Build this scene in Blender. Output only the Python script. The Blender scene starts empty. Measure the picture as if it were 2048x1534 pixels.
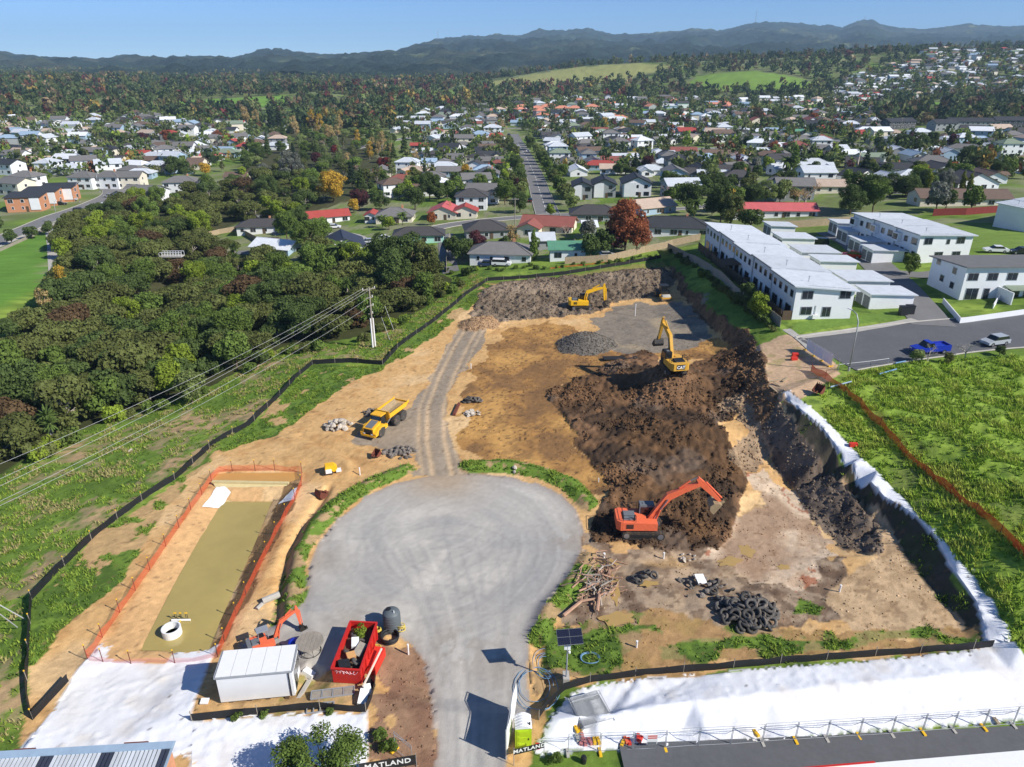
import bpy, math, random
import numpy as np
from mathutils import Vector, Matrix
from mathutils.geometry import delaunay_2d_cdt
R = math.radians
rnd = random.Random(7)
nrg = np.random.default_rng(11)
scene = bpy.context.scene
col = scene.collection

# ---------------------------------------------------------------- camera, sky, sun, exposure
CAM_H, PITCH, FPX = 45.0, R(24.1), 1422.0
cam_d = bpy.data.cameras.new('camera'); cam = bpy.data.objects.new('camera', cam_d); col.objects.link(cam)
cam.location = (0, 0, CAM_H); cam.rotation_euler = (R(90) - PITCH, 0, 0)
cam_d.sensor_fit = 'HORIZONTAL'; cam_d.sensor_width = 36.0; cam_d.lens = 36.0 * FPX / 2048.0
cam_d.clip_start = 0.5; cam_d.clip_end = 60000
scene.camera = cam
SUN_EL, SUN_AZ = R(37.0), R(117.0)          # azimuth clockwise from +Y
world = bpy.data.worlds.new('World'); scene.world = world; world.use_nodes = True
wn = world.node_tree; wn.nodes.clear()
sky = wn.nodes.new('ShaderNodeTexSky'); sky.sky_type = 'NISHITA'; sky.sun_disc = False
sky.sun_elevation = SUN_EL; sky.sun_rotation = SUN_AZ; sky.altitude = 60; sky.air_density = 0.58; sky.dust_density = 0.0; sky.ozone_density = 9.0
bg = wn.nodes.new('ShaderNodeBackground'); bg.inputs['Strength'].default_value = 0.105
wo = wn.nodes.new('ShaderNodeOutputWorld')
wn.links.new(sky.outputs[0], bg.inputs[0]); wn.links.new(bg.outputs[0], wo.inputs[0])
sun_d = bpy.data.lights.new('sun', 'SUN'); sun_d.energy = 4.6; sun_d.angle = R(0.53); sun_d.color = (1.0, 0.945, 0.86)
sun = bpy.data.objects.new('sun', sun_d); col.objects.link(sun)
sdir = Vector((math.sin(SUN_AZ) * math.cos(SUN_EL), math.cos(SUN_AZ) * math.cos(SUN_EL), math.sin(SUN_EL)))
sun.rotation_euler = sdir.to_track_quat('Z', 'Y').to_euler(); sun.location = (60, -40, 90)
vs = scene.view_settings; vs.view_transform = 'Standard'; vs.look = 'None'; vs.exposure = 0.42; vs.gamma = 1; vs.use_curve_mapping = False
scene.cycles.max_bounces = 6; scene.cycles.diffuse_bounces = 3; scene.cycles.glossy_bounces = 2; scene.cycles.transparent_max_bounces = 6
scene.cycles.volume_bounces = 0; scene.cycles.use_denoising = True
scene.cycles.sample_clamp_indirect = 4.0

# ---------------------------------------------------------------- small helpers
def srgb(r, g, b):
    f = lambda c: (c / 255 / 12.92) if c / 255 <= 0.04045 else ((c / 255 + 0.055) / 1.055) ** 2.4
    return (f(r), f(g), f(b))
CP, SP = math.cos(PITCH), math.sin(PITCH)
def ray(px, py):
    u, v = (px - 1024) / FPX, (py - 767) / FPX
    return (u, CP - v * SP, -SP - v * CP)
def Pz(px, py, z):
    d = ray(px, py); t = (z - CAM_H) / d[2]
    return Vector((d[0] * t, d[1] * t, z))
def to_px(x, y, z):
    zc = y * CP + (CAM_H - z) * SP; v = (-(y * SP) + (CAM_H - z) * CP) / zc
    return 1024 + FPX * x / zc, 767 + FPX * v

class MB:
    def __init__(s): s.v = []; s.f = []; s.m = []
    def add(s, vs_, fs, mi=0):
        o = len(s.v); s.v += [tuple(v) for v in vs_]; s.f += [tuple(i + o for i in f) for f in fs]; s.m += [mi] * len(fs); return s
    def box(s, c, d, rz=0.0, M=None, mi=0, top=None):
        hx, hy, hz = d[0] / 2, d[1] / 2, d[2] / 2; t = top or (1, 1)
        p = [Vector((sx * hx * (t[0] if sz > 0 else 1), sy * hy * (t[1] if sz > 0 else 1), sz * hz)) for sz in (-1, 1) for sy in (-1, 1) for sx in (-1, 1)]
        if M is None: M = Matrix.Rotation(rz, 3, 'Z') if rz else None
        c = Vector(c); p = [(M @ q if M else q) + c for q in p]
        return s.add(p, [(0, 2, 3, 1), (4, 5, 7, 6), (0, 1, 5, 4), (2, 6, 7, 3), (0, 4, 6, 2), (1, 3, 7, 5)], mi)
    def beam(s, a, b, w, h, w2=None, h2=None, mi=0, up=(0, 0, 1)):
        a, b = Vector(a), Vector(b); d = (b - a).normalized(); x = d.cross(Vector(up))
        if x.length < 1e-4: x = Vector((1, 0, 0))
        x.normalize(); u = x.cross(d); w2 = w if w2 is None else w2; h2 = h if h2 is None else h2
        p = [a + x * sx * w / 2 + u * su * h / 2 for su in (-1, 1) for sx in (-1, 1)] + [b + x * sx * w2 / 2 + u * su * h2 / 2 for su in (-1, 1) for sx in (-1, 1)]
        return s.add(p, [(0, 1, 3, 2), (4, 6, 7, 5), (0, 4, 5, 1), (2, 3, 7, 6), (0, 2, 6, 4), (1, 5, 7, 3)], mi)
    def tube(s, pts, r, n=6, mi=0, closed=False, cap=True):
        pts = [Vector(p) for p in pts]; k = len(pts); rs = r if isinstance(r, (list, tuple)) else [r] * k; vs_ = []
        for i, p in enumerate(pts):
            a = pts[(i - 1) % k] if (closed or i > 0) else p; b = pts[(i + 1) % k] if (closed or i < k - 1) else p
            d = (b - a); d = d.normalized() if d.length > 1e-9 else Vector((0, 0, 1))
            x = d.cross(Vector((0, 0, 1)));
            if x.length < 1e-3: x = d.cross(Vector((1, 0, 0)))
            x.normalize(); y = d.cross(x)
            vs_ += [p + (x * math.cos(2 * math.pi * j / n) + y * math.sin(2 * math.pi * j / n)) * rs[i] for j in range(n)]
        fs = []
        for i in range(k if closed else k - 1):
            i2 = (i + 1) % k
            fs += [(i * n + j, i * n + (j + 1) % n, i2 * n + (j + 1) % n, i2 * n + j) for j in range(n)]
        if cap and not closed: fs += [tuple(range(n - 1, -1, -1)), tuple((k - 1) * n + j for j in range(n))]
        return s.add(vs_, fs, mi)
    def prism(s, poly, a, b, axis='y', mi=0, off=(0, 0, 0)):
        def pt(u, v, w): return {'y': (u, w, v), 'x': (w, u, v), 'z': (u, v, w)}[axis]
        n = len(poly); o = Vector(off)
        vs_ = [Vector(pt(u, v, a)) + o for u, v in poly] + [Vector(pt(u, v, b)) + o for u, v in poly]
        return s.add(vs_, [tuple(range(n)), tuple(range(2 * n - 1, n - 1, -1))] + [(i, i + n, (i + 1) % n + n, (i + 1) % n) for i in range(n)], mi)
    def lathe(s, prof, n=16, c=(0, 0, 0), mi=0, M=None):
        c = Vector(c); vs_ = []
        for r, z in prof:
            for j in range(n):
                q = Vector((r * math.cos(2 * math.pi * j / n), r * math.sin(2 * math.pi * j / n), z)); vs_.append((M @ q if M else q) + c)
        k = len(prof); fs = [(i * n + j, i * n + (j + 1) % n, (i + 1) * n + (j + 1) % n, (i + 1) * n + j) for i in range(k - 1) for j in range(n)]
        if prof[0][0] > 1e-6: fs.append(tuple(range(n - 1, -1, -1)))
        if prof[-1][0] > 1e-6: fs.append(tuple((k - 1) * n + j for j in range(n)))
        return s.add(vs_, fs, mi)
    def torus(s, c, Rr, r, M=None, n=16, m=8, mi=0, sz=1.0):
        c = Vector(c); vs_ = []
        for i in range(n):
            a = 2 * math.pi * i / n
            for j in range(m):
                b = 2 * math.pi * j / m; q = Vector(((Rr + r * math.cos(b)) * math.cos(a), (Rr + r * math.cos(b)) * math.sin(a), r * sz * math.sin(b)))
                vs_.append((M @ q if M else q) + c)
        return s.add(vs_, [(i * m + j, ((i + 1) % n) * m + j, ((i + 1) % n) * m + (j + 1) % m, i * m + (j + 1) % m) for i in range(n) for j in range(m)], mi)
    def quad(s, a, b, c, d, mi=0): return s.add([a, b, c, d], [(0, 1, 2, 3)], mi)
    def mesh(s, name, mats, smooth=False):
        me = bpy.data.meshes.new(name); me.from_pydata(s.v, [], s.f)
        for m in (mats if isinstance(mats, (list, tuple)) else [mats]): me.materials.append(m)
        if any(s.m): me.polygons.foreach_set('material_index', s.m)
        if smooth: me.polygons.foreach_set('use_smooth', [True] * len(s.f))
        me.update(); return me
    def build(s, name, mats, parent=None, loc=(0, 0, 0), rz=0.0, smooth=False):
        return link(name, s.mesh(name, mats, smooth), parent, loc, rz)
def link(name, me, parent=None, loc=(0, 0, 0), rz=0.0, scale=None):
    o = bpy.data.objects.new(name, me); col.objects.link(o); o.location = loc
    if rz: o.rotation_euler = (0, 0, rz)
    if scale: o.scale = scale
    if parent: o.parent = parent
    return o
def tag(o, label=None, cat=None, group=None, kind=None):
    for k, v in (('label', label), ('category', cat), ('group', group), ('kind', kind)):
        if v: o[k] = v
    return o
def thing(name, label, cat, loc=(0, 0, 0), rz=0.0, group=None, rot=None):
    o = bpy.data.objects.new(name, None); col.objects.link(o); o.location = loc; o.rotation_euler = rot or (0, 0, rz); o.empty_display_size = 0.2
    return tag(o, label, cat, group)
def copy_tree(o, parent=None):
    c = o.copy(); col.objects.link(c)
    if parent: c.parent = parent
    for ch in o.children: copy_tree(ch, c)
    return c
ORD = 'zeroth first second third fourth fifth sixth seventh eighth ninth tenth eleventh twelfth thirteenth fourteenth fifteenth sixteenth seventeenth eighteenth nineteenth'.split()
TENS = {2: 'twent', 3: 'thirt', 4: 'fort', 5: 'fift', 6: 'sixt', 7: 'sevent', 8: 'eight', 9: 'ninet'}
def ordw(n):
    if n < 20: return ORD[n]
    t, u = divmod(n, 10)
    if t > 9: return 'hundred-and-' + ordw(n - 100) if n > 100 else 'hundredth'
    return TENS[t] + ('ieth' if u == 0 else 'y-' + ORD[u])

# ---------------------------------------------------------------- materials
def nd(nt, t, **kw):
    n = nt.nodes.new(t)
    for k, v in kw.items():
        if k in n.inputs: n.inputs[k].default_value = v
        else: setattr(n, k, v)
    return n
def mat(name, c, rough=0.6, metal=0.0, var=0.12, scale=3.0, bump=0.0, spec=0.4, alpha=None, attr=None, trans=0.0, rand=0.0, dirt=None, fine=0.0, stretch=None):
    m = bpy.data.materials.new(name); m.use_nodes = True; nt = m.node_tree; b = nt.nodes['Principled BSDF']; L = nt.links.new
    b.inputs['Roughness'].default_value = rough; b.inputs['Metallic'].default_value = metal; b.inputs['Specular IOR Level'].default_value = spec
    tc = nd(nt, 'ShaderNodeTexCoord'); co = tc.outputs['Object']
    if stretch:
        mp = nd(nt, 'ShaderNodeMapping'); mp.inputs['Scale'].default_value = stretch; L(co, mp.inputs['Vector']); co = mp.outputs[0]
    if attr:
        a = nd(nt, 'ShaderNodeAttribute', attribute_name=attr); base = a.outputs['Color']
    else:
        a = nd(nt, 'ShaderNodeRGB'); a.outputs[0].default_value = (*c, 1); base = a.outputs[0]
    nz = nd(nt, 'ShaderNodeTexNoise', Scale=scale, Detail=5.0, Roughness=0.65); L(co, nz.inputs['Vector'])
    mr = nd(nt, 'ShaderNodeMapRange'); mr.inputs['From Min'].default_value = 0.25; mr.inputs['From Max'].default_value = 0.75
    mr.inputs['To Min'].default_value = 1 - var; mr.inputs['To Max'].default_value = 1 + var; L(nz.outputs['Fac'], mr.inputs['Value'])
    vm = nd(nt, 'ShaderNodeVectorMath', operation='SCALE'); L(base, vm.inputs[0]); L(mr.outputs[0], vm.inputs['Scale']); out = vm.outputs[0]
    if fine:
        n2 = nd(nt, 'ShaderNodeTexNoise', Scale=scale * 9, Detail=4.0, Roughness=0.8); L(co, n2.inputs['Vector'])
        m2 = nd(nt, 'ShaderNodeMapRange'); m2.inputs['From Min'].default_value = 0.3; m2.inputs['From Max'].default_value = 0.7
        m2.inputs['To Min'].default_value = 1 - fine; m2.inputs['To Max'].default_value = 1 + fine; L(n2.outputs['Fac'], m2.inputs['Value'])
        v2 = nd(nt, 'ShaderNodeVectorMath', operation='SCALE'); L(out, v2.inputs[0]); L(m2.outputs[0], v2.inputs['Scale']); out = v2.outputs[0]
    if dirt:
        dn = nd(nt, 'ShaderNodeTexNoise', Scale=dirt[1], Detail=6.0, Roughness=0.7); L(co, dn.inputs['Vector'])
        dr = nd(nt, 'ShaderNodeMapRange'); dr.inputs['From Min'].default_value = dirt[2]; dr.inputs['From Max'].default_value = dirt[2] + 0.18; L(dn.outputs['Fac'], dr.inputs['Value'])
        mx = nd(nt, 'ShaderNodeMix', data_type='RGBA'); mx.inputs['B'].default_value = (*dirt[0], 1) if False else (*dirt[0], 1)
        L(dr.outputs[0], mx.inputs['Factor']); L(out, mx.inputs[6]); mx.inputs[7].default_value = (*dirt[0], 1); out = mx.outputs[2]
    if rand:
        oi = nd(nt, 'ShaderNodeObjectInfo'); rr = nd(nt, 'ShaderNodeMapRange'); rr.inputs['To Min'].default_value = 1 - rand; rr.inputs['To Max'].default_value = 1 + rand
        L(oi.outputs['Random'], rr.inputs['Value']); v3 = nd(nt, 'ShaderNodeVectorMath', operation='SCALE'); L(out, v3.inputs[0]); L(rr.outputs[0], v3.inputs['Scale']); out = v3.outputs[0]
    L(out, b.inputs['Base Color'])
    if bump:
        bn = nd(nt, 'ShaderNodeTexNoise', Scale=scale * 5, Detail=6.0, Roughness=0.75); L(co, bn.inputs['Vector'])
        bp = nd(nt, 'ShaderNodeBump', Strength=min(1.0, bump), Distance=0.12); L(bn.outputs['Fac'], bp.inputs['Height']); L(bp.outputs[0], b.inputs['Normal'])
    if trans:
        t = nd(nt, 'ShaderNodeBsdfTranslucent'); L(out, t.inputs[0]); ms = nd(nt, 'ShaderNodeMixShader'); ms.inputs[0].default_value = trans
        L(b.outputs[0], ms.inputs[1]); L(t.outputs[0], ms.inputs[2]); L(ms.outputs[0], nt.nodes['Material Output'].inputs['Surface'])
    if alpha is not None:
        b.inputs['Alpha'].default_value = alpha
    return m
MT = {}
def mk(key, *a, **k): MT[key] = mat(key, *a, **k); return MT[key]
mk('white_wall', srgb(228, 230, 232), 0.7, var=0.05, scale=0.6)
mk('cream_wall', srgb(222, 214, 196), 0.75, var=0.06, scale=0.6)
mk('grey_wall', srgb(150, 154, 156), 0.75, var=0.06, scale=0.6)
mk('blue_wall', srgb(160, 184, 204), 0.75, var=0.06, scale=0.6)
mk('mint_wall', srgb(170, 218, 202), 0.75, var=0.06, scale=0.6)
mk('brick_wall', srgb(196, 138, 102), 0.85, var=0.12, scale=2.0)
mk('dark_wall', srgb(74, 76, 80), 0.7, var=0.08)
mk('timber', srgb(168, 150, 122), 0.85, var=0.2, scale=2.0, fine=0.15)
mk('old_timber', srgb(150, 142, 130), 0.9, var=0.22, scale=1.5, fine=0.2)
mk('dark_timber', srgb(92, 76, 60), 0.9, var=0.2)
mk('red_timber', srgb(128, 52, 48), 0.85, var=0.15)
mk('glass_dark', srgb(38, 44, 52), 0.08, var=0.25, scale=0.8, spec=0.8)
mk('frame_white', srgb(225, 225, 225), 0.5, var=0.03)
mk('frame_black', srgb(40, 42, 45), 0.5, var=0.05)
for k, c in dict(grey=(116, 114, 112), dark=(74, 72, 72), charcoal=(56, 58, 62), brown=(110, 92, 80), light=(196, 202, 208), white=(222, 226, 230), red=(166, 74, 66),
                 pinkred=(190, 96, 96), tile=(140, 84, 74), terracotta=(206, 138, 112), green=(92, 146, 118), navy=(54, 60, 76), tan=(190, 170, 152), blue=(150, 172, 192), mossgreen=(128, 142, 122)).items():
    mk('roof_' + k, srgb(*c), 0.7, var=0.12, scale=0.8, fine=0.06, rand=0.08)
mk('asphalt', srgb(96, 97, 100), 0.9, var=0.12, scale=0.25, fine=0.10, bump=0.15)
mk('asphalt_old', srgb(122, 121, 120), 0.9, var=0.14, scale=0.2, fine=0.10)
mk('concrete', srgb(178, 174, 166), 0.85, var=0.12, scale=0.7, fine=0.08)
mk('road_paint', srgb(225, 225, 220), 0.7, var=0.08)
mk('black_plastic', srgb(34, 35, 38), 0.55, var=0.2, scale=2.0)
mk('rubber', srgb(82, 80, 78), 0.9, var=0.3, scale=3.0, rand=0.3, dirt=(srgb(140, 124, 104), 4.0, 0.55))
mk('steel', srgb(150, 152, 155), 0.45, metal=0.6, var=0.12)
mk('galv', srgb(172, 176, 180), 0.5, metal=0.35, var=0.1)
mk('dark_steel', srgb(52, 50, 48), 0.6, metal=0.3, var=0.2, dirt=(srgb(120, 98, 76), 2.0, 0.6))
mk('rust', srgb(112, 62, 48), 0.85, var=0.3, scale=3.0)
mk('white_plastic', srgb(236, 236, 234), 0.5, var=0.04)
mk('m_orange', srgb(234, 112, 74), 0.5, var=0.12, dirt=(srgb(150, 110, 84), 1.3, 0.60))
mk('m_yellow', srgb(238, 186, 30), 0.5, var=0.12, dirt=(srgb(140, 116, 80), 1.3, 0.61))
mk('m_cat', srgb(214, 164, 62), 0.45, var=0.1, dirt=(srgb(130, 100, 70), 1.0, 0.60))
mk('m_volvo', srgb(240, 180, 44), 0.5, var=0.12, dirt=(srgb(140, 112, 80), 1.3, 0.60))
mk('m_grey', srgb(112, 116, 120), 0.55, var=0.12)
mk('m_glass', srgb(30, 36, 40), 0.08, var=0.2, spec=0.8)
mk('track', srgb(72, 66, 60), 0.75, metal=0.2, var=0.3, scale=2.0, dirt=(srgb(128, 104, 80), 3.0, 0.52))
mk('bucket_steel', srgb(160, 140, 108), 0.7, var=0.25, scale=2.0, dirt=(srgb(90, 70, 54), 2.0, 0.55))
mk('tyre', srgb(70, 68, 66), 0.9, var=0.2, dirt=(srgb(136, 116, 92), 2.5, 0.55))
mk('lime', srgb(182, 210, 40), 0.5, var=0.06)
mk('skip_red', srgb(196, 44, 38), 0.45, var=0.1, dirt=(srgb(120, 50, 40), 2.0, 0.66))
mk('hazard_yellow', srgb(240, 190, 40), 0.5, var=0.1)
mk('brick_pink', srgb(190, 120, 118), 0.8, var=0.15)
mk('plastic_red', srgb(214, 58, 44), 0.5, var=0.1)
mk('hose_blue', srgb(110, 150, 184), 0.5, var=0.1)
mk('hose_yellow', srgb(214, 190, 84), 0.6, var=0.15)
mk('tank_grey', srgb(92, 100, 104), 0.55, var=0.08)
mk('wire', srgb(198, 200, 200), 0.5, metal=0.2, var=0.03)
mk('bark', srgb(110, 94, 78), 0.9, var=0.3, scale=2.0)
mk('pale_bark', srgb(176, 166, 154), 0.9, var=0.25, scale=2.0)
mk('drift', srgb(176, 140, 116), 0.9, var=0.3, scale=1.5)
mk('rock_pale', srgb(186, 176, 162), 0.9, var=0.2, rand=0.25, scale=1.2)
mk('rock_dark', srgb(120, 112, 104), 0.9, var=0.25, rand=0.3, scale=1.2)
mk('solar', srgb(34, 36, 52), 0.15, var=0.1, spec=0.8)
for k, c in dict(white=(232, 233, 235), silver=(172, 178, 184), black=(30, 31, 34), red=(168, 24, 34), blue=(28, 52, 168), navy=(50, 66, 100), yellow=(226, 180, 30), orange=(220, 90, 40)).items():
    mk('car_' + k, srgb(*c), 0.25, var=0.03, spec=0.6)
# ---------------------------------------------------------------- noise
def _hash(ix, iy, seed):
    h = (ix.astype(np.int64) * 374761393 + iy.astype(np.int64) * 668265263 + seed * 1442695041) & 0xFFFFFFFF
    h = ((h ^ (h >> 13)) * 1274126177) & 0xFFFFFFFF
    return ((h ^ (h >> 16)) & 0xFFFFFF).astype(np.float32) / 16777215.0
def vnoise(x, y, seed=0):
    ix, iy = np.floor(x), np.floor(y); fx, fy = (x - ix).astype(np.float32), (y - iy).astype(np.float32)
    fx = fx * fx * (3 - 2 * fx); fy = fy * fy * (3 - 2 * fy); ix = ix.astype(np.int64); iy = iy.astype(np.int64)
    a, b, c, d = _hash(ix, iy, seed), _hash(ix + 1, iy, seed), _hash(ix, iy + 1, seed), _hash(ix + 1, iy + 1, seed)
    return (a + (b - a) * fx) * (1 - fy) + (c + (d - c) * fx) * fy
def fbm(x, y, sc, seed=0, oc=3, gain=0.5):
    t = 0; a = 1.0; n = 0.0
    for o in range(oc):
        ca, sa = math.cos(0.6 + o), math.sin(0.6 + o)
        t = t + a * vnoise((x * ca - y * sa) / sc, (x * sa + y * ca) / sc, seed + o * 17); n += a; a *= gain; sc *= 0.5
    return t / n
def sstep(a, b, x):
    t = np.clip((x - a) / (b - a), 0, 1); return t * t * (3 - 2 * t)

# ---------------------------------------------------------------- ground grid and base heights
def graded(a, b, d0, d1): # spacing d0 at a to d1 at b
    out = [a]
    while out[-1] < b: out.append(out[-1] + d0 + (d1 - d0) * (out[-1] - a) / (b - a))
    return out
def grow(start, end, d, g, dmax, sign=1):
    out = []; p = start
    while abs(p - start) < abs(end - start):
        d = min(d * g, dmax if abs(p) < 1000 else 400); p += sign * d; out.append(p)
    return out
xc = list(np.arange(-50, 66, 0.23))
xs = np.array(grow(xc[0], -7500, 0.23, 1.055, 9, -1)[::-1] + xc + grow(xc[-1], 7500, 0.23, 1.055, 9))
yc = graded(31, 172, 0.2, 0.5)
ys = np.array(grow(yc[0], -300, 0.2, 1.3, 60, -1)[::-1] + yc + grow(yc[-1], 9500, 0.5, 1.045, 9))
NX, NY = len(xs), len(ys)
GX, GY = np.meshgrid(xs, ys)
OL = [(1578,781),(1618,810),(1656,843),(1690,878),(1724,914),(1754,941),(1784,973),(1816,1002),(1856,1048),(1896,1085),(1917,1118),(1950,1150),(1971,1184),(2006,1238),(2040,1295)]
IL = [(1566,786),(1604,821),(1642,852),(1671,890),(1703,928),(1741,965),(1768,994),(1802,1012),(1834,1034),(1875,1078),(1888,1104),(1917,1152),(1952,1202),(1966,1240),(1972,1288)]
T1 = [(1590,875),(1640,915),(1671,946),(1703,984),(1741,1022),(1776,1055),(1797,1085),(1816,1112),(1848,1156),(1875,1188),(1912,1238),(1930,1270)]
B2 = [(1660,950),(1709,992),(1741,1035),(1753,1056),(1752,1088),(1744,1112)]
TIN = [  # polylines of (pixel x, pixel y, height)
 # crest of the sheeted edge (outer, inner), toe of the shaded bank, bench edge, toe of the rough bank
 [(p[0], p[1], z) for p, z in zip(OL, (5.9,5.6,5.1,4.3,3.6,3.2,2.95,2.95,2.95,2.75,2.5,2.1,1.75,1.3,.6))],
 [(p[0], p[1], z) for p, z in zip(IL, (5.75,5.42,4.88,4.05,3.35,2.97,2.72,2.74,2.75,2.56,2.3,1.9,1.56,1.14,.5))],
 [(p[0], p[1], z) for p, z in zip(T1, (3.2,2.5,1.7,1.3,1.0,.8,.6,.45,.25,.15,.05,.05))],
 [(p[0], p[1], z) for p, z in zip(B2, (1.5,1.2,.9,.75,.5,.1))],
 [(1653,958,.5),(1702,1001,.2),(1734,1043,-.05),(1746,1064,-.15),(1745,1092,-.2)],
 [(1510,860,1.6),(1543,917,0.0),(1575,970,-1.0),(1607,1010,-1.0),(1639,1042,-1.0),(1700,1080,-0.8),(1736,1110,-0.3)],
 [(1562,800,4.9),(1535,760,4.8),(1520,690,5.0),(1505,668,5.0),(1450,640,4.4),(1400,590,3.6),(1352,540,2.8),(1335,520,2.8)],
 [(1498,800,2.9),(1490,760,3.0),(1484,705,2.8),(1434,664,2.0),(1382,609,1.5),(1338,553,1.2),(1320,534,1.3)],
 [(1450,820,1.4),(1440,760,1.4),(1430,705,1.2)],
 [(900,1090,0),(620,1000,0),(1200,1200,0),(1400,1250,0),(1150,800,0),(1000,700,0),(850,800,0),(700,800,0),(760,720,0),(1300,620,0.5),(1200,575,0.5),(1020,590,0.3),(1250,900,0),(1400,1050,-0.5),(1560,1120,-0.7),(1680,1180,-0.3),(1850,1260,0)],
 [(620,1320,0),(760,1400,0),(900,1500,0),(500,1420,0),(400,1400,-0.1),(1060,1430,0),(1100,1480,0.1),(1500,1310,0),(1900,1290,0.1),(1300,1330,0)],
 [(1120,1440,0.6),(1500,1390,0.9),(1900,1350,0.9),(2020,1340,0.7)], [(1080,1505,0.0),(1300,1492,0),(1500,1480,0),(1800,1455,0),(2048,1440,0),(2300,1410,0)],
 [(60,1440,-0.6),(62,1200,-0.8),(200,1060,-0.8),(350,960,-0.7),(500,850,-0.6),(620,727,-0.4),(765,727,-0.2),(870,640,0),(970,560,0.5),(1100,550,1.0),(1320,517,2.6)],
 [(-200,1130,-3.0),(-100,1030,-3.0),(0,960,-3.0),(150,870,-3.4),(300,820,-3.4),(440,770,-3.0),(560,700,-2.4),(740,680,-1.2),(890,590,-0.6),(950,545,0.0)],
 [(-300,900,-9),(0,800,-9),(200,700,-10),(400,600,-10),(600,560,-8),(760,545,-4),(350,500,-9),(500,420,-8),(250,470,-8)],
 [(-200,640,-6),(0,600,-6),(90,560,-6),(110,470,-6),(0,490,-6),(-200,520,-6)],
 [(0,420,-7),(150,400,-7),(300,372,-7),(-200,400,-6),(0,330,-6),(250,300,-6),(0,270,-3),(250,262,-4)],
 [(1000,532,0.4),(880,490,-1),(700,470,-3),(560,505,-5),(1130,525,1.6),(1080,400,-2),(1075,330,-4),(1010,285,-4),(800,400,-5),(620,440,-6)],
 [(1640,700,6.2),(1800,665,6.6),(2048,640,7.2),(2300,610,7.6),(1590,640,6.5),(1410,505,6.0),(1700,560,6.5),(2048,560,8),(1900,430,7.5),(2100,420,8),(1500,445,4.2),(1330,495,3.0),(1400,470,4.0)],
 [(1440,560,6.1),(1500,605,6.3),(1545,645,6.4),(1600,690,6.0),(1400,520,5.6)],
 [(1680,740,6.0),(1800,715,6.4),(2048,705,6.9),(1700,800,5.9),(1850,850,6.0),(2048,900,6.0),(2048,1100,4.6),(1950,1050,4.2),(2048,1280,1.6),(2250,1100,5.2),(2250,1280,2.2)],
 [(1500,340,1),(1700,380,4),(2000,330,5),(1800,280,4),(1300,330,-3),(2100,270,6)],
 [(-400,1534,-0.6),(0,1500,-0.5),(400,1534,0),(1024,1534,0),(2048,1534,0.1),(0,1290,-1.4),(100,1000,-2.0),(350,870,-2.0),(550,770,-1.6)],
]
tp = []
for pl in TIN:
    pts = [Pz(*p) for p in pl]
    for i, p in enumerate(pts):
        tp.append(p)
        if i + 1 < len(pts) and len(pl) < 12:
            q = pts[i + 1]; k = int((q - p).length // (1.6 if (q - p).length < 40 else 6))
            if k < 26: tp += [p.lerp(q, (j + 1) / (k + 1)) for j in range(k)]
tp += [Vector(p) for p in [(-300,-300,0),(300,-300,0),(-60,20,0),(60,20,0),(0,10,0),(-7600,-300,0),(7600,-300,0),(-7600,9600,20),(7600,9600,20),
    (-120,40,-4),(-200,120,-6),(120,40,3),(160,120,7),(-300,600,-2),(-500,700,2),(-700,1000,8),(-1200,1500,18),(0,650,-4),(0,900,-1),(-300,1000,2),(-200,1300,8),
    (250,620,0),(500,700,5),(300,950,4),(650,900,14),(900,1000,20),(1400,1300,35),(0,1500,8),(300,1400,10),(-2500,2500,40),(0,2600,20),(2500,2500,40),(-400,420,-4),(350,420,4),(560,560,6),(-7600,4000,40),(7600,4000,40)]]
uniq = {}
for p in tp: uniq[(round(p.x, 1), round(p.y, 1))] = p
tp = list(uniq.values())
_r = delaunay_2d_cdt([Vector((p.x, p.y)) for p in tp], [], [], 0, 1e-4)
tv, tf, torig = _r[0], _r[2], _r[3]
tz = [tp[o[0]].z if o else 0.0 for o in torig]
BZ = np.zeros((NY, NX), np.float32)
for f in tf:
    (ax, ay), (bx, by), (cx, cy) = [tuple(tv[i]) for i in f]; za, zb, zc = [tz[i] for i in f]
    i0, i1 = np.searchsorted(xs, [min(ax, bx, cx), max(ax, bx, cx)]); j0, j1 = np.searchsorted(ys, [min(ay, by, cy), max(ay, by, cy)])
    i1 += 1; j1 += 1
    X, Y = GX[j0:j1, i0:i1], GY[j0:j1, i0:i1]; det = (by - cy) * (ax - cx) + (cx - bx) * (ay - cy)
    if abs(det) < 1e-9 or X.size == 0: continue
    l1 = ((by - cy) * (X - cx) + (cx - bx) * (Y - cy)) / det; l2 = ((cy - ay) * (X - cx) + (ax - cx) * (Y - cy)) / det; l3 = 1 - l1 - l2
    m = (l1 >= -1e-6) & (l2 >= -1e-6) & (l3 >= -1e-6)
    BZ[j0:j1, i0:i1][m] = (l1 * za + l2 * zb + l3 * zc)[m]
def bil(Z, x, y):
    x = np.atleast_1d(np.asarray(x, float)); y = np.atleast_1d(np.asarray(y, float))
    i = np.clip(np.searchsorted(xs, x) - 1, 0, NX - 2); j = np.clip(np.searchsorted(ys, y) - 1, 0, NY - 2)
    u = np.clip((x - xs[i]) / (xs[i + 1] - xs[i]), 0, 1); v = np.clip((y - ys[j]) / (ys[j + 1] - ys[j]), 0, 1)
    return (Z[j, i] * (1 - u) + Z[j, i + 1] * u) * (1 - v) + (Z[j + 1, i] * (1 - u) + Z[j + 1, i + 1] * u) * v
RAYT = np.concatenate([np.linspace(30, 400, 900), np.geomspace(401, 7000, 900)])
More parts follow.
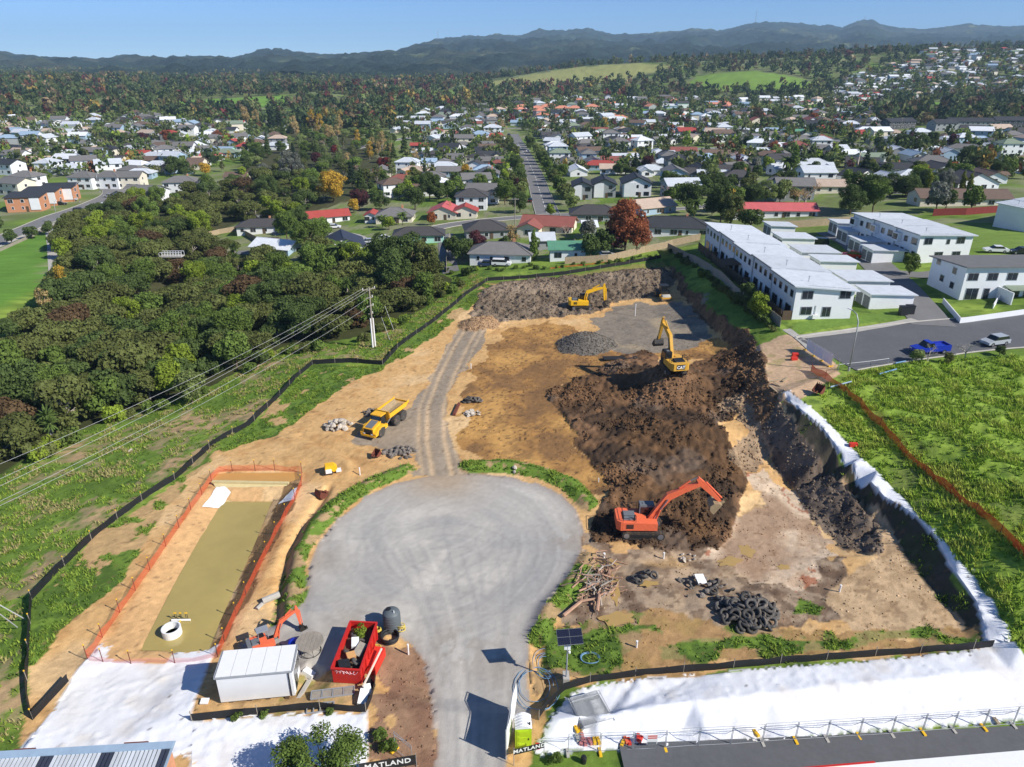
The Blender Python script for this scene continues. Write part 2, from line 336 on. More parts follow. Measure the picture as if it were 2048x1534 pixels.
def cast(Z, px, py):
    d = ray(px, py); h = CAM_H + RAYT * d[2] - bil(Z, RAYT * d[0], RAYT * d[1])
    k = np.argmax(h <= 0)
    if h[k] > 0: k = len(RAYT) - 1
    if k == 0: t = RAYT[0]
    else: t = RAYT[k - 1] + (RAYT[k] - RAYT[k - 1]) * h[k - 1] / max(1e-6, h[k - 1] - h[k])
    return Vector((d[0] * t, d[1] * t, CAM_H + d[2] * t))
def Pb(px, py): return cast(BZ, px, py)
def wpoly(pl): return [tuple(Pb(*p)[:2]) for p in pl]
def inpoly(poly, X, Y):
    m = np.zeros(X.shape, bool); n = len(poly)
    bx = [p[0] for p in poly]; by = [p[1] for p in poly]
    bb = (X >= min(bx)) & (X <= max(bx)) & (Y >= min(by)) & (Y <= max(by))
    idx = np.nonzero(bb.ravel())[0]; x, y = X.ravel()[idx], Y.ravel()[idx]; r = np.zeros(len(idx), bool)
    for i in range(n):
        (x1, y1), (x2, y2) = poly[i], poly[(i + 1) % n]
        if y1 == y2: continue
        c = ((y1 > y) != (y2 > y)) & (x < (x2 - x1) * (y - y1) / (y2 - y1) + x1); r ^= c
    m.ravel()[idx] = r; return m
def pdist(line, X, Y, reach=6.0, closed=False):
    D = np.full(X.shape, 1e9, np.float32); NXY = [X * 0, Y * 0]; S = np.zeros(X.shape, np.float32)
    seg = list(zip(line[:-1], line[1:])) + ([(line[-1], line[0])] if closed else [])
    acc = 0
    for (x1, y1), (x2, y2) in seg:
        l2 = (x2 - x1) ** 2 + (y2 - y1) ** 2; ln = math.sqrt(l2)
        idx = np.nonzero(((X > min(x1, x2) - reach) & (X < max(x1, x2) + reach) & (Y > min(y1, y2) - reach) & (Y < max(y1, y2) + reach)).ravel())[0]
        if l2 < 1e-9 or len(idx) == 0: acc += ln; continue
        x, y = X.ravel()[idx], Y.ravel()[idx]; t = np.clip(((x - x1) * (x2 - x1) + (y - y1) * (y2 - y1)) / l2, 0, 1)
        qx, qy = x1 + t * (x2 - x1), y1 + t * (y2 - y1); d = np.hypot(x - qx, y - qy); b = d < D.ravel()[idx]
        k = idx[b]; D.ravel()[k] = d[b]; NXY[0].ravel()[k] = qx[b]; NXY[1].ravel()[k] = qy[b]; S.ravel()[k] = acc + t[b] * ln; acc += ln
    return D, NXY[0], NXY[1], S
near = (slice(0, int(np.searchsorted(ys, 190))), slice(int(np.searchsorted(xs, -75)), int(np.searchsorted(xs, 110))))

# ---------------------------------------------------------------- regions of the site (pixel outlines laid on the ground)
RG = dict(
 site=[(60, 1440), (66, 1200), (200, 1066), (350, 966), (500, 856), (622, 731), (765, 731), (872, 646), (972, 566), (1100, 556), (1320, 523), (1352, 545), (1400, 595), (1450, 645), (1505, 672), (1522, 695), (1535, 760), (1562, 800)] + IL[1:] + [(1300, 1350), (1130, 1375), (1080, 1450), (1010, 1620), (380, 1620), (0, 1600)],
 leftgrass=[(66,1200),(200,1066),(350,966),(500,856),(622,731),(765,731),(872,646),(972,566),(990,575),(890,655),(800,720),(690,770),(610,830),(560,870),(430,905),(350,990),(290,1080),(240,1160),(180,1215),(120,1260),(80,1330),(62,1330)],
 fringe=[(972,566),(1100,556),(1320,523),(1330,532),(1240,545),(1100,560),(1010,572)],
 pad=[(612,1195),(622,1130),(640,1085),(680,1035),(730,995),(790,968),(860,953),(945,948),(1020,955),(1075,968),(1120,990),(1150,1020),(1166,1060),(1164,1105),(1140,1155),(1105,1195),(1078,1230),(1062,1270),(1058,1340),(1062,1400),(1066,1440),(1020,1470),(1010,1620),(872,1620),(872,1480),(868,1420),(862,1370),(850,1330),(820,1290),(775,1262),(720,1262),(700,1330),(640,1360),(600,1350),(590,1330),(480,1290),(530,1258),(590,1225)],
 haul=[(835,955),(838,912),(770,905),(700,880),(720,850),(800,835),(845,790),(880,720),(910,668),(940,640),(985,645),(962,690),(925,740),(897,800),(887,850),(905,900),(935,950)],
 heap=[(1085,792),(1110,772),(1200,748),(1230,718),(1290,700),(1330,735),(1390,725),(1440,705),(1500,685),(1515,700),(1505,770),(1490,800),(1440,850),(1470,900),(1500,950),(1480,1020),(1440,1090),(1350,1110),(1190,1080),(1180,1040),(1230,990),(1170,920),(1140,850)],
 tracked=[(905,850),(930,780),(965,700),(1000,655),(1110,640),(1210,690),(1320,680),(1440,680),(1480,700),(1300,720),(1120,775),(1090,800),(1150,860),(1180,930),(1235,990),(1180,1020),(1110,960),(1020,930),(945,935),(900,880)],
 fargrey=[(965,592),(1000,567),(1100,556),(1240,545),(1325,536),(1350,560),(1335,592),(1240,602),(1190,627),(1050,640),(980,645),(935,632)],
 greyfloor=[(1205,700),(1195,640),(1230,612),(1300,605),(1345,600),(1380,615),(1432,668),(1400,690),(1330,690),(1250,715)],
 mud=[(1120,1150),(1180,1075),(1350,1100),(1440,1085),(1490,1000),(1545,1050),(1640,1100),(1720,1130),(1700,1200),(1600,1250),(1500,1285),(1180,1270),(1090,1240)],
 pale=[(1490,940),(1540,915),(1580,975),(1640,1045),(1690,1100),(1560,1190),(1480,1150),(1390,1130),(1380,1090),(1450,1080),(1495,1010)],
 palecut=[(1440,810),(1500,785),(1535,830),(1528,880),(1500,940),(1460,890)],
 bench=T1[2:] + [(1960,1278),(1700,1268),(1640,1190)] + B2[::-1],
 bank2=[(1525,860),(1560,800)] + T1[:3] + B2 + [(1690,1100),(1640,1045),(1580,975),(1543,920)],
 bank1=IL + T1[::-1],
 cutface=[(1562,800),(1535,760),(1520,690),(1505,668),(1450,640),(1400,590),(1352,540),(1335,530),(1345,560),(1385,612),(1430,664),(1476,702),(1480,760),(1495,810),(1525,860)],
 farright=[(1520,690),(1535,760),(1562,800),(1600,800),(1640,780),(1680,745),(1640,690),(1580,670)],
 strip=[(1090,1270),(1150,1235),(1500,1272),(1700,1268),(1950,1270),(1985,1300),(1500,1325),(1200,1350),(1110,1390),(1075,1380)],
 entry=[(745,1268),(800,1285),(850,1330),(865,1380),(870,1620),(770,1620),(745,1440),(760,1350)],
 cabin=[(385,1440),(400,1380),(430,1330),(480,1290),(600,1345),(640,1365),(740,1340),(740,1400),(730,1425),(560,1420)],
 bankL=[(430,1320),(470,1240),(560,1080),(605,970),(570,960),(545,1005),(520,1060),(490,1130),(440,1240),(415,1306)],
 sheetA=[(1068,1510),(1100,1440),(1130,1398),(1180,1372),(1300,1356),(1500,1340),(1750,1322),(1950,1300)] + IL[::-1] + OL + [(2055,1320),(2060,1420),(2100,1436),(2048,1442),(1800,1460),(1500,1484),(1300,1496),(1190,1502),(1130,1502)],
 sheetB=[(200,1292),(250,1306),(330,1305),(400,1298),(437,1288),(420,1330),(385,1432),(385,1510),(250,1520),(40,1505),(110,1420),(160,1340)],
 sheetC=[(385,1442),(520,1432),(738,1426),(740,1490),(735,1620),(385,1620)],
 road_front=[(1225,1507),(1500,1496),(1800,1481),(2300,1455),(2300,1620),(1200,1620)],
)
WP = {k: wpoly(v) for k, v in RG.items()}
pond_px = [(447,1005),(543,1005),(520,1060),(490,1130),(440,1240),(418,1300),(380,1303),(280,1303),(300,1268),(350,1170),(400,1080)]
POND = [tuple(Pz(a, b, -1.3)[:2]) for a, b in pond_px]
RIM = [tuple(Pz(a, b, -0.05)[:2]) for a, b in [(412,972),(590,968),(563,1080),(475,1240),(440,1318),(205,1303),(235,1225),(335,1080)]]
FORE = [tuple(Pz(a, b, -0.5)[:2]) for a, b in [(432,947),(590,945),(598,958),(570,966),(428,968)]]
FRIM = [tuple(Pz(a, b, 0)[:2]) for a, b in [(420,922),(640,915),(640,945),(605,975),(410,978)]]
def snap(poly):
    X, Y = GX[near], GY[near]; D, qx, qy, _ = pdist(poly, X, Y, 1.0, True)
    m = D < 0.17; X[m] = qx[m]; Y[m] = qy[m]
for k in ('sheetA', 'sheetB', 'sheetC', 'pad'): snap(WP[k])
JX = GX + (fbm(GX, GY, 3.0, 1, 3) - 0.5) * 2.2; JY = GY + (fbm(GX, GY, 3.0, 9, 3) - 0.5) * 2.2
KX = GX + (fbm(GX, GY, 6.0, 3, 4, .6) - 0.5) * 9; KY = GY + (fbm(GX, GY, 6.0, 13, 4, .6) - 0.5) * 9
MK = {k: inpoly(WP[k], *((KX, KY) if k in ('mud', 'pale', 'tracked', 'greyfloor', 'palecut', 'strip', 'cabin', 'entry') else (GX, GY) if k.startswith('sheet') or k in ('road_front',) else (JX, JY))) for k in WP}
SX, SY = GX + (JX - GX) * 0.25, GY + (JY - GY) * 0.25
MK['pad'] = inpoly(WP['pad'], SX, SY)

# ---------------------------------------------------------------- heights
Z = BZ.copy()
zn = Z[near]; X, Y = GX[near], GY[near]
di = pdist(RIM, X, Y, 8, True)[0]; dw = pdist(POND, X, Y, 8, True)[0]
inr = inpoly(RIM, X, Y); inw = inpoly(POND, X, Y)
t = np.where(inw, 1.0, di / np.maximum(di + dw, 1e-3)); zn[inr] = (zn * (1 - t) + np.where(inw, -1.3 - np.minimum(dw, 1) * 0.6, -1.3) * t)[inr]
inf = inpoly(FRIM, X, Y); inq = inpoly(FORE, X, Y); d1 = pdist(FRIM, X, Y, 6, True)[0]; d2 = pdist(FORE, X, Y, 6, True)[0]
t = np.where(inq, 1.0, d1 / np.maximum(d1 + d2, 1e-3)); zn[inf] = (zn * (1 - t) + np.where(inq, -0.75, -0.5) * t)[inf]
def ridge(pl, h, w):
    D = pdist(wpoly(pl), X, Y, w * 4)[0]; zn[...] += h * np.exp(-(D / w) ** 2)
BERMS = [[(575,1245),(582,1180),(596,1110),(628,1056),(680,1006),(740,970),(810,940)], [(940,932),(1010,932),(1080,946),(1140,970),(1175,1010)], [(1175,1120),(1140,1175),(1095,1222),(1078,1270)]]
for b in BERMS: ridge(b, 0.55, 0.9)
ridge([(556,1240),(560,1180),(574,1105),(606,1048),(640,1000),(655,975)], -0.55, 0.55)
ridge([(1100,1395),(1085,1330),(1075,1280)], -0.5, 0.5)
ridge([(300,1310),(200,1300),(150,1360)], 0.15, 1.2)
ridge([(560,880),(640,905),(690,925),(700,945)], 0.35, 0.8); ridge([(600,870),(680,900),(720,925)], -0.25, 0.6)
def mound(px, py, h, rx, ry=None, p=2.0, cone=False):
    c = Pb(px, py); ry = ry or rx; q = np.hypot((X - c.x) / rx, (Y - c.y) / ry)
    zn[...] += h * (np.clip(1 - q, 0, 1) * (1 - 0.25 * np.exp(-(q * 4) ** 2)) if cone else np.exp(-q ** p * 0.9))
mound(1172, 690, 3.0, 5.6, 5.0, cone=True); mound(958, 650, 1.9, 4.2, 3.8, cone=True)
for a in [(1345,778,3.13,4.6,4.6,3),(1265,755,1.08,4.0,4),(1320,870,1.08,4.2,4),(1405,880,1.15,4,4.5),(1245,905,0.72,3,4),(1195,850,0.65,3,4),(1140,808,0.43,3.5,3),(1280,985,0.86,3.2,3),(1400,1025,1.08,2.8,2.5),(1455,760,0.72,3.5,3.5),(1340,1085,0.22,4,3),(1225,1000,0.58,2.6,2.4),(1345,955,0.72,3,3),(1310,1150,0.72,1.4,1.2),(1430,960,0.72,4,4)]: mound(*a)
for px, h in ((980,0.8),(1030,1.0),(1090,1.2),(1150,1.3),(1215,1.6),(1270,1.8),(1320,1.4)): mound(px, 590 - (px - 980) * 0.09, h, 3.5, 4)
mound(1500, 1215, 0.5, 3, 2.5)
amp = np.full(Z.shape, 0.05, np.float32)
def seta(k, a): amp[MK[k]] = a
seta('site', 0.07); seta('leftgrass', 0.12); seta('tracked', 0.10); seta('fargrey', 0.55); seta('mud', 0.26); seta('pale', 0.13); seta('palecut', 0.35)
seta('bank2', 0.30); seta('bank1', 0.25); seta('cutface', 0.35); seta('heap', 0.43); seta('bench', 0.08); seta('strip', 0.13); seta('haul', 0.05); seta('greyfloor', 0.05); seta('pad', 0.015); seta('entry', 0.03)
D, _, _, _ = pdist(WP['sheetA'], X, Y, 4, True); field = np.zeros(Z.shape, bool)
FIELD = wpoly([(1640,790),(1700,750),(1850,720),(2048,712),(2350,690),(2350,1430),(2060,1330)] + OL[::-1][:-2])
field = inpoly(FIELD, GX, GY); amp[field] = 0.42
LEFTS = wpoly([(-500,1534),(-300,1100),(0,960),(150,870),(300,820),(440,770),(560,700),(740,680),(890,590),(950,545),(972,560),(872,640),(765,725),(620,725),(500,850),(350,960),(200,1060),(60,1200),(52,1440),(0,1534)])
lefts = inpoly(LEFTS, JX, JY); amp[lefts] = 0.16
am = amp[near]
strip_d = pdist([tuple(Pb(*p)[:2]) for p in OL], X, Y, 3)[0]; am *= np.clip((strip_d - .3) / 2.2, .08, 1)
for _ in range(2): am[1:-1, 1:-1] = (am[1:-1, 1:-1] + am[:-2, 1:-1] + am[2:, 1:-1] + am[1:-1, :-2] + am[1:-1, 2:]) / 5
n1 = fbm(X, Y, 2.6, 31, 4, 0.55); n1 = 1 - np.abs(n1 - 0.5) * 4; n2 = fbm(X, Y, 0.9, 47, 3, 0.6) - 0.5
rough = MK['heap'][near] | MK['fargrey'][near] | MK['bank2'][near] | MK['cutface'][near]
zn += am * np.where(rough, n1 * 0.7 + n2 * 1.9 + (vnoise(X / .34, Y / .34, 53) - .5) * 0.8, (fbm(X, Y, 2.4, 61, 2) - 0.5) * 1.4 + n2 * 1.0)
# wheel and track marks
HAULC = wpoly([(886,952),(872,880),(872,815),(895,750),(925,690),(950,648)])
hd, hx_, hy_, hs = pdist(HAULC, X, Y, 8)
rut = np.exp(-((hd - 1.15) / 0.35) ** 2) + 0.7 * np.exp(-((hd - 2.3) / 0.3) ** 2)
zn -= 0.07 * rut * MK['haul'][near]
shm = MK['sheetA'][near] | MK['sheetB'][near] | MK['sheetC'][near]
fold = np.abs(fbm(X * 0.55 + Y * 1.3, Y * 0.5 - X * 1.2, 2.2, 71, 3) - 0.5) * 2; fold2 = fbm(X, Y, 0.7, 77, 3) - 0.5
fa = X * .94 + Y * .34; zn += MK['sheetA'][near] * .05 * ((fa / 4.2) % 1.0 > .97); zn += MK['sheetB'][near] * .05 * (((X * .9 - Y * .42) / 3.2) % 1.0 > .96)
crs = np.abs(vnoise((X * .8 + Y * .6) / .55, (Y * .8 - X * .6) / 3.2, 73) - .5); crs2 = np.abs(vnoise((X * .5 - Y * .86) / .6, (Y * .5 + X * .86) / 2.8, 75) - .5)
shm = shm * np.clip((strip_d - .8) / 4, .12, 1)
zn += shm * (np.exp(-crs * 30) * .07 * (nsel := np.clip((fbm(X, Y, 6, 91, 2) - .45) * 8, 0, 1)) + np.exp(-crs2 * 30) * .06 * (1 - nsel)); zn += .06 * (shm > 0) + shm * (np.exp(-fold * 26) * 0.10 + fold2 * 0.025 + (fbm(X, Y, 3.5, 79, 2) - .5) * .12)
zn[MK['road_front'][near]] = BZ[near][MK['road_front'][near]] - 0.02
Z[near] = zn
# distant ground: gentle swells
far = GY > 600
Z += np.where(far, (fbm(GX, GY, 500, 83, 3) - 0.5) * np.clip((GY - 600) / 500, 0, 1) * 16, 0)
def hill(cx, cy, rx, ry, h): Z[...] += h * np.exp(-(((GX - cx) / rx) ** 2 + ((GY - cy) / ry) ** 2))
hill(190, 1500, 230, 230, 24); hill(330, 1120, 110, 120, 14); hill(560, 1400, 420, 220, 34); hill(-260, 1010, 90, 90, 9); hill(-750, 1100, 350, 250, 8); hill(900, 1250, 450, 260, 22); hill(1250, 2000, 500, 300, 60)
def gz(x, y): return float(bil(Z, x, y)[0])
def P(px, py): return cast(Z, px, py)
def G(x, y, dz=0.0): return Vector((x, y, gz(x, y) + dz))

def smooth2(pts, n=3):
    for _ in range(n):
        q = [pts[0]]
        for a, b in zip(pts[:-1], pts[1:]): q += [a.lerp(b, .25), a.lerp(b, .75)]
        pts = q + [pts[-1]]
    return pts
# ---------------------------------------------------------------- ground colours (the colours of the soils and grass themselves)
C = np.zeros((NY, NX, 3), np.float32)
def cc(*c): return np.array(srgb(*c), np.float32)
def mixc(mask, c, a=1.0):
    w = (mask.astype(np.float32) * a)[..., None]; C[...] = C * (1 - w) + w * c
nA = fbm(GX, GY, 7.0, 101, 4); nB = fbm(GX, GY, 1.6, 103, 4, 0.6); nC = fbm(GX, GY, 22.0, 107, 3); nD = fbm(GX, GY, 0.7, 109, 2)
g1, g2, g3 = cc(104, 130, 52), cc(134, 156, 66), cc(74, 98, 42)
C[...] = g1
mixc(np.clip((nA - 0.45) * 4, 0, 1), g2); mixc(np.clip((nB - 0.52) * 5, 0, 1), g3, 0.8)
mixc(np.clip((nC - 0.35) * 4, 0, 1) * (GY > 175), cc(118, 122, 84), 0.6); mixc((nA > .55) * (GY > 175), cc(134, 130, 112), .6)
# left slope: bare earth and dead stalks among the grass
mixc(lefts & (nA * 0.6 + nB * 0.4 > 0.545), cc(156, 138, 104), 0.75); mixc(lefts & (nA > 0.65), cc(176, 148, 112), 0.9); mixc(lefts & (nD > 0.6), cc(82, 100, 44), 0.6)
mixc(field, cc(134, 160, 62)); mixc(field * np.clip((nB - 0.48) * 5, 0, 1), cc(92, 120, 44), 0.7); mixc(field * np.clip((nA * .5 + nD * .5 - 0.52) * 6, 0, 1), cc(140, 160, 70), 0.6); mixc(field * np.clip((0.4 - nA) * 6, 0, 1), cc(116, 118, 74), 0.5); mixc(lefts * np.clip((nD - .5) * 5, 0, 1), cc(104, 134, 52), .5)
def region(k, c, c2=None, th=0.5, a2=0.7, n=None, c3=None, th3=0.6):
    m = MK[k]; mixc(m, cc(*c)); n = nB if n is None else n
    if c2: mixc(m * np.clip((n - th) * 7, 0, 1), cc(*c2), a2)
    if c3: mixc(m * np.clip((nA - th3) * 7, 0, 1), cc(*c3), 0.8)
region('site', (208, 168, 114), (190, 146, 94), 0.52, c3=(214, 182, 136), th3=0.55)
mixc(MK['leftgrass'], g1); mixc(MK['leftgrass'] & (nB > 0.5), g3, 0.8); mixc(MK['leftgrass'] & (nA * 0.7 + nB * 0.3 > 0.56), cc(190, 156, 112), 0.9); mixc(MK['fringe'], cc(104, 122, 58), 0.8)
region('tracked', (170, 128, 76), (136, 102, 66), 0.5, c3=(194, 150, 88), th3=0.5)
dx_, dy_ = GX * 0.5 + GY * 0.86, GX * 0.86 - GY * 0.5
dx_ = dx_ + (KX - GX) * 2; dy_ = dy_ + (KY - GY) * 1.2; trk = vnoise(dx_ / 4.0, dy_ / 0.5, 211); mixc(MK['tracked'] * np.clip((trk - .55) * 4, 0, 1), cc(112, 86, 62), 0.45); mixc(MK['tracked'] & (vnoise(GX / .35, GY / .35, 217) > .86), cc(74, 56, 44), .8); mixc(MK['tracked'] & (nA < 0.4), cc(128, 98, 68), 0.6)
region('fargrey', (124, 110, 94), (98, 84, 70), 0.5, c3=(146, 130, 112), th3=0.52); region('greyfloor', (140, 130, 116), (122, 114, 104), 0.5, c3=(164, 148, 122), th3=0.56)
region('mud', (160, 140, 118), (118, 96, 78), 0.47, .85, c3=(182, 158, 128), th3=0.55); mixc(MK['mud'] & (fbm(GX, GY, 1.2, 251, 3) > .6), cc(92, 74, 60), .6); mixc(MK['mud'] * np.clip((fbm(GX, GY, 5, 253, 3) - .55) * 8, 0, 1), cc(184, 150, 102), .7)
region('pale', (206, 184, 158), (180, 152, 124), 0.54, c3=(150, 122, 98), th3=0.57); mixc(MK['pale'] & (np.abs(nA - 0.47) < 0.022), cc(158, 92, 62), 0.8)
region('heap', (108, 82, 58), (76, 59, 45), 0.48, c3=(132, 102, 76), th3=0.53); mixc(MK['heap'] * np.clip((fbm(GX, GY, 4.0, 231, 4) - .56) * 9, 0, 1), cc(134, 102, 74), .55); mixc(MK['heap'] * np.clip((fbm(GX, GY, 6.0, 237, 3) - .55) * 9, 0, 1), cc(60, 50, 42), .75); mixc(MK['heap'] * np.clip((fbm(GX, GY, 5.0, 239, 3) - .62) * 9, 0, 1), cc(122, 106, 92), .55); region('palecut', (168, 144, 116), (124, 102, 82), 0.5)
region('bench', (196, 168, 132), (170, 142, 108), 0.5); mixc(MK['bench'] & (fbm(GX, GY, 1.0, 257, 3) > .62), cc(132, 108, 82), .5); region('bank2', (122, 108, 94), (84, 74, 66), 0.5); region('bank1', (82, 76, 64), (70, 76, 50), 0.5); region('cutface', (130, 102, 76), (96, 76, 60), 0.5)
region('farright', (196, 166, 134), (150, 140, 90), 0.56, 0.6)
region('strip', (160, 134, 98), (92, 116, 44), 0.46, 0.9); mixc(MK['strip'] & (nA > 0.55), cc(172, 136, 92), 0.8)
GSTR = [wpoly(q) for q in ([(1305,1284),(1430,1288),(1560,1278),(1720,1270),(1820,1264),(1960,1262),(1965,1280),(1800,1282),(1560,1304),(1420,1314),(1315,1314)], [(1090,1275),(1150,1262),(1225,1268),(1240,1290),(1235,1330),(1150,1345),(1090,1330)], [(1570,1225),(1600,1200),(1640,1210),(1640,1235)], [(1230,1262),(1310,1258),(1320,1270),(1240,1275)])]
for q in GSTR: gm_ = inpoly(q, JX, JY); mixc(gm_, g1); mixc(gm_ & (nB > .52), g3, .8); mixc(gm_ & (nA > .6), cc(160, 140, 96), .7); MK['strip'] |= gm_
region('entry', (156, 124, 98), (136, 102, 82), 0.5); region('cabin', (186, 154, 110), (116, 122, 62), 0.56, 0.7)
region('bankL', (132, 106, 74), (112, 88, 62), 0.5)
region('haul', (150, 138, 122), (132, 122, 110), 0.5); C[near] += (cc(204, 176, 140) - C[near]) * np.clip((rut * .8 + .25 * nB[near]) * (0.55 + 0.6 * (nA[near] - 0.3)) * 1.3 * MK['haul'][near], 0, 0.85)[..., None]
region('pad', (178, 174, 166), (166, 162, 156), 0.5, 0.5, n=nA)
pc = Pb(890, 1080); pr = np.hypot(GX - pc.x, GY - pc.y); pa = np.arctan2(GY - pc.y, GX - pc.x)
ring = np.where(GY > Pb(900, 1230).y, vnoise(pr / 0.35 + nC * 3, pa * 2.2, 131), vnoise((GX + nA * 2) / 0.4, GY / 9.0, 137)); ring2 = np.where(GY > Pb(900, 1230).y, vnoise(pr / 1.6 + nC * 2, pa * 1.3, 139), vnoise((GX + nA * 2) / 1.5, GY / 14.0, 149))
mixc(MK['pad'] * np.clip((ring - 0.5) * 2, 0, 1), cc(200, 196, 188), 0.5 * np.clip((nC - .38) * 6, 0, 1)); mixc(MK['pad'] * np.clip((0.5 - ring2) * 2.2, 0, 1), cc(148, 148, 148), 0.6 * np.clip((nA - .3) * 3, 0, 1)); mixc(MK['pad'] * np.clip((ring2 - 0.55) * 2.6, 0, 1), cc(208, 203, 192), 0.5 * np.clip((.75 - nA) * 3, 0, 1))
pe = pdist(WP['pad'], X, Y, 4, True)[0]; C[near] += (cc(146, 122, 106) - C[near]) * (np.exp(-pe / 0.5) * 0.5 * MK['pad'][near])[..., None]
ra = random.Random(17)
for k in range(24):   # tyre tracks curving over the yard
    cx, cy, r0 = pc.x + ra.gauss(0, 2.5), pc.y + ra.gauss(0, 2.5), ra.uniform(3.5, 12.5); a0 = ra.uniform(-3.1, 3.1); sp_ = ra.uniform(.7, 2.2); dr = np.abs(np.hypot(X - cx, Y - cy) - r0 + (nC[near] - .5) * 2); an = (np.arctan2(Y - cy, X - cx) - a0) % (2 * math.pi)
    w = (np.exp(-(dr / .16) ** 2) + np.exp(-((dr - 1.9) / .16) ** 2)) * (an < sp_) * np.clip(an * 3, 0, 1) * np.clip((sp_ - an) * 3, 0, 1) * MK['pad'][near]; C[near] += (cc(*ra.choice([(140, 138, 136), (204, 200, 192), (132, 130, 128)])) - C[near]) * (w * .26 * (.3 + nB[near]))[..., None]
for k in range(9):    # wheel lines through the gate
    xl = [Vector(Pb(900 + k * 12 + ra.uniform(-20, 20), 1600)[:]).to_2d(), Vector(Pb(900 + k * 14, 1400)[:]).to_2d(), Vector(Pb(860 + k * 26 + ra.uniform(-30, 30), 1230)[:]).to_2d(), Vector(Pb(780 + k * 36, 1090 + ra.uniform(-40, 40))[:]).to_2d()]
    dd = pdist([tuple(p) for p in smooth2(xl)], X, Y, 2)[0]; C[near] += (cc(*ra.choice([(146, 144, 142), (204, 200, 190)])) - C[near]) * (np.exp(-(dd / .2) ** 2) * .4 * MK['pad'][near] * (.4 + nB[near]))[..., None]
sm = Pb(885, 962); sw = np.exp(-((X - sm.x) / 4.5) ** 2 - ((Y - sm.y) / 4.0) ** 2) * MK['pad'][near] * np.clip(nA[near] * 1.8 - .1, 0, 1); C[near] += (cc(170, 148, 120) - C[near]) * (sw * .8)[..., None]
for px_, py_ in ((700, 1250), (1140, 1080), (640, 1120), (1000, 1330), (905, 1290)): q_ = Pb(px_, py_); w = np.exp(-(((X - q_.x) ** 2 + (Y - q_.y) ** 2) / 6)) * (nB[near] > .45) * MK['pad'][near]; C[near] += (cc(150, 138, 124) - C[near]) * (w * .5)[..., None]
for b in BERMS:
    D = pdist(wpoly(b), X, Y, 4)[0]; w = (D < 1.3 + (nA[near] - 0.5) * 1.5) & ~MK['pad'][near]; gm = np.where((nB[near] > 0.44)[..., None], g1, cc(168, 142, 104)); C[near][w] = gm[w]
for k in ('sheetA', 'sheetB', 'sheetC'): mixc(MK[k], cc(236, 238, 242))
mixc(MK['sheetB'] * np.clip((nA - 0.5) * 3, 0, 1), cc(214, 208, 196), 0.5); mixc(MK['sheetA'] * np.clip((nA - 0.56) * 4, 0, 1), cc(222, 221, 218), 0.4); mixc((MK['sheetA'] | MK['sheetC'] | MK['sheetB']) * np.clip((fbm(GX, GY, 2.5, 241, 4) - .64) * 9, 0, 1), cc(196, 182, 160), .3); mixc((MK['sheetA'] | MK['sheetB']) & (vnoise(GX / .3, GY / .3, 243) > .975), cc(90, 80, 70), .8)
for i, (px, py, r_, c) in enumerate([(1172,690,5.6,(118,112,104)),(958,650,4.2,(178,146,112))]):
    c0 = Pb(px, py); m = np.hypot(JX - c0.x, JY - c0.y) < r_ * 0.95; MK['mound%d' % i] = m; mixc(m, cc(*c)); mixc(m & (nD > 0.55), cc(*[int(v * 0.86) for v in c]), 0.7)
inr_ = np.zeros(Z.shape, bool); inr_[near] = inr & ~inw
mixc(inr_ & (GX < Pb(430, 1150).x), cc(206, 166, 116)); 
iw_ = np.zeros(Z.shape, bool); iw_[near] = inw | inq; mixc(iw_, cc(150, 128, 78))
BUSHF = wpoly([(-300,1000),(0,952),(150,862),(300,814),(440,764),(560,696),(700,678),(820,634),(890,587),(905,560),(860,535),(760,520),(560,525),(440,505),(430,470),(480,445),(600,430),(700,400),(790,350),(720,270),(560,260),(500,320),(420,385),(320,402),(200,425),(120,470),(125,560),(125,610),(60,650),(0,700),(-300,800)])
mixc(inpoly(BUSHF, JX, JY), cc(66, 66, 42), .9)
mixc(inpoly(wpoly([(-200,660),(0,612),(85,572),(108,482),(96,462),(0,494),(-200,560)]), GX, GY), cc(96, 136, 52), .95); mixc(inpoly(wpoly([(1860,500),(1900,455),(2080,450),(2080,500)]), GX, GY), cc(112, 136, 62), .95); mixc(inpoly(wpoly([(1590,668),(1830,632),(1800,618),(1720,632),(1585,645)]), GX, GY), cc(104, 132, 56), .95)
# distant land
dl = (GY > 900); mixc(dl * np.clip((nC - 0.35) * 3, 0, 1), cc(92, 96, 60), 0.7)
def paddock(cx, cy, rx, ry, c): mixc(np.hypot((GX - cx) / rx, (GY - cy) / ry) + (nC - 0.5) * 0.3 < 1, cc(*c), 0.95)
PADS = [(110,1320,150,110,(150,152,92)),(330,1080,85,75,(116,146,62)),(-330,905,75,70,(112,150,60)),(120,800,95,28,(96,142,50)),(330,820,160,30,(104,146,52)),(-95,1130,60,60,(118,146,66)),(1050,2100,200,120,(112,140,70)),(1250,1700,120,80,(112,140,70))]
for p in PADS: paddock(*p)
spk = np.where(MK['pad'], .45, np.where(MK['sheetA'] | MK['sheetB'] | MK['sheetC'], .1, 1.0)); C *= (1 + spk * (0.36 * vnoise(GX / 0.3, GY / 0.3, 151) - .18))[..., None] * (1 + spk * (0.24 * nA - .12))[..., None]
mixc(MK['site'] & ~MK['pad'] & ~MK['sheetA'] & ~MK['sheetB'] & ~MK['sheetC'] & (vnoise(GX / .4, GY / .4, 171) > .9), cc(120, 94, 68), .6)
mixc(MK['sheetA'] | MK['sheetB'] | MK['sheetC'], np.clip(C, 0, 1), 0.0)

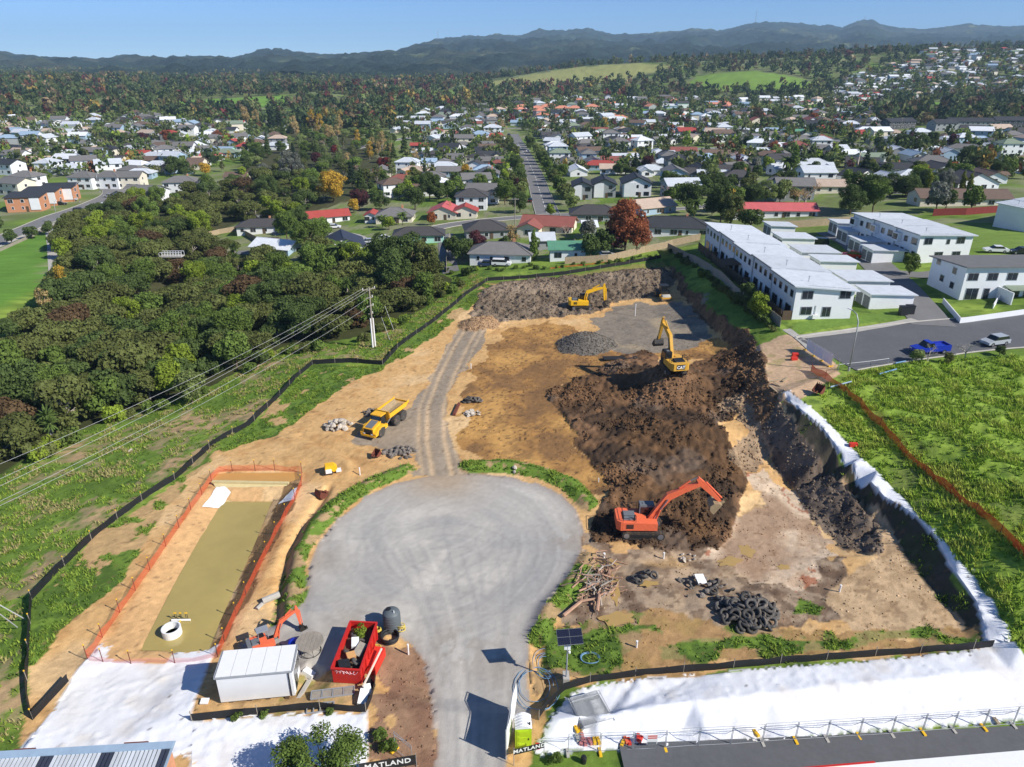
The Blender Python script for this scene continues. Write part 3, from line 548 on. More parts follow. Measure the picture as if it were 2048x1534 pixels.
# ---------------------------------------------------------------- ground meshes, split by surface
def ground_mat(name, var, scale, fine, bump, rough=0.95):
    return mat(name, (1, 1, 1), rough, var=var, scale=scale, fine=fine, bump=bump, attr='Col', spec=0.15)
fid = np.zeros((NY - 1, NX - 1), np.int32)
def fm(m): return (m[:-1, :-1].astype(int) + m[1:, :-1] + m[:-1, 1:] + m[1:, 1:]) >= 2
CXf = (GX[:-1, :-1] + GX[1:, 1:]) / 2; CYf = (GY[:-1, :-1] + GY[1:, 1:]) / 2
for k, i in (('haul', 2), ('heap', 3), ('mound0', 4), ('mound1', 5)): fid[fm(MK[k])] = i
fid[inpoly(WP['pad'], CXf, CYf) & fm(MK['pad'])] = 1
fid[(inpoly(WP['pad'], CXf, CYf) ^ fm(MK['pad'])) & fm(MK['pad'])] = 1
for k, i in (('sheetA', 6), ('sheetB', 7), ('sheetC', 8)): fid[inpoly(WP[k], CXf, CYf)] = i
parts = {0: ('ground', 'structure', None, None, ground_mat('ground_soil', 0.10, 0.9, 0.16, 0.5)),
 1: ('gravel_turning_area', 'structure', None, None, ground_mat('ground_gravel', 0.05, 1.5, 0.10, 0.35)),
 2: ('haul_road', 'structure', None, None, ground_mat('ground_haul', 0.06, 1.2, 0.14, 0.5)),
 3: ('soil_heap', None, 'big rough heap of dark brown soil under the yellow excavator', 'soil heap', ground_mat('ground_heap', 0.14, 1.4, 0.30, 0.9)),
 4: ('gravel_heap', None, 'cone of dark grey gravel beside the flat grey floor', 'gravel heap', ground_mat('ground_gravel_heap', 0.10, 2.0, 0.28, 0.9)),
 5: ('sand_heap', None, 'low cone of tan gravel at the far end of haul road', 'gravel heap', ground_mat('ground_sand_heap', 0.10, 2.0, 0.2, 0.7)),
 6: ('white_ground_sheet', None, 'long white fabric sheet bordering the street fence and green field', 'ground sheet', ground_mat('sheet_white', 0.03, 0.8, 0.03, 0.25, 0.75)),
 7: ('white_ground_sheet', None, 'wide white fabric apron sloping down to the muddy pond', 'ground sheet', ground_mat('sheet_pond', 0.05, 0.6, 0.03, 0.25, 0.75)),
 8: ('white_ground_sheet', None, 'creased white sheet beneath the leafy tree below the site cabin', 'ground sheet', ground_mat('sheet_tree', 0.03, 0.8, 0.03, 0.3, 0.75))}
VI = np.arange(NX * NY).reshape(NY, NX)
Q = np.stack([VI[:-1, :-1], VI[:-1, 1:], VI[1:, 1:], VI[1:, :-1]], -1)
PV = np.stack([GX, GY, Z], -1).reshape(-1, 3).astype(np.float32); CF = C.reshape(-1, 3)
def np_mesh(name, verts, quads, m, colors=None, smooth=True, nper=4):
    me = bpy.data.meshes.new(name); nf = len(quads)
    me.vertices.add(len(verts)); me.vertices.foreach_set('co', np.ascontiguousarray(verts, np.float32).ravel())
    me.loops.add(nf * nper); me.loops.foreach_set('vertex_index', np.ascontiguousarray(quads, np.int32).ravel())
    me.polygons.add(nf); me.polygons.foreach_set('loop_start', np.arange(0, nf * nper, nper, dtype=np.int32))
    if smooth: me.polygons.foreach_set('use_smooth', np.ones(nf, bool))
    if colors is not None:
        a = me.color_attributes.new('Col', 'FLOAT_COLOR', 'POINT'); a.data.foreach_set('color', np.concatenate([np.clip(colors, 0, 1), np.ones((len(colors), 1))], 1).astype(np.float32).ravel())
    me.materials.append(m); me.update(calc_edges=True); return me
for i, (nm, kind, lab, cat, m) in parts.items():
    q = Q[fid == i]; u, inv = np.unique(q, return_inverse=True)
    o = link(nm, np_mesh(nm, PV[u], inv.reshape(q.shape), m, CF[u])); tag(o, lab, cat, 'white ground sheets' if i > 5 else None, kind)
# ---------------------------------------------------------------- hills, water, roads
HILLM = mat('hill_forest', (1, 1, 1), 0.95, var=0.25, scale=0.012, fine=0.3, attr='Col', spec=0.05)
_hn = HILLM.node_tree; _b = nd(_hn, 'ShaderNodeBump', Strength=1.0, Distance=26.0); _n = nd(_hn, 'ShaderNodeTexNoise', Scale=.028, Detail=5.0, Roughness=.7); _hn.links.new(nd(_hn, 'ShaderNodeTexCoord').outputs['Object'], _n.inputs['Vector']); _hn.links.new(_n.outputs['Fac'], _b.inputs['Height']); _hn.links.new(_b.outputs[0], _hn.nodes['Principled BSDF'].inputs['Normal'])
SKY = [(-400,112),(0,103),(40,110),(100,118),(200,118),(260,112),(330,118),(400,115),(470,118),(520,105),(560,103),(640,112),(700,112),(800,110),(830,97),(880,85),(950,80),(1000,78),(1040,80),(1075,70),(1120,70),(1170,68),(1215,76),(1260,77),(1300,75),(1330,72),(1380,68),(1440,70),(1500,58),(1560,58),(1620,62),(1670,65),(1700,55),(1730,53),(1760,65),(1800,68),(1860,66),(1920,60),(1990,65),(2048,62),(2500,66)]
hx = np.arange(-6400, 6401, 15.0); hy = np.concatenate([np.arange(1750, 4600, 30.0), np.arange(4600, 7600, 36.0)])
HX, HY = np.meshgrid(hx, hy)
hpx = 1024 + FPX * HX / (HY * CP); sp = np.interp(hpx, [p[0] for p in SKY], [p[1] for p in SKY])
DC = np.interp(hpx, [-400, 650, 900, 2500], [3900, 4200, 6300, 6700]) + (fbm(HX, HX * 0, 900, 5, 2) - 0.5) * 500
HC = CAM_H + (131 - sp - 3) / FPX * DC * 1.0
tt = np.clip((HY - 1800) / (DC - 1800), 0, 1.4); prof = np.where(tt < 1, 0.12 * tt + 0.88 * tt ** 2.0, 1 - (tt - 1) * 2.2)
rid = 1 - np.abs(fbm(HX, HY * 0.8, 800, 21, 5, 0.6) - 0.5) * 3.6
HZ = 20 + (HC - 20) * prof + rid * 120 * np.clip(tt * (1 - tt) * 4, 0, 1) * np.clip(DC / 6000, 0.45, 1) - 50 * np.clip(tt * (1 - tt) * 4, 0, 1)
HZ += (fbm(HX, HY, 60, 33, 3, 0.7) - 0.5) * 44
hc = np.zeros((*HX.shape, 3), np.float32) + np.array(srgb(42, 56, 46)); hn = fbm(HX, HY, 300, 41, 4)[..., None]; hn2 = fbm(HX, HY, 60, 43, 3)[..., None]
hc = hc * (0.35 + 1.3 * hn2) * (.6 + .8 * vnoise(HX / 24, HY / 40, 45))[..., None]; w = np.clip((hn - 0.56) * 8, 0, 1) * 0.5; hc = hc * (1 - w) + w * np.array(srgb(88, 90, 68)); w = (np.clip((hn2 - 0.72) * 14, 0, 1) * np.clip((hn - 0.5) * 6, 0, 1)) * 0.8; hc = hc * (1 - w) + w * np.array(srgb(140, 146, 96))
VH = np.arange(HX.size).reshape(HX.shape); qh = np.stack([VH[:-1, :-1], VH[:-1, 1:], VH[1:, 1:], VH[1:, :-1]], -1).reshape(-1, 4)
tag(link('hills', np_mesh('hills', np.stack([HX, HY, HZ], -1).reshape(-1, 3), qh, HILLM, hc.reshape(-1, 3))), kind='structure')
def hz_(x, y): # height of the hill sheet
    i = int(np.clip(np.searchsorted(hx, x), 0, len(hx) - 1)); j = int(np.clip(np.searchsorted(hy, y), 0, len(hy) - 1)); return float(HZ[j, i])
for px, h, lab in ((1500, 95, 'tall thin lattice mast on the wooded range'), (878, 55, 'short thin mast on the shoulder of wooded range'), (1713, 30, 'small lookout mast on the rounded summit')):
    dcol = np.interp(px, [-400, 650, 900, 2500], [3900, 4200, 6300, 6700]); x = (px - 1024) / FPX * dcol * CP; best = max(((hz_(x * k / dcol, k), k) for k in np.arange(dcol - 500, dcol + 500, 40)), key=lambda q: (q[0] - CAM_H) / q[1])
    yy = best[1]; b = Vector((x * yy / dcol, yy, best[0] - 6)); t = thing('radio_mast', lab, 'mast', b)
    mb = MB()
    for a in range(3): mb.beam((2.4 * math.cos(a * 2.1), 2.4 * math.sin(a * 2.1), 0), (0.5 * math.cos(a * 2.1), 0.5 * math.sin(a * 2.1), h), 0.9, 0.9)
    for k in range(8): mb.torus((0, 0, h * k / 8 + 2), 2.2 * (1 - k / 9) + 0.4, 0.3, n=3, m=4)
    mb.build('lattice', MT['galv'], t); MB().tube([(0, 0, h), (0, 0, h * 1.12)], 0.5).build('antenna', MT['galv'], t)

WATER = mat('muddy_water', srgb(172, 154, 92), 0.1, var=0.14, scale=0.16, spec=0.5); PUD = mat('puddle_water', srgb(178, 148, 92), 0.1, var=0.1, scale=0.5, spec=0.5); FWATER = mat('forebay_water', srgb(200, 152, 84), 0.15, var=0.08, scale=0.3, spec=0.5)
def flat(name, poly, z, m, kind='structure'):
    me = bpy.data.meshes.new(name); me.from_pydata([(x, y, z) for x, y in poly], [], [tuple(range(len(poly)))]); me.materials.append(m); me.update()
    if me.polygons[0].normal.z < 0: me.flip_normals()
    return tag(link(name, me), kind=kind)
def grown(poly, k):
    cx = sum(p[0] for p in poly) / len(poly); cy = sum(p[1] for p in poly) / len(poly); return [(cx + (x - cx) * k, cy + (y - cy) * k) for x, y in poly]
flat('pond_water', grown(POND, 1.03), -1.27, WATER); flat('forebay_water', grown(FORE, 1.03), -0.52, FWATER)
for k, (px, py, rx, ry, rz) in enumerate([(1217,1128,1.1,0.7,-.4),(1232,1182,0.5,2.6,-.1),(1240,1236,1.9,1.0,.15),(1492,1100,1.0,1.2,0),(1565,1134,0.8,0.5,0),(1455,1125,1.6,0.8,.3),(1300,1170,1.2,.5,.3)]):
    c = P(px, py); pts = []
    for i in range(22):
        a = i * math.pi / 11; r = 0.8 + 0.35 * math.sin(3 * a + k) * math.cos(2 * a + k * 2); x, y = rx * r * math.cos(a), ry * r * math.sin(a); pts.append((c.x + x * math.cos(rz) - y * math.sin(rz), c.y + x * math.sin(rz) + y * math.cos(rz)))
    zz = max(gz(*p) for p in pts) * 0.5 + 0.5 * c.z + 0.02; flat('puddle', pts, zz, PUD)

def densify(pts, step):
    out = [pts[0]]
    for a, b in zip(pts[:-1], pts[1:]):
        k = max(1, int((b - a).length / step)); out += [a.lerp(b, (j + 1) / k) for j in range(k)]
    return out
def smooth_path(pts, n=2):
    for _ in range(n):
        q = [pts[0]]
        for a, b in zip(pts[:-1], pts[1:]): q += [a.lerp(b, 0.25), a.lerp(b, 0.75)]
        pts = q + [pts[-1]]
    return pts
def ribbon(name, px, width, m, dz=0.06, kind='structure', step=3.0, parent=None, off=0.0, world=None, kerb=0.0):
    pts = world or [Vector(P(*p)[:]).to_2d() for p in px]; pts = densify(smooth_path(pts), step); mb = MB(); n = len(pts); rows = []
    for i, p in enumerate(pts):
        d = (pts[min(i + 1, n - 1)] - pts[max(i - 1, 0)]).normalized(); nn = Vector((-d.y, d.x)); k = max(1, int(width / 2.5))
        rows.append([G(*(p + nn * (off + width * (j / k - 0.5))), dz) for j in range(k + 1)])
    k = len(rows[0])
    for r in rows: mb.v += [tuple(v) for v in r]
    mb.f = [(i * k + j + 1, i * k + j, (i + 1) * k + j, (i + 1) * k + j + 1) for i in range(n - 1) for j in range(k - 1)]; mb.m = [0] * len(mb.f)
    if kerb:
        for s in (0, k - 1):
            mb.tube([Vector(r[s]) + Vector((0, 0, 0.05)) for r in rows], 0.13, 4, 1)
    o = mb.build(name, m, parent, smooth=True)
    return tag(o, kind=kind) if kind else o
ROADS = {}
A_, AO, CO = MT['asphalt'], MT['asphalt_old'], MT['concrete']
ROADS['main'] = ribbon('road', [(1098,437),(1080,385),(1068,345),(1050,310),(1035,285),(1026,268)], 8, [AO, CO], kerb=1)
ROADS['cross'] = ribbon('road', [(740,492),(800,478),(880,453),(960,442),(1085,432),(1170,430),(1215,436)], 7, [AO, CO], dz=0.07, kerb=1)
ribbon('driveway', [(893,468),(890,500),(902,545)], 4, AO, dz=0.08); ribbon('driveway', [(640,470),(700,468),(740,492)], 5, CO, dz=0.08); ribbon('driveway', [(470,505),(520,505),(600,480),(650,478)], 4, AO, dz=0.08)
ROADS['left'] = ribbon('road', [(-90,525),(0,480),(60,455),(130,427),(195,404),(228,388),(222,376),(180,368),(150,362)], 8, [AO, CO], kerb=1)
ribbon('footpath', [(112,575),(106,520),(103,480),(98,458)], 2.6, CO, dz=0.05); ribbon('footpath', [(-60,500),(20,468),(90,440),(150,418)], 1.8, CO, off=-6.5)
ROADS['right'] = ribbon('road', [(1648,706),(1700,698),(1800,684),(1900,671),(2048,660),(2260,640)], 13.5, [A_, CO], kerb=1)
ribbon('driveway', [(1868,652),(1835,612),(1800,572),(1770,546),(1735,512),(1700,482),(1655,464)], 6.5, AO, dz=0.09); ribbon('driveway', [(1780,545),(1840,552),(1880,548)], 5, AO, dz=0.11)
ribbon('footpath', [(1600,675),(1640,670),(1720,660),(1830,640)], 1.6, CO, dz=0.10); ribbon('footpath', [(1572,660),(1600,678),(1625,700)], 1.3, CO, dz=0.07)
for pl, w in (([(1190,318),(1260,308),(1340,300),(1450,296)], 7), ([(1400,378),(1500,372),(1580,362),(1700,350),(1800,338),(1960,325),(2100,312)], 7), ([(0,300),(80,295),(200,300),(330,285),(440,283),(480,272),(500,262)], 6), ([(1330,420),(1410,415),(1480,395)], 6), ([(700,300),(790,280),(900,262),(1015,255),(1150,262),(1350,250),(1600,240)], 7), ([(560,470),(520,430)], 3), ([(1500,250),(1640,275),(1760,300),(1860,300)], 6)):
    ribbon('road', pl, w, [AO, CO], kerb=1)
ribbon('front_street', [(1250,1549),(1500,1536),(1800,1521),(2100,1505),(2350,1490)], 4.6, A_, dz=0.05)
if 0: ribbon('front_kerb', [(1236,1507),(1500,1496),(1800,1481),(2100,1465)], 0.25, CO, dz=0.12)
mp = [Vector(P(*p)[:]).to_2d() for p in [(1098,437),(1080,385),(1068,345),(1050,310),(1035,285)]]; mp = densify(smooth_path(mp), 4)
for i in range(0, len(mp) - 1, 2):
    mb = MB(); a, b = mp[i], mp[i + 1]; d = (b - a).normalized(); nn = Vector((-d.y, d.x)) * 0.12
    mb.quad(G(*(a - nn), .10), G(*(a + nn), .10), G(*(b + nn), .10), G(*(b - nn), .10)); mb.build('lane_marking', MT['road_paint'], ROADS['main'])

# ---------------------------------------------------------------- tree stock
def leafmat(name, c, var=0.2, rand=0.16, trans=0.25): return mat(name, (1, 1, 1), 0.75, var=var, scale=0.35, attr='Col', trans=trans, rand=rand, spec=0.12)
LF = {}
def tint_mat(key, c):
    m = leafmat('leaf_' + key, c); nt = m.node_tree; a = [n for n in nt.nodes if n.bl_idname == 'ShaderNodeAttribute'][0]; v = [l.to_node for l in nt.links if l.from_node == a][0]
    mul = nd(nt, 'ShaderNodeVectorMath', operation='MULTIPLY'); nt.links.new(a.outputs['Color'], mul.inputs[0]); mul.inputs[1].default_value = srgb(*c); nt.links.new(mul.outputs[0], v.inputs[0]); LF[key] = m
for k, c in dict(olive=(106, 114, 64), deep=(88, 106, 58), mid=(108, 130, 62), lime=(138, 158, 58), grey=(128, 132, 120), rust=(158, 98, 68), red=(124, 54, 54), maroon=(92, 56, 60), gold=(194, 160, 62), straw=(186, 164, 112), orange=(176, 108, 62), palegreen=(128, 142, 84), pine=(52, 68, 48), brown=(104, 86, 62), cypress=(116, 124, 46), frond=(92, 112, 56)).items(): tint_mat(k, c)
def leaf_cloud(rg, lobes, n, leaf, flatten=0.8, up=0.15, inner=0.72):
    lobes = np.array(lobes, float); w = lobes[:, 3] ** 2; k = rg.choice(len(lobes), n, p=w / w.sum()); d = rg.normal(size=(n, 3)); d[:, 2] += up * 2; d /= np.linalg.norm(d, axis=1)[:, None]
    rr = lobes[k, 3] * (inner + (1.06 - inner) * rg.random(n) ** 0.6); pos = lobes[k, :3] + d * rr[:, None] * np.array([1, 1, flatten])
    nn = d + rg.normal(size=(n, 3)) * 0.55; nn /= np.linalg.norm(nn, axis=1)[:, None]; t = np.cross(nn, rg.normal(size=(n, 3))); t /= np.linalg.norm(t, axis=1)[:, None] + 1e-9; b = np.cross(nn, t)
    s = (leaf * (0.6 + 0.8 * rg.random(n)))[:, None]; e = 0.55 + 0.5 * rg.random(n)[:, None]
    V = np.stack([pos - t * s - b * s * e * 0.3, pos + b * s * e * 0.9 - t * s * 0.1, pos + t * s + b * s * e * 0.25, pos - b * s * e], 1).reshape(-1, 3)
    lobe_b = 0.82 + 0.36 * rg.random(len(lobes)); br = lobe_b[k] * (0.75 + 0.5 * rg.random(n)); ce = np.stack([br * (0.97 + 0.1 * rg.random(n)), br, br * (0.9 + 0.2 * rg.random(n))], 1)
    return V, np.arange(n * 4).reshape(n, 4), np.repeat(ce, 4, 0)
def lobes_round(rg, R_, H_, base, m, r0, r1, dome=False):
    out = []
    for i in range(m):
        a = rg.random() * 2 * math.pi; q = math.sqrt(rg.random()) * (R_ - r0 * 0.6); top = math.sqrt(max(0, 1 - (q / R_) ** 2)); z = base + H_ * ((0.5 + 0.5 * top * (0.5 + 0.5 * rg.random())) if dome else (0.5 + top * (rg.random() - 0.5) * 0.9)); out.append((q * math.cos(a), q * math.sin(a), z, r0 + (r1 - r0) * rg.random()))
    return out
def limbs(rg, lobes, h0, r, n=7):
    mb = MB(); top = max(l[2] for l in lobes); mb.tube([(0, 0, -0.6), (0.1, 0.05, h0 * 0.5), (-0.05, 0.12, h0), (0.1, 0.05, (h0 + top) / 2)], [r, r * 0.8, r * 0.65, r * 0.3], 7)
    for l in sorted(lobes, key=lambda q: rg.random())[:n]:
        mid = (l[0] * 0.45, l[1] * 0.45, h0 * 0.55 + l[2] * 0.4); mb.tube([(0, 0, h0 * 0.75), mid, (l[0] * 0.9, l[1] * 0.9, l[2])], [r * 0.5, r * 0.32, r * 0.1], 5)
    return mb
TREES = {}
def stock(key, crown, trunk, tm='bark'):
    V, F, Cc = crown; cm = np_mesh('crown_' + key, V, F, LF['mid'], Cc, smooth=False); TREES.setdefault(key.rstrip('0123456789'), []).append((cm, trunk.mesh('trunk_' + key, MT[tm], True)))
for i in range(5):
    rg = np.random.default_rng(100 + i); L_ = lobes_round(rg, 3.3 + .5 * (i % 3), 5.6 - .4 * i, 0.4, 24, .8, 1.6, True) + lobes_round(rg, 3.2, 2.6, .2, 8, .8, 1.3); stock('bush%d' % i, leaf_cloud(rg, L_, 4200, 0.24, 0.75), limbs(rg, L_, 2.6, 0.2, 9), 'pale_bark')
for i in range(5):
    rg = np.random.default_rng(200 + i); L_ = lobes_round(rg, 3.1, 5.2, 1.8, 17, 1.0, 1.6); stock('broad%d' % i, leaf_cloud(rg, L_, 2600, 0.28, 0.9), limbs(rg, L_, 2.2, 0.25, 7))
for i in range(3):
    rg = np.random.default_rng(250 + i); L_ = lobes_round(rg, 3.3, 5.6, 1.3, 34, .6, 1.25); stock('bigbroad%d' % i, leaf_cloud(rg, L_, 8500, 0.14, 0.9, inner=.45), limbs(rg, L_, 2.2, 0.22, 16))
for i in range(2):
    rg = np.random.default_rng(300 + i); L_ = [(0.25 * rg.normal(), 0.25 * rg.normal(), 1.2 + 8.6 * k / 11, 1.15 * (1 - (k / 12) ** 2) + 0.15) for k in range(12)]; stock('column%d' % i, leaf_cloud(rg, L_, 1700, 0.24, 1.1), limbs(rg, L_, 1.5, 0.16, 2))
for i in range(2):
    rg = np.random.default_rng(330 + i); L_ = []
    for k in range(26): q = k / 26; a = k * 2.4; rr = (1 - q) * 2.6 * (0.5 + 0.5 * rg.random()); L_.append((rr * math.cos(a), rr * math.sin(a), 2.5 + 10 * q, 0.9 * (1 - q) + 0.45))
    stock('conifer%d' % i, leaf_cloud(rg, L_, 2400, 0.28, 0.55), limbs(rg, L_, 3, 0.28, 5))
for i in range(2):
    rg = np.random.default_rng(360 + i); L_ = lobes_round(rg, 2.3, 9.5, 1.5, 20, 0.8, 1.3); stock('poplar%d' % i, leaf_cloud(rg, L_, 1500, 0.2, 1.0, inner=0.2), limbs(rg, L_, 3, 0.25, 14), 'pale_bark')
for i in range(3):
    rg = np.random.default_rng(390 + i); L_ = lobes_round(rg, 1.25, 1.5, 0.1, 9, 0.45, 0.75); stock('shrub%d' % i, leaf_cloud(rg, L_, 800, 0.17, 0.9), limbs(rg, L_, 0.4, 0.06, 4))
rg = np.random.default_rng(410)
def fronds(n, L0, droop, h, wid, seed, spiky=False):
    rg = np.random.default_rng(seed); V, F, Cc = [], [], []
    for i in range(n):
        a = i * 2.399; el = (rg.random() * 1.5 - 0.35) if not spiky else (rg.random() * 2.4 - 0.9); L1 = L0 * (0.8 + 0.4 * rg.random()); pts = []; p = np.array([0, 0, h], float); e = el
        for s in range(6): pts.append(p.copy()); st = L1 / 5; p = p + st * np.array([math.cos(a) * math.cos(e), math.sin(a) * math.cos(e), math.sin(e)]); e -= droop
        sd = np.array([-math.sin(a), math.cos(a), 0]); br = 0.7 + 0.6 * rg.random()
        for s in range(5):
            w0 = wid * math.sin(math.pi * (s + 0.4) / 5.6); w1 = wid * math.sin(math.pi * (s + 1.4) / 6.6); o = len(V)
            for side in (-1, 1):
                o = len(V); dz0 = np.array([0, 0, -w0 * 0.45]); dz1 = np.array([0, 0, -w1 * 0.45]); V += [pts[s], pts[s + 1], pts[s + 1] + sd * side * w1 + dz1, pts[s] + sd * side * w0 + dz0]; F.append([o, o + 1, o + 2, o + 3]); Cc += [[br] * 3] * 4
    return np.array(V), np.array(F), np.array(Cc)
stock('palm0', fronds(46, 3.6, 0.28, 5.2, 0.42, 3), MB().tube([(0, 0, -0.5), (0.05, 0, 2.5), (0, 0, 5.2)], [0.42, 0.36, 0.42], 8))
stock('tallpalm0', fronds(40, 2.0, 0.30, 11.5, 0.3, 4), MB().tube([(0, 0, -0.5), (0.2, 0, 5), (0, 0, 11.4)], [0.3, 0.22, 0.2], 8), 'pale_bark')
V0, F0, C0 = fronds(70, 1.1, 0.12, 3.6, 0.09, 5, True); V1, F1, C1 = fronds(60, 1.0, 0.12, 3.0, 0.09, 6, True)
stock('cabbage0', (np.concatenate([V0, V1 + [0.8, 0.3, 0]]), np.concatenate([F0, F1 + len(V0)]), np.concatenate([C0, C1])), MB().tube([(0, 0, -0.4), (0, 0, 1.8), (0, 0, 3.6)], [0.2, 0.16, 0.14], 7).tube([(0, 0, 1.6), (0.5, 0.2, 2.4), (0.8, 0.3, 3.0)], [0.12, 0.1, 0.1], 6), 'pale_bark')
def bare(seed, H_=7.0, spread=0.6, depth=5):
    rg = random.Random(seed); big, tw = MB(), MB()
    def rec(p, d, L_, r, k):
        q = p + d * L_; (big if k < 2 else tw).tube([p, q], [r, r * 0.65], 4 if k < 3 else 3, cap=False)
        if k >= depth: return
        for _ in range(3 if k < 4 else 2 + (rg.random() < .5)):
            dd = (d + Vector((rg.gauss(0, spread), rg.gauss(0, spread), rg.gauss(0.12, spread * .6)))).normalized(); rec(p + d * L_ * rg.uniform(0.55, 1.0), dd, L_ * rg.uniform(0.6, 0.85), r * 0.6, k + 1)
    rec(Vector((0, 0, -0.4)), Vector((0.05, 0, 1)), H_ * 0.3, 0.2, 0); return tw, big
for i in range(2):
    tw, big = bare(50 + i, spread=0.62 if i == 0 else 0.8); TREES.setdefault('bare', []).append((tw.mesh('crown_bare%d' % i, MT['pale_bark']), big.mesh('trunk_bare%d' % i, MT['pale_bark'])))
mk('twig_pink', srgb(168, 140, 126), 0.9, var=0.2); mk('twig_tan', srgb(170, 140, 100), 0.9, var=0.2); mk('twig_grey', srgb(164, 158, 150), 0.9, var=0.2)
LF.update(twig_pink=MT['twig_pink'], twig_tan=MT['twig_tan'], twig_grey=MT['twig_grey'])
WORDS = dict(olive='dark olive', deep='deep green', mid='mid green', lime='bright lime green', grey='silvery grey', rust='russet', red='red', maroon='dark maroon', gold='golden yellow', straw='straw-coloured', orange='orange', palegreen='pale green', pine='blackish green', brown='brownish', cypress='yellow-green', frond='green', twig_pink='pinkish bare', twig_tan='tan bare', twig_grey='grey bare')
KN = dict(bush=('bush_tree', 'bush tree'), broad=('garden_tree', 'round-crowned tree'), bigbroad=('garden_tree', 'large spreading tree'), column=('column_tree', 'narrow column tree'), conifer=('conifer_tree', 'tall conifer'), poplar=('poplar_tree', 'tall open poplar'), shrub=('shrub', 'low shrub'), palm=('palm_tree', 'feathery palm'), tallpalm=('fan_palm', 'tall thin palm'), cabbage=('cabbage_tree', 'spiky cabbage tree'), bare=('bare_tree', 'leafless tree'))
LMK = [(80,400,'the orange brick townhouses'),(580,320,'the big silvery tree'),(500,215,'the pale tall poplars'),(665,385,'the round yellow tree'),(1070,335,'the straight street'),(1130,236,'the green playing field'),(1220,385,'the gabled grey townhouses'),(1250,440,'the big russet tree'),(1880,245,'the dark terrace rows'),(1890,372,'the pencil cypresses'),(1605,268,'the green-roofed house'),(1090,215,'the orange tiled roofs'),(1830,470,'the white terraces'),(75,268,'the blue tarpaulin'),(700,500,'the black-roofed house'),(745,690,'the power pole'),(1000,525,'the bungalow with white car'),(130,590,'the gold-leaved tree'),(100,440,'the roadside fence'),(640,1500,'the portable cabin'),(1860,700,'the blue pickup'),(1500,600,'the terrace back fence')]
LMW = [(P(a, b), w) for a, b, w in LMK]
PENDING = []      # (object, description, point, pool) labelled together at the end
def near_label():
    groups = {}
    for o, desc, p, pool in PENDING:
        c = min(LMW, key=lambda q: (q[0].xy - Vector(p[:2])).length); groups.setdefault((desc, c[1]), []).append(((c[0].xy - Vector(p[:2])).length, o))
    for (desc, lm), v in groups.items():
        for i, (_, o) in enumerate(sorted(v, key=lambda q: q[0])):
            o['label'] = '%s %s %s' % (desc, 'nearest to' if len(v) == 1 else ('closest to' if i == 0 else ordw(i + 1) + ' nearest to'), lm) if True else ''
            o['label'] = o['label'].replace('closest to', 'next to').replace('nearest to', 'near' if len(v) == 1 else 'out from')
TPOS = []
def tree(kind, leaf, loc, s=1.0, sz=None, rz=None, label=None, group='trees'):
    if kind == 'broad' and s > 1.0: kind = 'bigbroad'
    name, word = KN[kind]; cm, tm = TREES[kind][rnd.randrange(len(TREES[kind]))]
    t = thing(name, None, 'shrub' if kind == 'shrub' else 'tree', loc, rnd.uniform(0, 6.28) if rz is None else rz, group); t.scale = (s, s, sz or s)
    c = link('crown', cm, t); link('trunk', tm, t)
    c.material_slots[0].link = 'OBJECT'; c.material_slots[0].material = LF[leaf]
    if label: t['label'] = label
    else: PENDING.append((t, (WORDS[leaf].replace('bare', '').strip() + ' ' + word), loc, kind))
    TPOS.append((loc[0], loc[1], 3 * s)); return t

# bush in the gully
BUSHP = wpoly([(-60,1000),(0,950),(150,860),(300,812),(440,762),(560,694),(700,676),(820,632),(890,585),(900,560),(860,535),(760,520),(560,525),(440,505),(430,470),(480,445),(600,430),(630,400),(640,360),(520,355),(420,385),(320,402),(200,425),(120,470),(128,575),(110,612),(60,650),(0,705),(-120,770)])
bx0, bx1 = min(p[0] for p in BUSHP), max(p[0] for p in BUSHP); by0, by1 = min(p[1] for p in BUSHP), max(p[1] for p in BUSHP)
cand = []; tries = 0; footb = wpoly([(325,530),(370,530),(380,490),(330,490)])
while tries < 20000 and len(cand) < 292:
    tries += 1; x, y = rnd.uniform(bx0, bx1), rnd.uniform(by0, by1); sp_ = 3.9 + max(0, (y - 100)) * 0.014
    if not inpoly(BUSHP, np.array([[x]]), np.array([[y]]))[0, 0]: continue
    u_, v_ = to_px(x, y, gz(x, y) + 5)
    if u_ < -70 or inpoly(footb, np.array([[x]]), np.array([[y]]))[0, 0]: continue
    if all((x - a) ** 2 + (y - b) ** 2 > sp_ ** 2 for a, b in cand): cand.append((x, y))
for x, y in cand:
    q = rnd.random(); s = rnd.uniform(.75, 1.3); edge = gz(x, y) > -4.2
    kind, leaf = ('bush', 'olive') if q < 0.52 else ('bush', 'deep') if q < 0.72 else ('broad', 'mid') if q < 0.82 else ('broad', 'lime') if q < 0.87 else ('broad', 'deep') if q < 0.93 else ('cabbage', 'frond') if q < 0.965 else ('bush', 'brown')
    if kind == 'cabbage': s *= 1.25
    if edge: s *= 0.85
    tree(kind, leaf, G(x, y, -0.2), s, s * rnd.uniform(0.9, 1.15), group='bush in the gully')
for a in [('poplar','gold',130,600,0.8),('poplar','straw',95,640,0.7),('bare','twig_pink',175,590,0.9),('broad','lime',338,792,0.8),('cabbage','frond',110,892,1.3),('bare','twig_grey',100,835,0.8),('cabbage','frond',412,690,1.2),('broad','palegreen',385,805,0.7),('bush','brown',100,800,0.9),('broad','mid',215,830,0.9),('cabbage','frond',440,700,1.0),('broad','mid',850,600,0.8),('broad','mid',740,650,.8)]:
    tree(a[0], a[1], P(a[2], a[3]), a[4], group='bush in the gully')
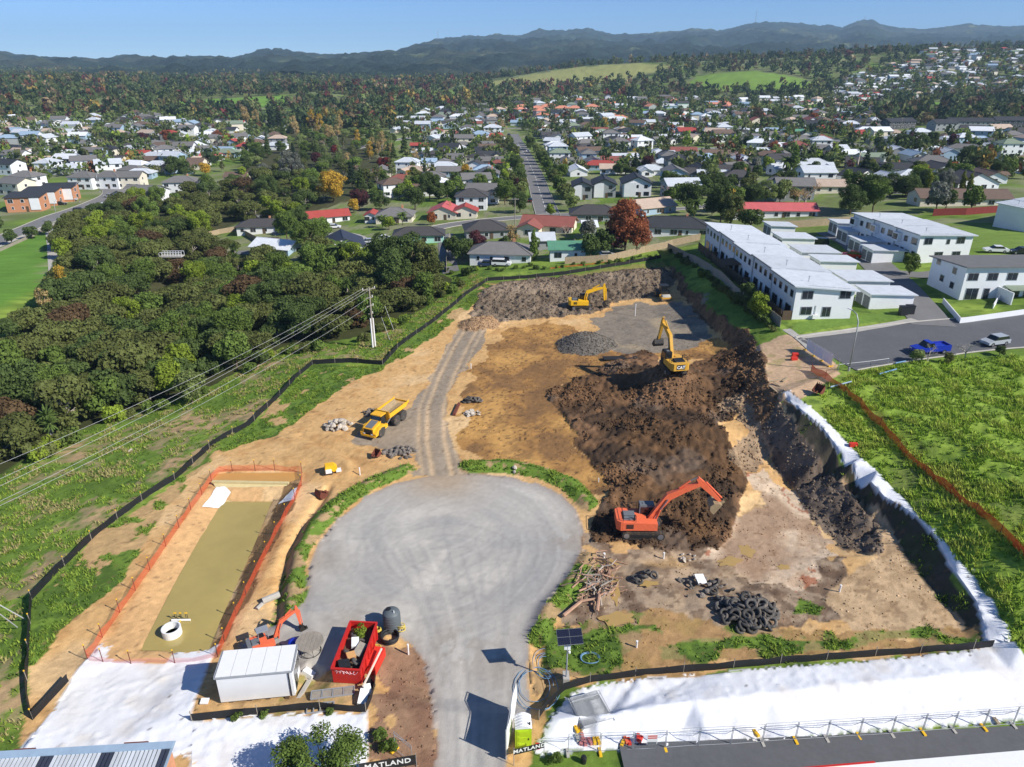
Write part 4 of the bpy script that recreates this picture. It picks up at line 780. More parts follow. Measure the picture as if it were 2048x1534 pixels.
for i in range(34):   # undergrowth along the gully edge
    t_ = rnd.random(); e = [(0,965),(150,876),(300,826),(440,776),(560,706),(740,684),(890,594),(940,552)]; k = min(6, int(t_ * 7)); f = t_ * 7 - k; px = e[k][0] + (e[k + 1][0] - e[k][0]) * f; py = e[k][1] + (e[k + 1][1] - e[k][1]) * f + rnd.uniform(-8, 6)
    tree('shrub', rnd.choice(['mid', 'deep', 'lime', 'mid', 'olive']), P(px, py), rnd.uniform(0.7, 1.3), group='shrubs along the gully edge')
# ---------------------------------------------------------------- houses
def gable_roof(mb, x0, x1, y0, y1, z, rise, th=0.16, mi=0):      # ridge along x
    ym = (y0 + y1) / 2
    for a, b in (((y0, z), (ym, z + rise)), ((y1, z), (ym, z + rise))):
        p = [(x0, a[0], a[1]), (x1, a[0], a[1]), (x1, b[0], b[1]), (x0, b[0], b[1])]; q = [(x, y, zz + th) for x, y, zz in p]
        mb.add(p + q, [(0, 1, 2, 3), (7, 6, 5, 4), (0, 4, 5, 1), (1, 5, 6, 2), (2, 6, 7, 3), (3, 7, 4, 0)], mi)
    mb.beam((x0, ym, z + rise + th), (x1, ym, z + rise + th), 0.3, 0.12, mi=mi)
def hip_roof(mb, x0, x1, y0, y1, z, rise, th=0.18, mi=0):
    h = (y1 - y0) / 2; ym = (y0 + y1) / 2
    if (x1 - x0) < 2 * h: h = (x1 - x0) / 2 - 0.05
    a, b = (x0 + h, ym, z + rise), (x1 - h, ym, z + rise); e = [(x0, y0, z), (x1, y0, z), (x1, y1, z), (x0, y1, z)]; l = [(x, y, zz - th) for x, y, zz in e]
    mb.add(e + [a, b] + l, [(0, 1, 5, 4), (1, 2, 5), (2, 3, 4, 5), (3, 0, 4), (6, 7, 1, 0), (7, 8, 2, 1), (8, 9, 3, 2), (9, 6, 0, 3), (9, 8, 7, 6)], mi)
    for p, q in ((e[0], a), (e[3], a), (e[1], b), (e[2], b), (a, b)): mb.beam(p, q, 0.28, 0.16, mi=mi)
def win_mesh(w, h): # in the x-z plane facing -y, origin at its centre
    f = MB().box((0, 0, 0), (w + 0.16, 0.10, h + 0.16)).mesh('window', MT['frame_white']); p = MB()
    n = 2 if w > 1.3 else 1
    for i in range(n): p.box((-w / 2 + (i + 0.5) * w / n, -0.06, 0), (w / n - 0.08, 0.03, h - 0.04))
    return f, p.mesh('pane', MT['glass_dark'])
WINS = {k: win_mesh(*k) for k in [(1.8, 1.3), (1.1, 1.1), (0.7, 1.0), (2.2, 2.0), (1.0, 1.9), (1.4, 1.6)]}
HC_ = {}
def house_set(w, d, st, rt, wing, seed):
    key = (round(w, 1), round(d, 1), st, rt, wing, seed)
    if key in HC_: return HC_[key]
    H_ = 2.6 * st; o = 0.55; wall, roof = MB(), MB(); rise = (min(w, d) if rt == 'hip' else (w if rt == 'gabley' else d)) / 2 * 0.42
    wall.box((0, 0, H_ / 2 - 0.3), (w, d, H_ + 0.6)); wl = []; rr = random.Random(seed)
    if rt == 'hip': hip_roof(roof, -w / 2 - o, w / 2 + o, -d / 2 - o, d / 2 + o, H_, rise * 1.15)
    elif rt == 'gable':
        wall.prism([(-d / 2, H_), (d / 2, H_), (0, H_ + rise)], -w / 2, w / 2, 'x'); gable_roof(roof, -w / 2 - o, w / 2 + o, -d / 2 - o, d / 2 + o, H_ - 0.2, rise * (1 + 2 * o / d))
    elif rt == 'gabley':
        wall.prism([(-w / 2, H_), (w / 2, H_), (0, H_ + rise)], -d / 2, d / 2, 'y'); g = MB(); gable_roof(g, -d / 2 - o, d / 2 + o, -w / 2 - o, w / 2 + o, H_ - 0.2, rise * (1 + 2 * o / w)); roof.add([(-y, x, z) for x, y, z in g.v], g.f)
    else:
        z0, z1 = H_ + 0.1, H_ + 0.9; wall.prism([(-d / 2, H_), (d / 2, H_), (d / 2, z1 - .05), (-d / 2, z0 - .05)], -w / 2, w / 2, 'x'); roof.prism([(-d / 2 - o, z0), (d / 2 + o, z1 + .1), (d / 2 + o, z1 + .26), (-d / 2 - o, z0 + .16)], -w / 2 - o, w / 2 + o, 'x')
    if wing:
        ww, wd = w * 0.42, d * 0.55; sx = 1 if wing > 0 else -1; cx = sx * (w / 2 - ww / 2); y0 = -d / 2 - wd; wall.box((cx, y0 + wd / 2 + .02, H_ / 2 - 0.3), (ww, wd, H_ + 0.6)); wr = ww / 2 * 0.42
        wall.prism([(cx - ww / 2, H_), (cx + ww / 2, H_), (cx, H_ + wr)], y0, y0 + wd, 'y'); g = MB(); gable_roof(g, y0 - o, 0.0, -ww / 2 - o, ww / 2 + o, H_ - 0.2, wr * (1 + 2 * o / ww) + .02); roof.add([(cx - y, x, z) for x, y, z in g.v], g.f); wl.append(('w', (1.8, 1.3), cx, y0, 1.45, 0))
    for s in range(st):
        z = 2.6 * s + 1.45; n = max(2, int(w / 3.4))
        for i in range(n):
            x = -w / 2 + (i + 0.5) * w / n + rr.uniform(-.3, .3)
            if wing and ((wing > 0) == (x > 0)) and abs(x) > w / 2 - w * .42 - .8: continue
            k = rr.choice([(1.8, 1.3), (1.8, 1.3), (1.1, 1.1), (0.7, 1.0)])
            wl.append(('w', k, x, -d / 2, z, 0))
        for sx in (-1, 1):
            wl.append(('w', rr.choice([(1.8, 1.3), (1.1, 1.1)]), sx * w / 2, rr.uniform(-d * .2, d * .2), z, sx))
    door = MB().box((0, 0, 0), (0.95, 0.1, 2.0)).mesh('door', MT['dark_timber'])
    HC_[key] = (wall.mesh('wall', MT['white_wall']), roof.mesh('roof', MT['roof_grey']), wl, door, H_, rise); return HC_[key]
def omat(o, m): o.material_slots[0].link = 'OBJECT'; o.material_slots[0].material = m; return o
HPOS = []
WCOL = dict(white_wall='white', cream_wall='cream', grey_wall='grey', blue_wall='pale blue', mint_wall='mint green', brick_wall='orange brick', dark_wall='charcoal')
RCOL = dict(grey='grey', dark='dark grey', charcoal='charcoal', brown='brown', light='light grey', white='white', red='red', pinkred='faded red', tile='brown-red tiled', terracotta='orange tiled', green='green', navy='navy', tan='tan', blue='pale blue', mossgreen='moss green')
def house(c, w, d, rot, st, rt, roof, wall, label=None, wing=0, near_=True, seed=1, name='house', group='houses of the suburb', chimney=False, frame=None, door=True):
    wm, rm, wl, dm, H_, rise = house_set(w, d, st, rt, wing, seed); z = min(gz(c[0] + dx, c[1] + dy) for dx in (-w * .3, w * .3) for dy in (-d * .3, d * .3))
    t = thing(name, label, 'house', (c[0], c[1], z + 0.25), R(rot), group); HPOS.append((c[0], c[1], max(w, d) * 0.55))
    omat(link('wall', wm, t), MT[wall]); ro = omat(link('roof', rm, t), MT['roof_' + roof])
    for _, k, x, y, zz, sx in wl:
        f, p = WINS[k]
        if near_:
            o = link('window', f, t, (x, y, zz), (0 if sx == 0 else (R(90) if sx > 0 else R(-90)))); link('pane', p, o)
            if frame: omat(o, MT[frame])
        else: link('window', p, t, (x, y, zz), (0 if sx == 0 else (R(90) if sx > 0 else R(-90))))
    if near_ and door: link('door', dm, t, (w * 0.1, -d / 2 - 0.02, 1.0))
    if chimney: MB().box((w * .2, 0.3, H_ + rise + 0.2), (0.6, 0.5, 1.6)).build('chimney', MT['brick_wall'], ro)
    if not label: PENDING.append((t, '%s%s house with %s %s roof' % ('two-storey ' if st > 1 else '', WCOL[wall], RCOL[roof], {'hip': 'hipped', 'gable': 'gabled', 'gabley': 'gabled', 'mono': 'sloping'}[rt]), c, 'house'))
    return t
def hpx(px, py, w, d, *a, **k):
    f = P(px, py); rot = a[0]; return house((f.x - math.sin(R(rot)) * d / 2 * 1.0, f.y + math.cos(R(rot)) * d / 2), w, d, *a, **k)
# named houses near the site (pixel of the front wall's foot)
HN = [
 (1000,528,15,8.5,-6,1,'hip','grey','white_wall','white bungalow with grey hipped roof and white car parked outside',0),
 (838,488,14,7,4,1,'hip','dark','mint_wall','mint green bungalow with dark hipped roof beside the bush',0),
 (975,478,12,9,8,1,'hip','dark','grey_wall','grey house with dark hipped roof behind the white bungalow',0),
 (885,440,9.5,10,-4,1,'gabley','pinkred','cream_wall','cream weatherboard house with faded red gabled roof',0),
 (943,422,11,9,0,2,'hip','dark','white_wall','two-storey white house above the red garage',0),
 (938,394,13,8,-6,1,'hip','grey','grey_wall','long grey hipped house behind the red-garage house',0),
 (975,372,10,10,0,2,'gabley','grey','blue_wall','two-storey pale blue gabled house near the straight street',0),
 (1092,468,15,9,-14,1,'gable','tile','cream_wall','cream house with brown-red tiled gabled roof at street foot',-1),
 (1190,444,15,9,-3,1,'hip','dark','grey_wall','grey house with verandah rail under the russet tree',0),
 (1345,472,19,9,-8,1,'hip','charcoal','white_wall','long white house with charcoal roof behind the boundary fence',0),
 (1318,428,13,9,25,1,'gable','tan','blue_wall','blue and tan gabled house behind the russet tree',0),
 (660,446,14,7,24,1,'gable','red','white_wall','white house with bright red sheet roof by the bush',0),
 (520,468,15,8,6,1,'hip','dark','white_wall','white house with dark hipped roof and curved timber fence',0),
 (540,514,13,8,-20,1,'gable','white','blue_wall','pale blue house with white sloping roof hidden by bush',0),
 (690,510,11,11,16,1,'gabley','navy','white_wall','white house with blue-black gabled roof beside the palm',0),
 (788,447,12,9,0,1,'hip','grey','cream_wall','cream house with grey hipped roof and two small palms',0),
 (1550,436,24,7,-2,1,'gable','pinkred','white_wall','long white house with weathered red roof behind the terraces',0),
 (1690,386,22,8,-4,1,'gable','tan','cream_wall','long low cream building with tan roof by the bare tree',0),
 (1930,412,26,9,-4,1,'gable','brown','cream_wall','long cream house with brown roof above the red timber fence',0),
 (1800,388,17,9,-10,1,'hip','dark','grey_wall','grey house with dark hipped roof by the pencil cypresses',0),
 (1955,380,15,10,6,1,'gabley','dark','white_wall','white gabled house with dark roof behind the pencil cypresses',0),
 (1785,350,17,9,-6,1,'gable','charcoal','white_wall','white house with charcoal gables and cream fence beyond cypresses',-1),
 (1870,338,16,11,-10,1,'hip','grey','grey_wall','grey house with broad hipped roof by the orange shrubs',0),
 (1990,334,12,8,-4,1,'gabley','grey','blue_wall','pale blue house with grey gable at the photo edge',0),
 (1480,366,13,9,-4,1,'hip','dark','grey_wall','grey house with dark hipped roof and bare tree in front',0),
 (1425,362,12,7,-6,1,'gable','light','white_wall','white house with light grey roof and carport gate',0),
 (1408,334,12,9,-8,1,'hip','blue','grey_wall','grey house with pale blue hipped roof',0),
 (1602,275,15,10,-4,1,'hip','green','white_wall','white house with bright green hipped roof',0),
 (1730,276,16,9,-4,1,'hip','red','white_wall','white house with bright red hipped roof by the terraces',0),
 (1640,232,12,10,0,1,'hip','red','brick_wall','brick house with red hipped roof behind the bare trees',0),
 (45,378,12,9,-8,2,'hip','grey','white_wall',None,0),(20,392,12,9,-20,2,'gable','grey','cream_wall',None,0),(163,379,11,9,-4,2,'hip','grey','white_wall',None,0),(214,378,12,9,-4,2,'hip','grey','white_wall',None,0),(258,378,11,9,4,2,'gable','grey','cream_wall',None,0),
 (280,412,15,10,-12,2,'gable','grey','white_wall','two-storey white double-gabled house at the edge of bush',-1),(362,390,14,9,8,2,'hip','grey','white_wall','two-storey white hipped house beside the bush',0),
 (1060,408,0,0,0,0,'','','',None,0),
 (470,366,10,8,0,1,'gable','brown','cream_wall','cream house with brown gable beside the yellow-green tree',0),
 (150,318,14,9,-4,1,'gable','white','white_wall',None,0),(275,318,13,8,-4,1,'gable','red','white_wall','white house with red roof and long white fence',0),(442,310,13,8,-4,1,'gable','blue','mint_wall','mint green house with pale blue roof',0),(420,322,12,6,-4,1,'gable','pinkred','white_wall',None,0),
 (490,302,12,8,0,1,'hip','red','white_wall',None,0),(840,300,12,6,0,1,'gable','red','dark_wall','dark house with bright red roof among the trees',0),(870,318,10,7,0,1,'hip','dark','grey_wall',None,0),
 (470,253,15,8,0,1,'gable','red','white_wall','white house with long red roof below the green paddock',0),(25,270,16,10,0,1,'hip','blue','white_wall',None,0),
 (845,262,12,9,0,2,'gable','light','blue_wall',None,0),(985,270,13,9,0,2,'hip','light','white_wall',None,0),(960,285,12,9,0,2,'hip','blue','white_wall',None,0),(1230,332,14,8,-4,1,'gable','tile','white_wall','white house with brown-red roof by the feathery palm',0),
 (1440,318,18,8,-6,1,'gable','brown','white_wall',None,0),(1000,340,12,8,0,1,'hip','tile','white_wall',None,0),(760,355,10,9,0,1,'gabley','grey','cream_wall',None,0),(800,372,11,8,-6,1,'hip','tile','white_wall',None,0),(1380,360,13,9,-10,1,'hip','dark','white_wall',None,0),
]
for h in HN:
    if h[2]: hpx(*h[:4], *h[4:9], label=h[9], wing=h[10], seed=len(HPOS), chimney=len(HPOS) % 3 == 0)
# gabled grey townhouses
for px, py, w, d, lab in ((1166,400,7.2,12,'grey gabled townhouse closest to the straight street'), (1210,396,8.4,12,'middle grey gabled townhouse of the three'), (1275,394,10.5,13,'white and grey gabled townhouse behind the russet tree')):
    f = P(px, py); t = house((f.x, f.y + d / 2), w, d, -3, 2, 'gabley', 'charcoal', 'grey_wall' if px < 1250 else 'white_wall', lab, seed=px, name='gabled_townhouse', group='gabled townhouses', frame='frame_black')
    g = MB()
    for s in (-1, 1): g.beam((s * (w / 2 + 0.5), -d / 2 - 0.55, 5.0), (0, -d / 2 - 0.55, 5.2 + w * 0.21 + 0.15), 0.18, 0.35)
    g.build('barge_board', MT['frame_black'], t); MB().box((-w * 0.25, -d / 2 - 0.12, 2.9), (w * 0.42, 0.2, 5.2)).build('cladding_panel', MT['white_wall'], t)
house((P(930, 438).x, P(930, 438).y + 3), 8, 6, 0, 1, 'gabley', 'red', 'cream_wall', 'small cream garage with red gabled roof and red door', name='garage', door=False, near_=False)
hpx(742, 446, 4, 6, 0, 1, 'gabley', 'red', 'white_wall', label='tiny white shed with red roof in dark trees', name='shed', near_=False, door=False)
hpx(1135, 522, 8.5, 5, 0, 1, 'mono', 'green', 'white_wall', label='long white shed with pale green roof by the fence', name='shed', near_=False, door=False)
hpx(1085, 500, 6, 6, 4, 1, 'gable', 'light', 'grey_wall', label='grey shed with pale curved roof beside the tiled house', name='shed', near_=False, door=False)
hpx(1180, 474, 3.6, 4, 0, 1, 'mono', 'white', 'white_wall', label='narrow white annexe under the russet tree', name='annexe', near_=False, door=False)
# orange brick townhouses
for i, (px, py) in enumerate(((45, 424), (78, 412), (112, 404))):
    f = P(px, py); lab = 'orange brick and white townhouse, %s of the row from the roadside fence' % ordw(i + 1); t = house((f.x, f.y + 4.5), 12, 9, 12, 2, 'mono', 'charcoal', 'brick_wall', lab, seed=i, name='brick_townhouse', group='brick townhouses')
    MB().box((4.2, -4.6, 2.9), (3.4, 0.3, 4.6)).build('white_panel', MT['white_wall'], t)
# dark terrace rows with windows
for i, (px, py, w, rot, lab) in enumerate(((1800, 258, 24, 18, 'charcoal terrace row with three stepped gables'), (1868, 244, 34, -4, 'long charcoal terrace row behind the stepped gables'), (1950, 258, 34, -6, 'grey-walled dark-roofed terrace row beside the white shed'), (2030, 256, 26, -6, 'dark terrace row at the photo edge'), (1960, 240, 34, -4, 'rear charcoal terrace row beyond the others'), (1890, 262, 16, 6, 'dark house with white triangular gable amid terraces'))):
    f = P(px, py); house((f.x, f.y + 5), w, 10, rot, 2, 'gable', 'charcoal', 'dark_wall' if i in (0, 3) else 'grey_wall', lab, seed=60 + i, name='terrace_row', group='dark terrace rows', door=False, frame='frame_white')
for i in range(4): hpx(1672 + i * 24, 242 - (i % 2), 8, 9, -4, 1, 'gabley', 'dark', 'white_wall', label='small white arched gable house, %s of four from the red-roofed brick house' % ordw(i + 1), name='gable_unit', group='white gable row', near_=False)
for i, (px, w) in enumerate(((1045, 16), (1075, 14), (1095, 15), (1125, 16), (1185, 15), (1150, 14))): hpx(px, 219 + i % 2 * 3, w, 10, 0, 1, 'hip', 'terracotta', 'cream_wall', near_=False, seed=i)
MB().box((0, 0, 0), (9, 6, 0.3)).build('tarpaulin', mat('tarp_blue', srgb(40, 120, 190), 0.5), None, P(75, 262) + Vector((0, 0, 3.5))); tag(bpy.data.objects['tarpaulin'], 'bright blue tarpaulin roof among the white houses', 'tarpaulin')

# ---------------------------------------------------------------- white terraces at the site edge
def wins(t, lst, wallrz=0.0):
    for x, y, z, k, rz in lst:
        f, p = WINS[k]; o = omat(link('window', f, t, (x, y, z), rz), MT['galv']); link('pane', p, o)
def terrace(name, lab, org, rz, units, uw, depth, z0, zf, zb, step, rowwins, endwins, overhang=0.6):
    # local: x across (front facade at x=0 looks towards -x), y along the row
    t = thing(name, lab, 'terrace', (org[0], org[1], z0), rz, 'white terraces'); endw = []
    for u in range(units):
        y0, y1 = u * uw, (u + 1) * uw; dx = step[u] if step else 0.0; e0, e1 = zf + 0.12 * (u % 2), zb + 0.12 * (u % 2)
        MB().prism([(dx, -0.8), (dx + depth, -0.8), (dx + depth, e1), (dx, e0)], y0, y1 - 0.003, 'y').build('wall', MT['white_wall'], t)
        r = MB().prism([(dx - overhang, e0 + 0.02), (dx + depth + overhang, e1 - 0.03), (dx + depth + overhang, e1 + 0.17), (dx - overhang, e0 + 0.22)], y0 - (0.6 if u == 0 else -0.01), y1 + (0.4 if u == units - 1 else -0.01), 'y').build('roof', MT['roof_light'], t)
        MB().beam((dx - overhang - .06, y0, e0 + .1), (dx - overhang - .06, y1, e0 + .1), 0.1, 0.16).build('gutter', MT['steel'], r)
        for k in range(3): MB().beam((dx + 2 + 2.4 * k, y0 + 0.08, e0 + 0.3 - (e0 - e1) * (2 + 2.4 * k) / depth), (dx + 4.2 + 2.4 * k, y0 + 0.08, e0 + 0.3 - (e0 - e1) * (4.2 + 2.4 * k) / depth), 0.05, 0.05).build('flashing', MT['galv'], r)
        v = MB().tube([(dx + 3.2, y0 + 3, e0 - 0.3), (dx + 3.2, y0 + 3, e0 + 0.8)], 0.06).box((dx + 3.2, y0 + 3, e0 + 0.8), (0.25, 0.25, 0.12)); v.build('vent_pipe', MT['galv'], r)
        rb = MB()
        for k in range(int(uw / .9)): rb.beam((dx - overhang, y0 + .45 + k * .9, e0 + .24), (dx + depth + overhang, y0 + .45 + k * .9, e1 + .19), .06, .05)
        rb.build('roof_rib', MT['roof_light'], r); MB().tube([(dx - .08, y1 - .15, -.3), (dx - .08, y1 - .15, e0)], .05, 6).build('downpipe', MT['galv'], t)
        for fy, fz, k in rowwins: wins(t, [(dx, y0 + fy * uw, fz, k, R(-90))])
    for x, z, k in endwins: wins(t, [(x, -0.0, z, k, 0)])
    return t
ta = Pz(1583, 639, 6.5); fur = Pz(1408, 500, 6.0); ang = math.atan2(fur.y - ta.y, fur.x - ta.x) - math.pi / 2
rw = [(0.14, 4.3, (1.1, 1.1)), (0.38, 4.3, (1.1, 1.1)), (0.62, 4.3, (1.1, 1.1)), (0.86, 4.3, (1.1, 1.1)), (0.2, 1.2, (2.2, 2.0)), (0.5, 1.2, (1.0, 1.9)), (0.78, 1.2, (2.2, 2.0))]
TA = terrace('white_terrace', 'long white two-storey terrace row standing above the excavated site', (ta.x, ta.y), ang, 5, 10.2, 9.8, 6.3, 5.9, 5.0, [0.0, 0.25, 0.0, 0.3, 0.1], rw, [(2.0, 4.4, (1.8, 1.3)), (8.3, 4.4, (1.8, 1.3)), (2.2, 1.7, (1.8, 1.3)), (5.6, 1.5, (1.4, 1.6))])
hp = MB().box((3.7, -0.35, 0.75), (0.9, 0.35, 0.65)).build('heat_pump', MT['white_plastic'], TA); MB().tube([(3.7, -0.3, 1.0), (3.7, -0.08, 1.2), (3.7, -0.08, 2.6)], 0.05).build('pipe', MT['galv'], hp)
for u in range(5): MB().box((-1.6, u * 10.2 + 5, 0.8), (0.1, 8.8, 1.8)).build('yard_screen', MT['dark_timber'], TA); MB().box((-0.8, u * 10.2 + 0.1, 0.8), (1.6, 0.1, 1.8)).build('yard_screen', MT['dark_timber'], TA)
MB().prism([(-3.2, 2.4), (0, 2.7), (0, 2.85), (-3.2, 2.55)], 26, 31, 'y').box((-3.1, 26.1, 1.2), (0.12, 0.12, 2.5)).box((-3.1, 30.9, 1.2), (0.12, 0.12, 2.5)).build('pergola', MT['dark_timber'], TA)
rot2 = ang
def garage(px, py, w, d, z0, lab, rz=None, doors=2, h=2.7):
    f = Pz(px, py, z0); t = thing('garage', lab, 'garage', f, rot2 if rz is None else rz, 'garages behind the terrace')
    MB().prism([(0, -0.6), (w, -0.6), (w, h - 0.25), (0, h)], 0, d, 'y').build('wall', MT['white_wall'], t)
    r = MB().prism([(-0.4, h + 0.02), (w + 0.4, h - 0.27), (w + 0.4, h - 0.1), (-0.4, h + 0.19)], -0.4, d + 0.4, 'y').build('roof', MT['roof_light'], t); MB().beam((w + 0.45, -0.4, h - .2), (w + .45, d + .4, h - .2), 0.1, 0.14).build('gutter', MT['steel'], r)
    for k in range(doors):
        dd = MB(); y = d * (k + 0.5) / doors
        for j in range(4): dd.box((-0.03, y, 0.3 + j * 0.52), (0.06, min(2.5, d / doors - 0.5), 0.48))
        dd.build('door', MT['m_grey'], t)
    return t
gA = [(1737,619,7.6,5,'white garage closest to the street, beside the dark bins'), (1690,590,8,7,'white garage, second along the terrace row'), (1637,549,7.5,5,'white garage, third along the terrace row'), (1600,530,8,6.5,'white garage, fourth along the terrace row'), (1562,500,7.5,6,'white garage, fifth along the terrace row'), (1540,474,6,5,'white garage furthest along the terrace row')]
for px, py, w, d, lab in gA: garage(px, py, w, d, 6.5, lab)
gB = [(1742,526,6.8,4.8,'freestanding white garage beside the small verge tree'), (1717,507,6.5,5.2,'white garage with red car at its door'), (1692,486,6.5,5.2,'white garage second from the green timber fence'), (1672,468,6,4.5,'white garage nearest the green timber fence')]
for px, py, w, d, lab in gB: garage(px, py, w, d, 6.6, lab)
tb = Pz(1842, 471, 12.85); rwb = [(0.2, 4.3, (1.8, 1.3)), (0.55, 4.3, (1.1, 1.1)), (0.85, 4.2, (1.4, 1.6)), (0.15, 1.3, (1.0, 1.9)), (0.4, 1.5, (1.1, 1.1)), (0.62, 1.3, (1.0, 1.9)), (0.86, 1.5, (1.4, 1.6))]
TB = terrace('white_terrace', 'wide white two-storey terrace block behind the freestanding garages', (tb.x, tb.y), R(7), 3, 8.0, 12.0, 7.0, 5.9, 5.5, [0.0, -0.2, -0.4], rwb, [(2, 4.6, (1.8, 1.3)), (6.5, 4.4, (0.7, 1.0)), (9.3, 4.6, (1.8, 1.3)), (5, 1.6, (1.8, 1.3)), (9, 1.6, (1.8, 1.3))])
for u in range(3): MB().box((-0.5 - 0.2 * u, u * 8 + 6.8, 4.2), (0.9, 2.0, 1.8)).build('bay_window', MT['white_wall'], TB); MB().box((-0.98 - 0.2 * u, u * 8 + 6.8, 4.3), (0.05, 1.6, 1.2)).build('bay_pane', MT['glass_dark'], TB)
# near street-facing terrace: facade towards the street
tc_ = Pz(1917, 601, 7.0); t = thing('white_terrace', 'white street-facing terrace with grey roof and walled front yards', 'terrace', tc_, R(2), 'white terraces')
MB().prism([(0, -0.8), (10, -0.8), (10, 5.3), (0, 6.0)], 0, 30, 'x').build('wall', MT['white_wall'], t); r = MB().prism([(-0.7, 6.02), (10.6, 5.3), (10.6, 5.5), (-0.7, 6.22)], -0.5, 30, 'x').build('roof', MT['roof_light'], t); omat(r, MT['roof_grey'])
wins(t, [(1.5 + 3.5 * i, 0, 4.3, (1.8, 1.3), 0) for i in range(8)] + [(2.0, 0, 1.2, (2.2, 2.0), 0), (4.6, 0, 1.2, (1.0, 1.9), 0), (9.5, 0, 1.2, (2.2, 2.0), 0), (12.5, 0, 1.2, (2.2, 2.0), 0), (0, 3, 4.6, (1.1, 1.1), R(-90)), (0, 8, 5.0, (1.1, 1.1), R(-90)), (0, 2.8, 2.0, (1.1, 1.1), R(-90)), (0, 6, 2.4, (1.1, 1.1), R(-90))])
MB().box((6.6, -2.0, 1.3), (0.2, 4, 2.4)).build('party_wall', MT['white_wall'], t); MB().prism([(-2.2, 2.3), (0, 2.6), (0, 2.7), (-2.2, 2.4)], 7.5, 14, 'x').build('awning', MT['roof_mossgreen'], t)
for i, (a, b) in enumerate([((1885,606),(1918,645)),((1918,647),(2060,627)),((1985,618),(1996,600))]):
    p, q = P(*a), P(*b); o = thing('garden_wall', ['low white garden wall beside the driveway', 'low white front garden wall along the street', 'short white wall between the front yards'][i], 'garden wall', p); n = max(2, int((q - p).length / 2.5)); d = (q - p) / n
    for k in range(n): MB().beam(d * k + Vector((0, 0, 0.35)), d * (k + 1) + Vector((0, 0, 0.35)), 0.15, 1.1).build('panel', MT['white_wall'], o)
yard = Pz(1945, 622, 7.05); 
td = Pz(1985, 452, 7.6); t4 = terrace('white_terrace', 'white two-storey block behind the mown lawn at the photo edge', (td.x, td.y), R(-60), 3, 7.5, 9, 7.6, 5.7, 5.2, None, [(0.25, 4.2, (1.4, 1.6)), (0.7, 4.2, (1.8, 1.3)), (0.25, 1.3, (1.0, 1.9)), (0.7, 1.3, (2.2, 2.0))], [])

# ---------------------------------------------------------------- fences
def fence(name, lab, pxs, h, m, seg=2.4, board=None, group=None, posts=True, world=None, cat='fence'):
    pts = densify([Vector(p) for p in (world or [P(*p) for p in pxs])], seg); o = thing(name, lab, cat, pts[0], group=group); b0 = pts[0]
    for i, (a, b) in enumerate(zip(pts[:-1], pts[1:])):
        a2 = G(a.x, a.y) - b0; b2 = G(b.x, b.y) - b0; u = Vector((0, 0, 1))
        MB().add([a2, b2, b2 + u * h, a2 + u * h] + [v + (b2 - a2).cross(u).normalized() * 0.05 for v in (a2, b2, b2 + u * h, a2 + u * h)], [(0, 1, 2, 3), (7, 6, 5, 4), (3, 2, 6, 7), (0, 4, 5, 1), (0, 3, 7, 4), (1, 5, 6, 2)]).build('panel', MT[m], o)
        if posts: MB().box(a2 + u * (h / 2), (0.12, 0.12, h + 0.1)).build('post', MT[m], o)
    return o
fence('timber_fence', 'long weathered timber fence below the white terrace row', [(1335,500),(1420,545),(1470,590),(1515,625),(1560,655)], 1.7, 'old_timber')
fence('timber_fence', 'pale timber boundary fence behind the russet tree', [(1130,528),(1215,523),(1290,505),(1345,492),(1400,480)], 1.7, 'timber')
fence('timber_fence', 'pale green timber fence behind the garages', [(1555,458),(1640,452),(1700,447),(1720,445)], 1.9, 'timber'); fence('timber_fence', 'red-stained timber fence beyond the mown lawn', [(1865,432),(1930,430),(1995,425)], 1.9, 'red_timber')
fence('timber_fence', 'curved timber fence round the dark-roofed bush house', [(412,475),(440,468),(475,462),(520,486),(560,484)], 1.7, 'timber'); fence('timber_fence', 'low rail fence along the park road', [(-20,512),(40,485),(100,458),(160,432),(205,415)], 0.9, 'old_timber', 3.0)
fence('timber_fence', 'white fence along the lane by the black-roofed house', [(628,512),(650,497),(672,482)], 1.6, 'white_wall'); fence('timber_fence', 'pale fence curving beside the street bend', [(1175,310),(1250,312),(1330,302)], 1.7, 'timber'); fence('timber_fence', 'white fence in front of red-roofed house', [(235,334),(290,332),(330,330)], 1.6, 'white_wall')
fence('timber_fence', 'slatted timber fence beside the steep driveway', [(893,545),(893,505),(900,475)], 1.6, 'old_timber'); fence('timber_fence', 'grey picket fence behind the mint bungalow', [(1075,498),(1110,494),(1150,488)], 1.4, 'old_timber', 1.2)
fence('timber_fence', 'honey-coloured timber fence beyond the pencil cypresses', [(1815,346),(1850,350),(1862,342)], 1.8, 'timber'); fence('timber_fence', 'white wall fence opposite the bare tree', [(1708,362),(1745,358)], 1.4, 'white_wall')

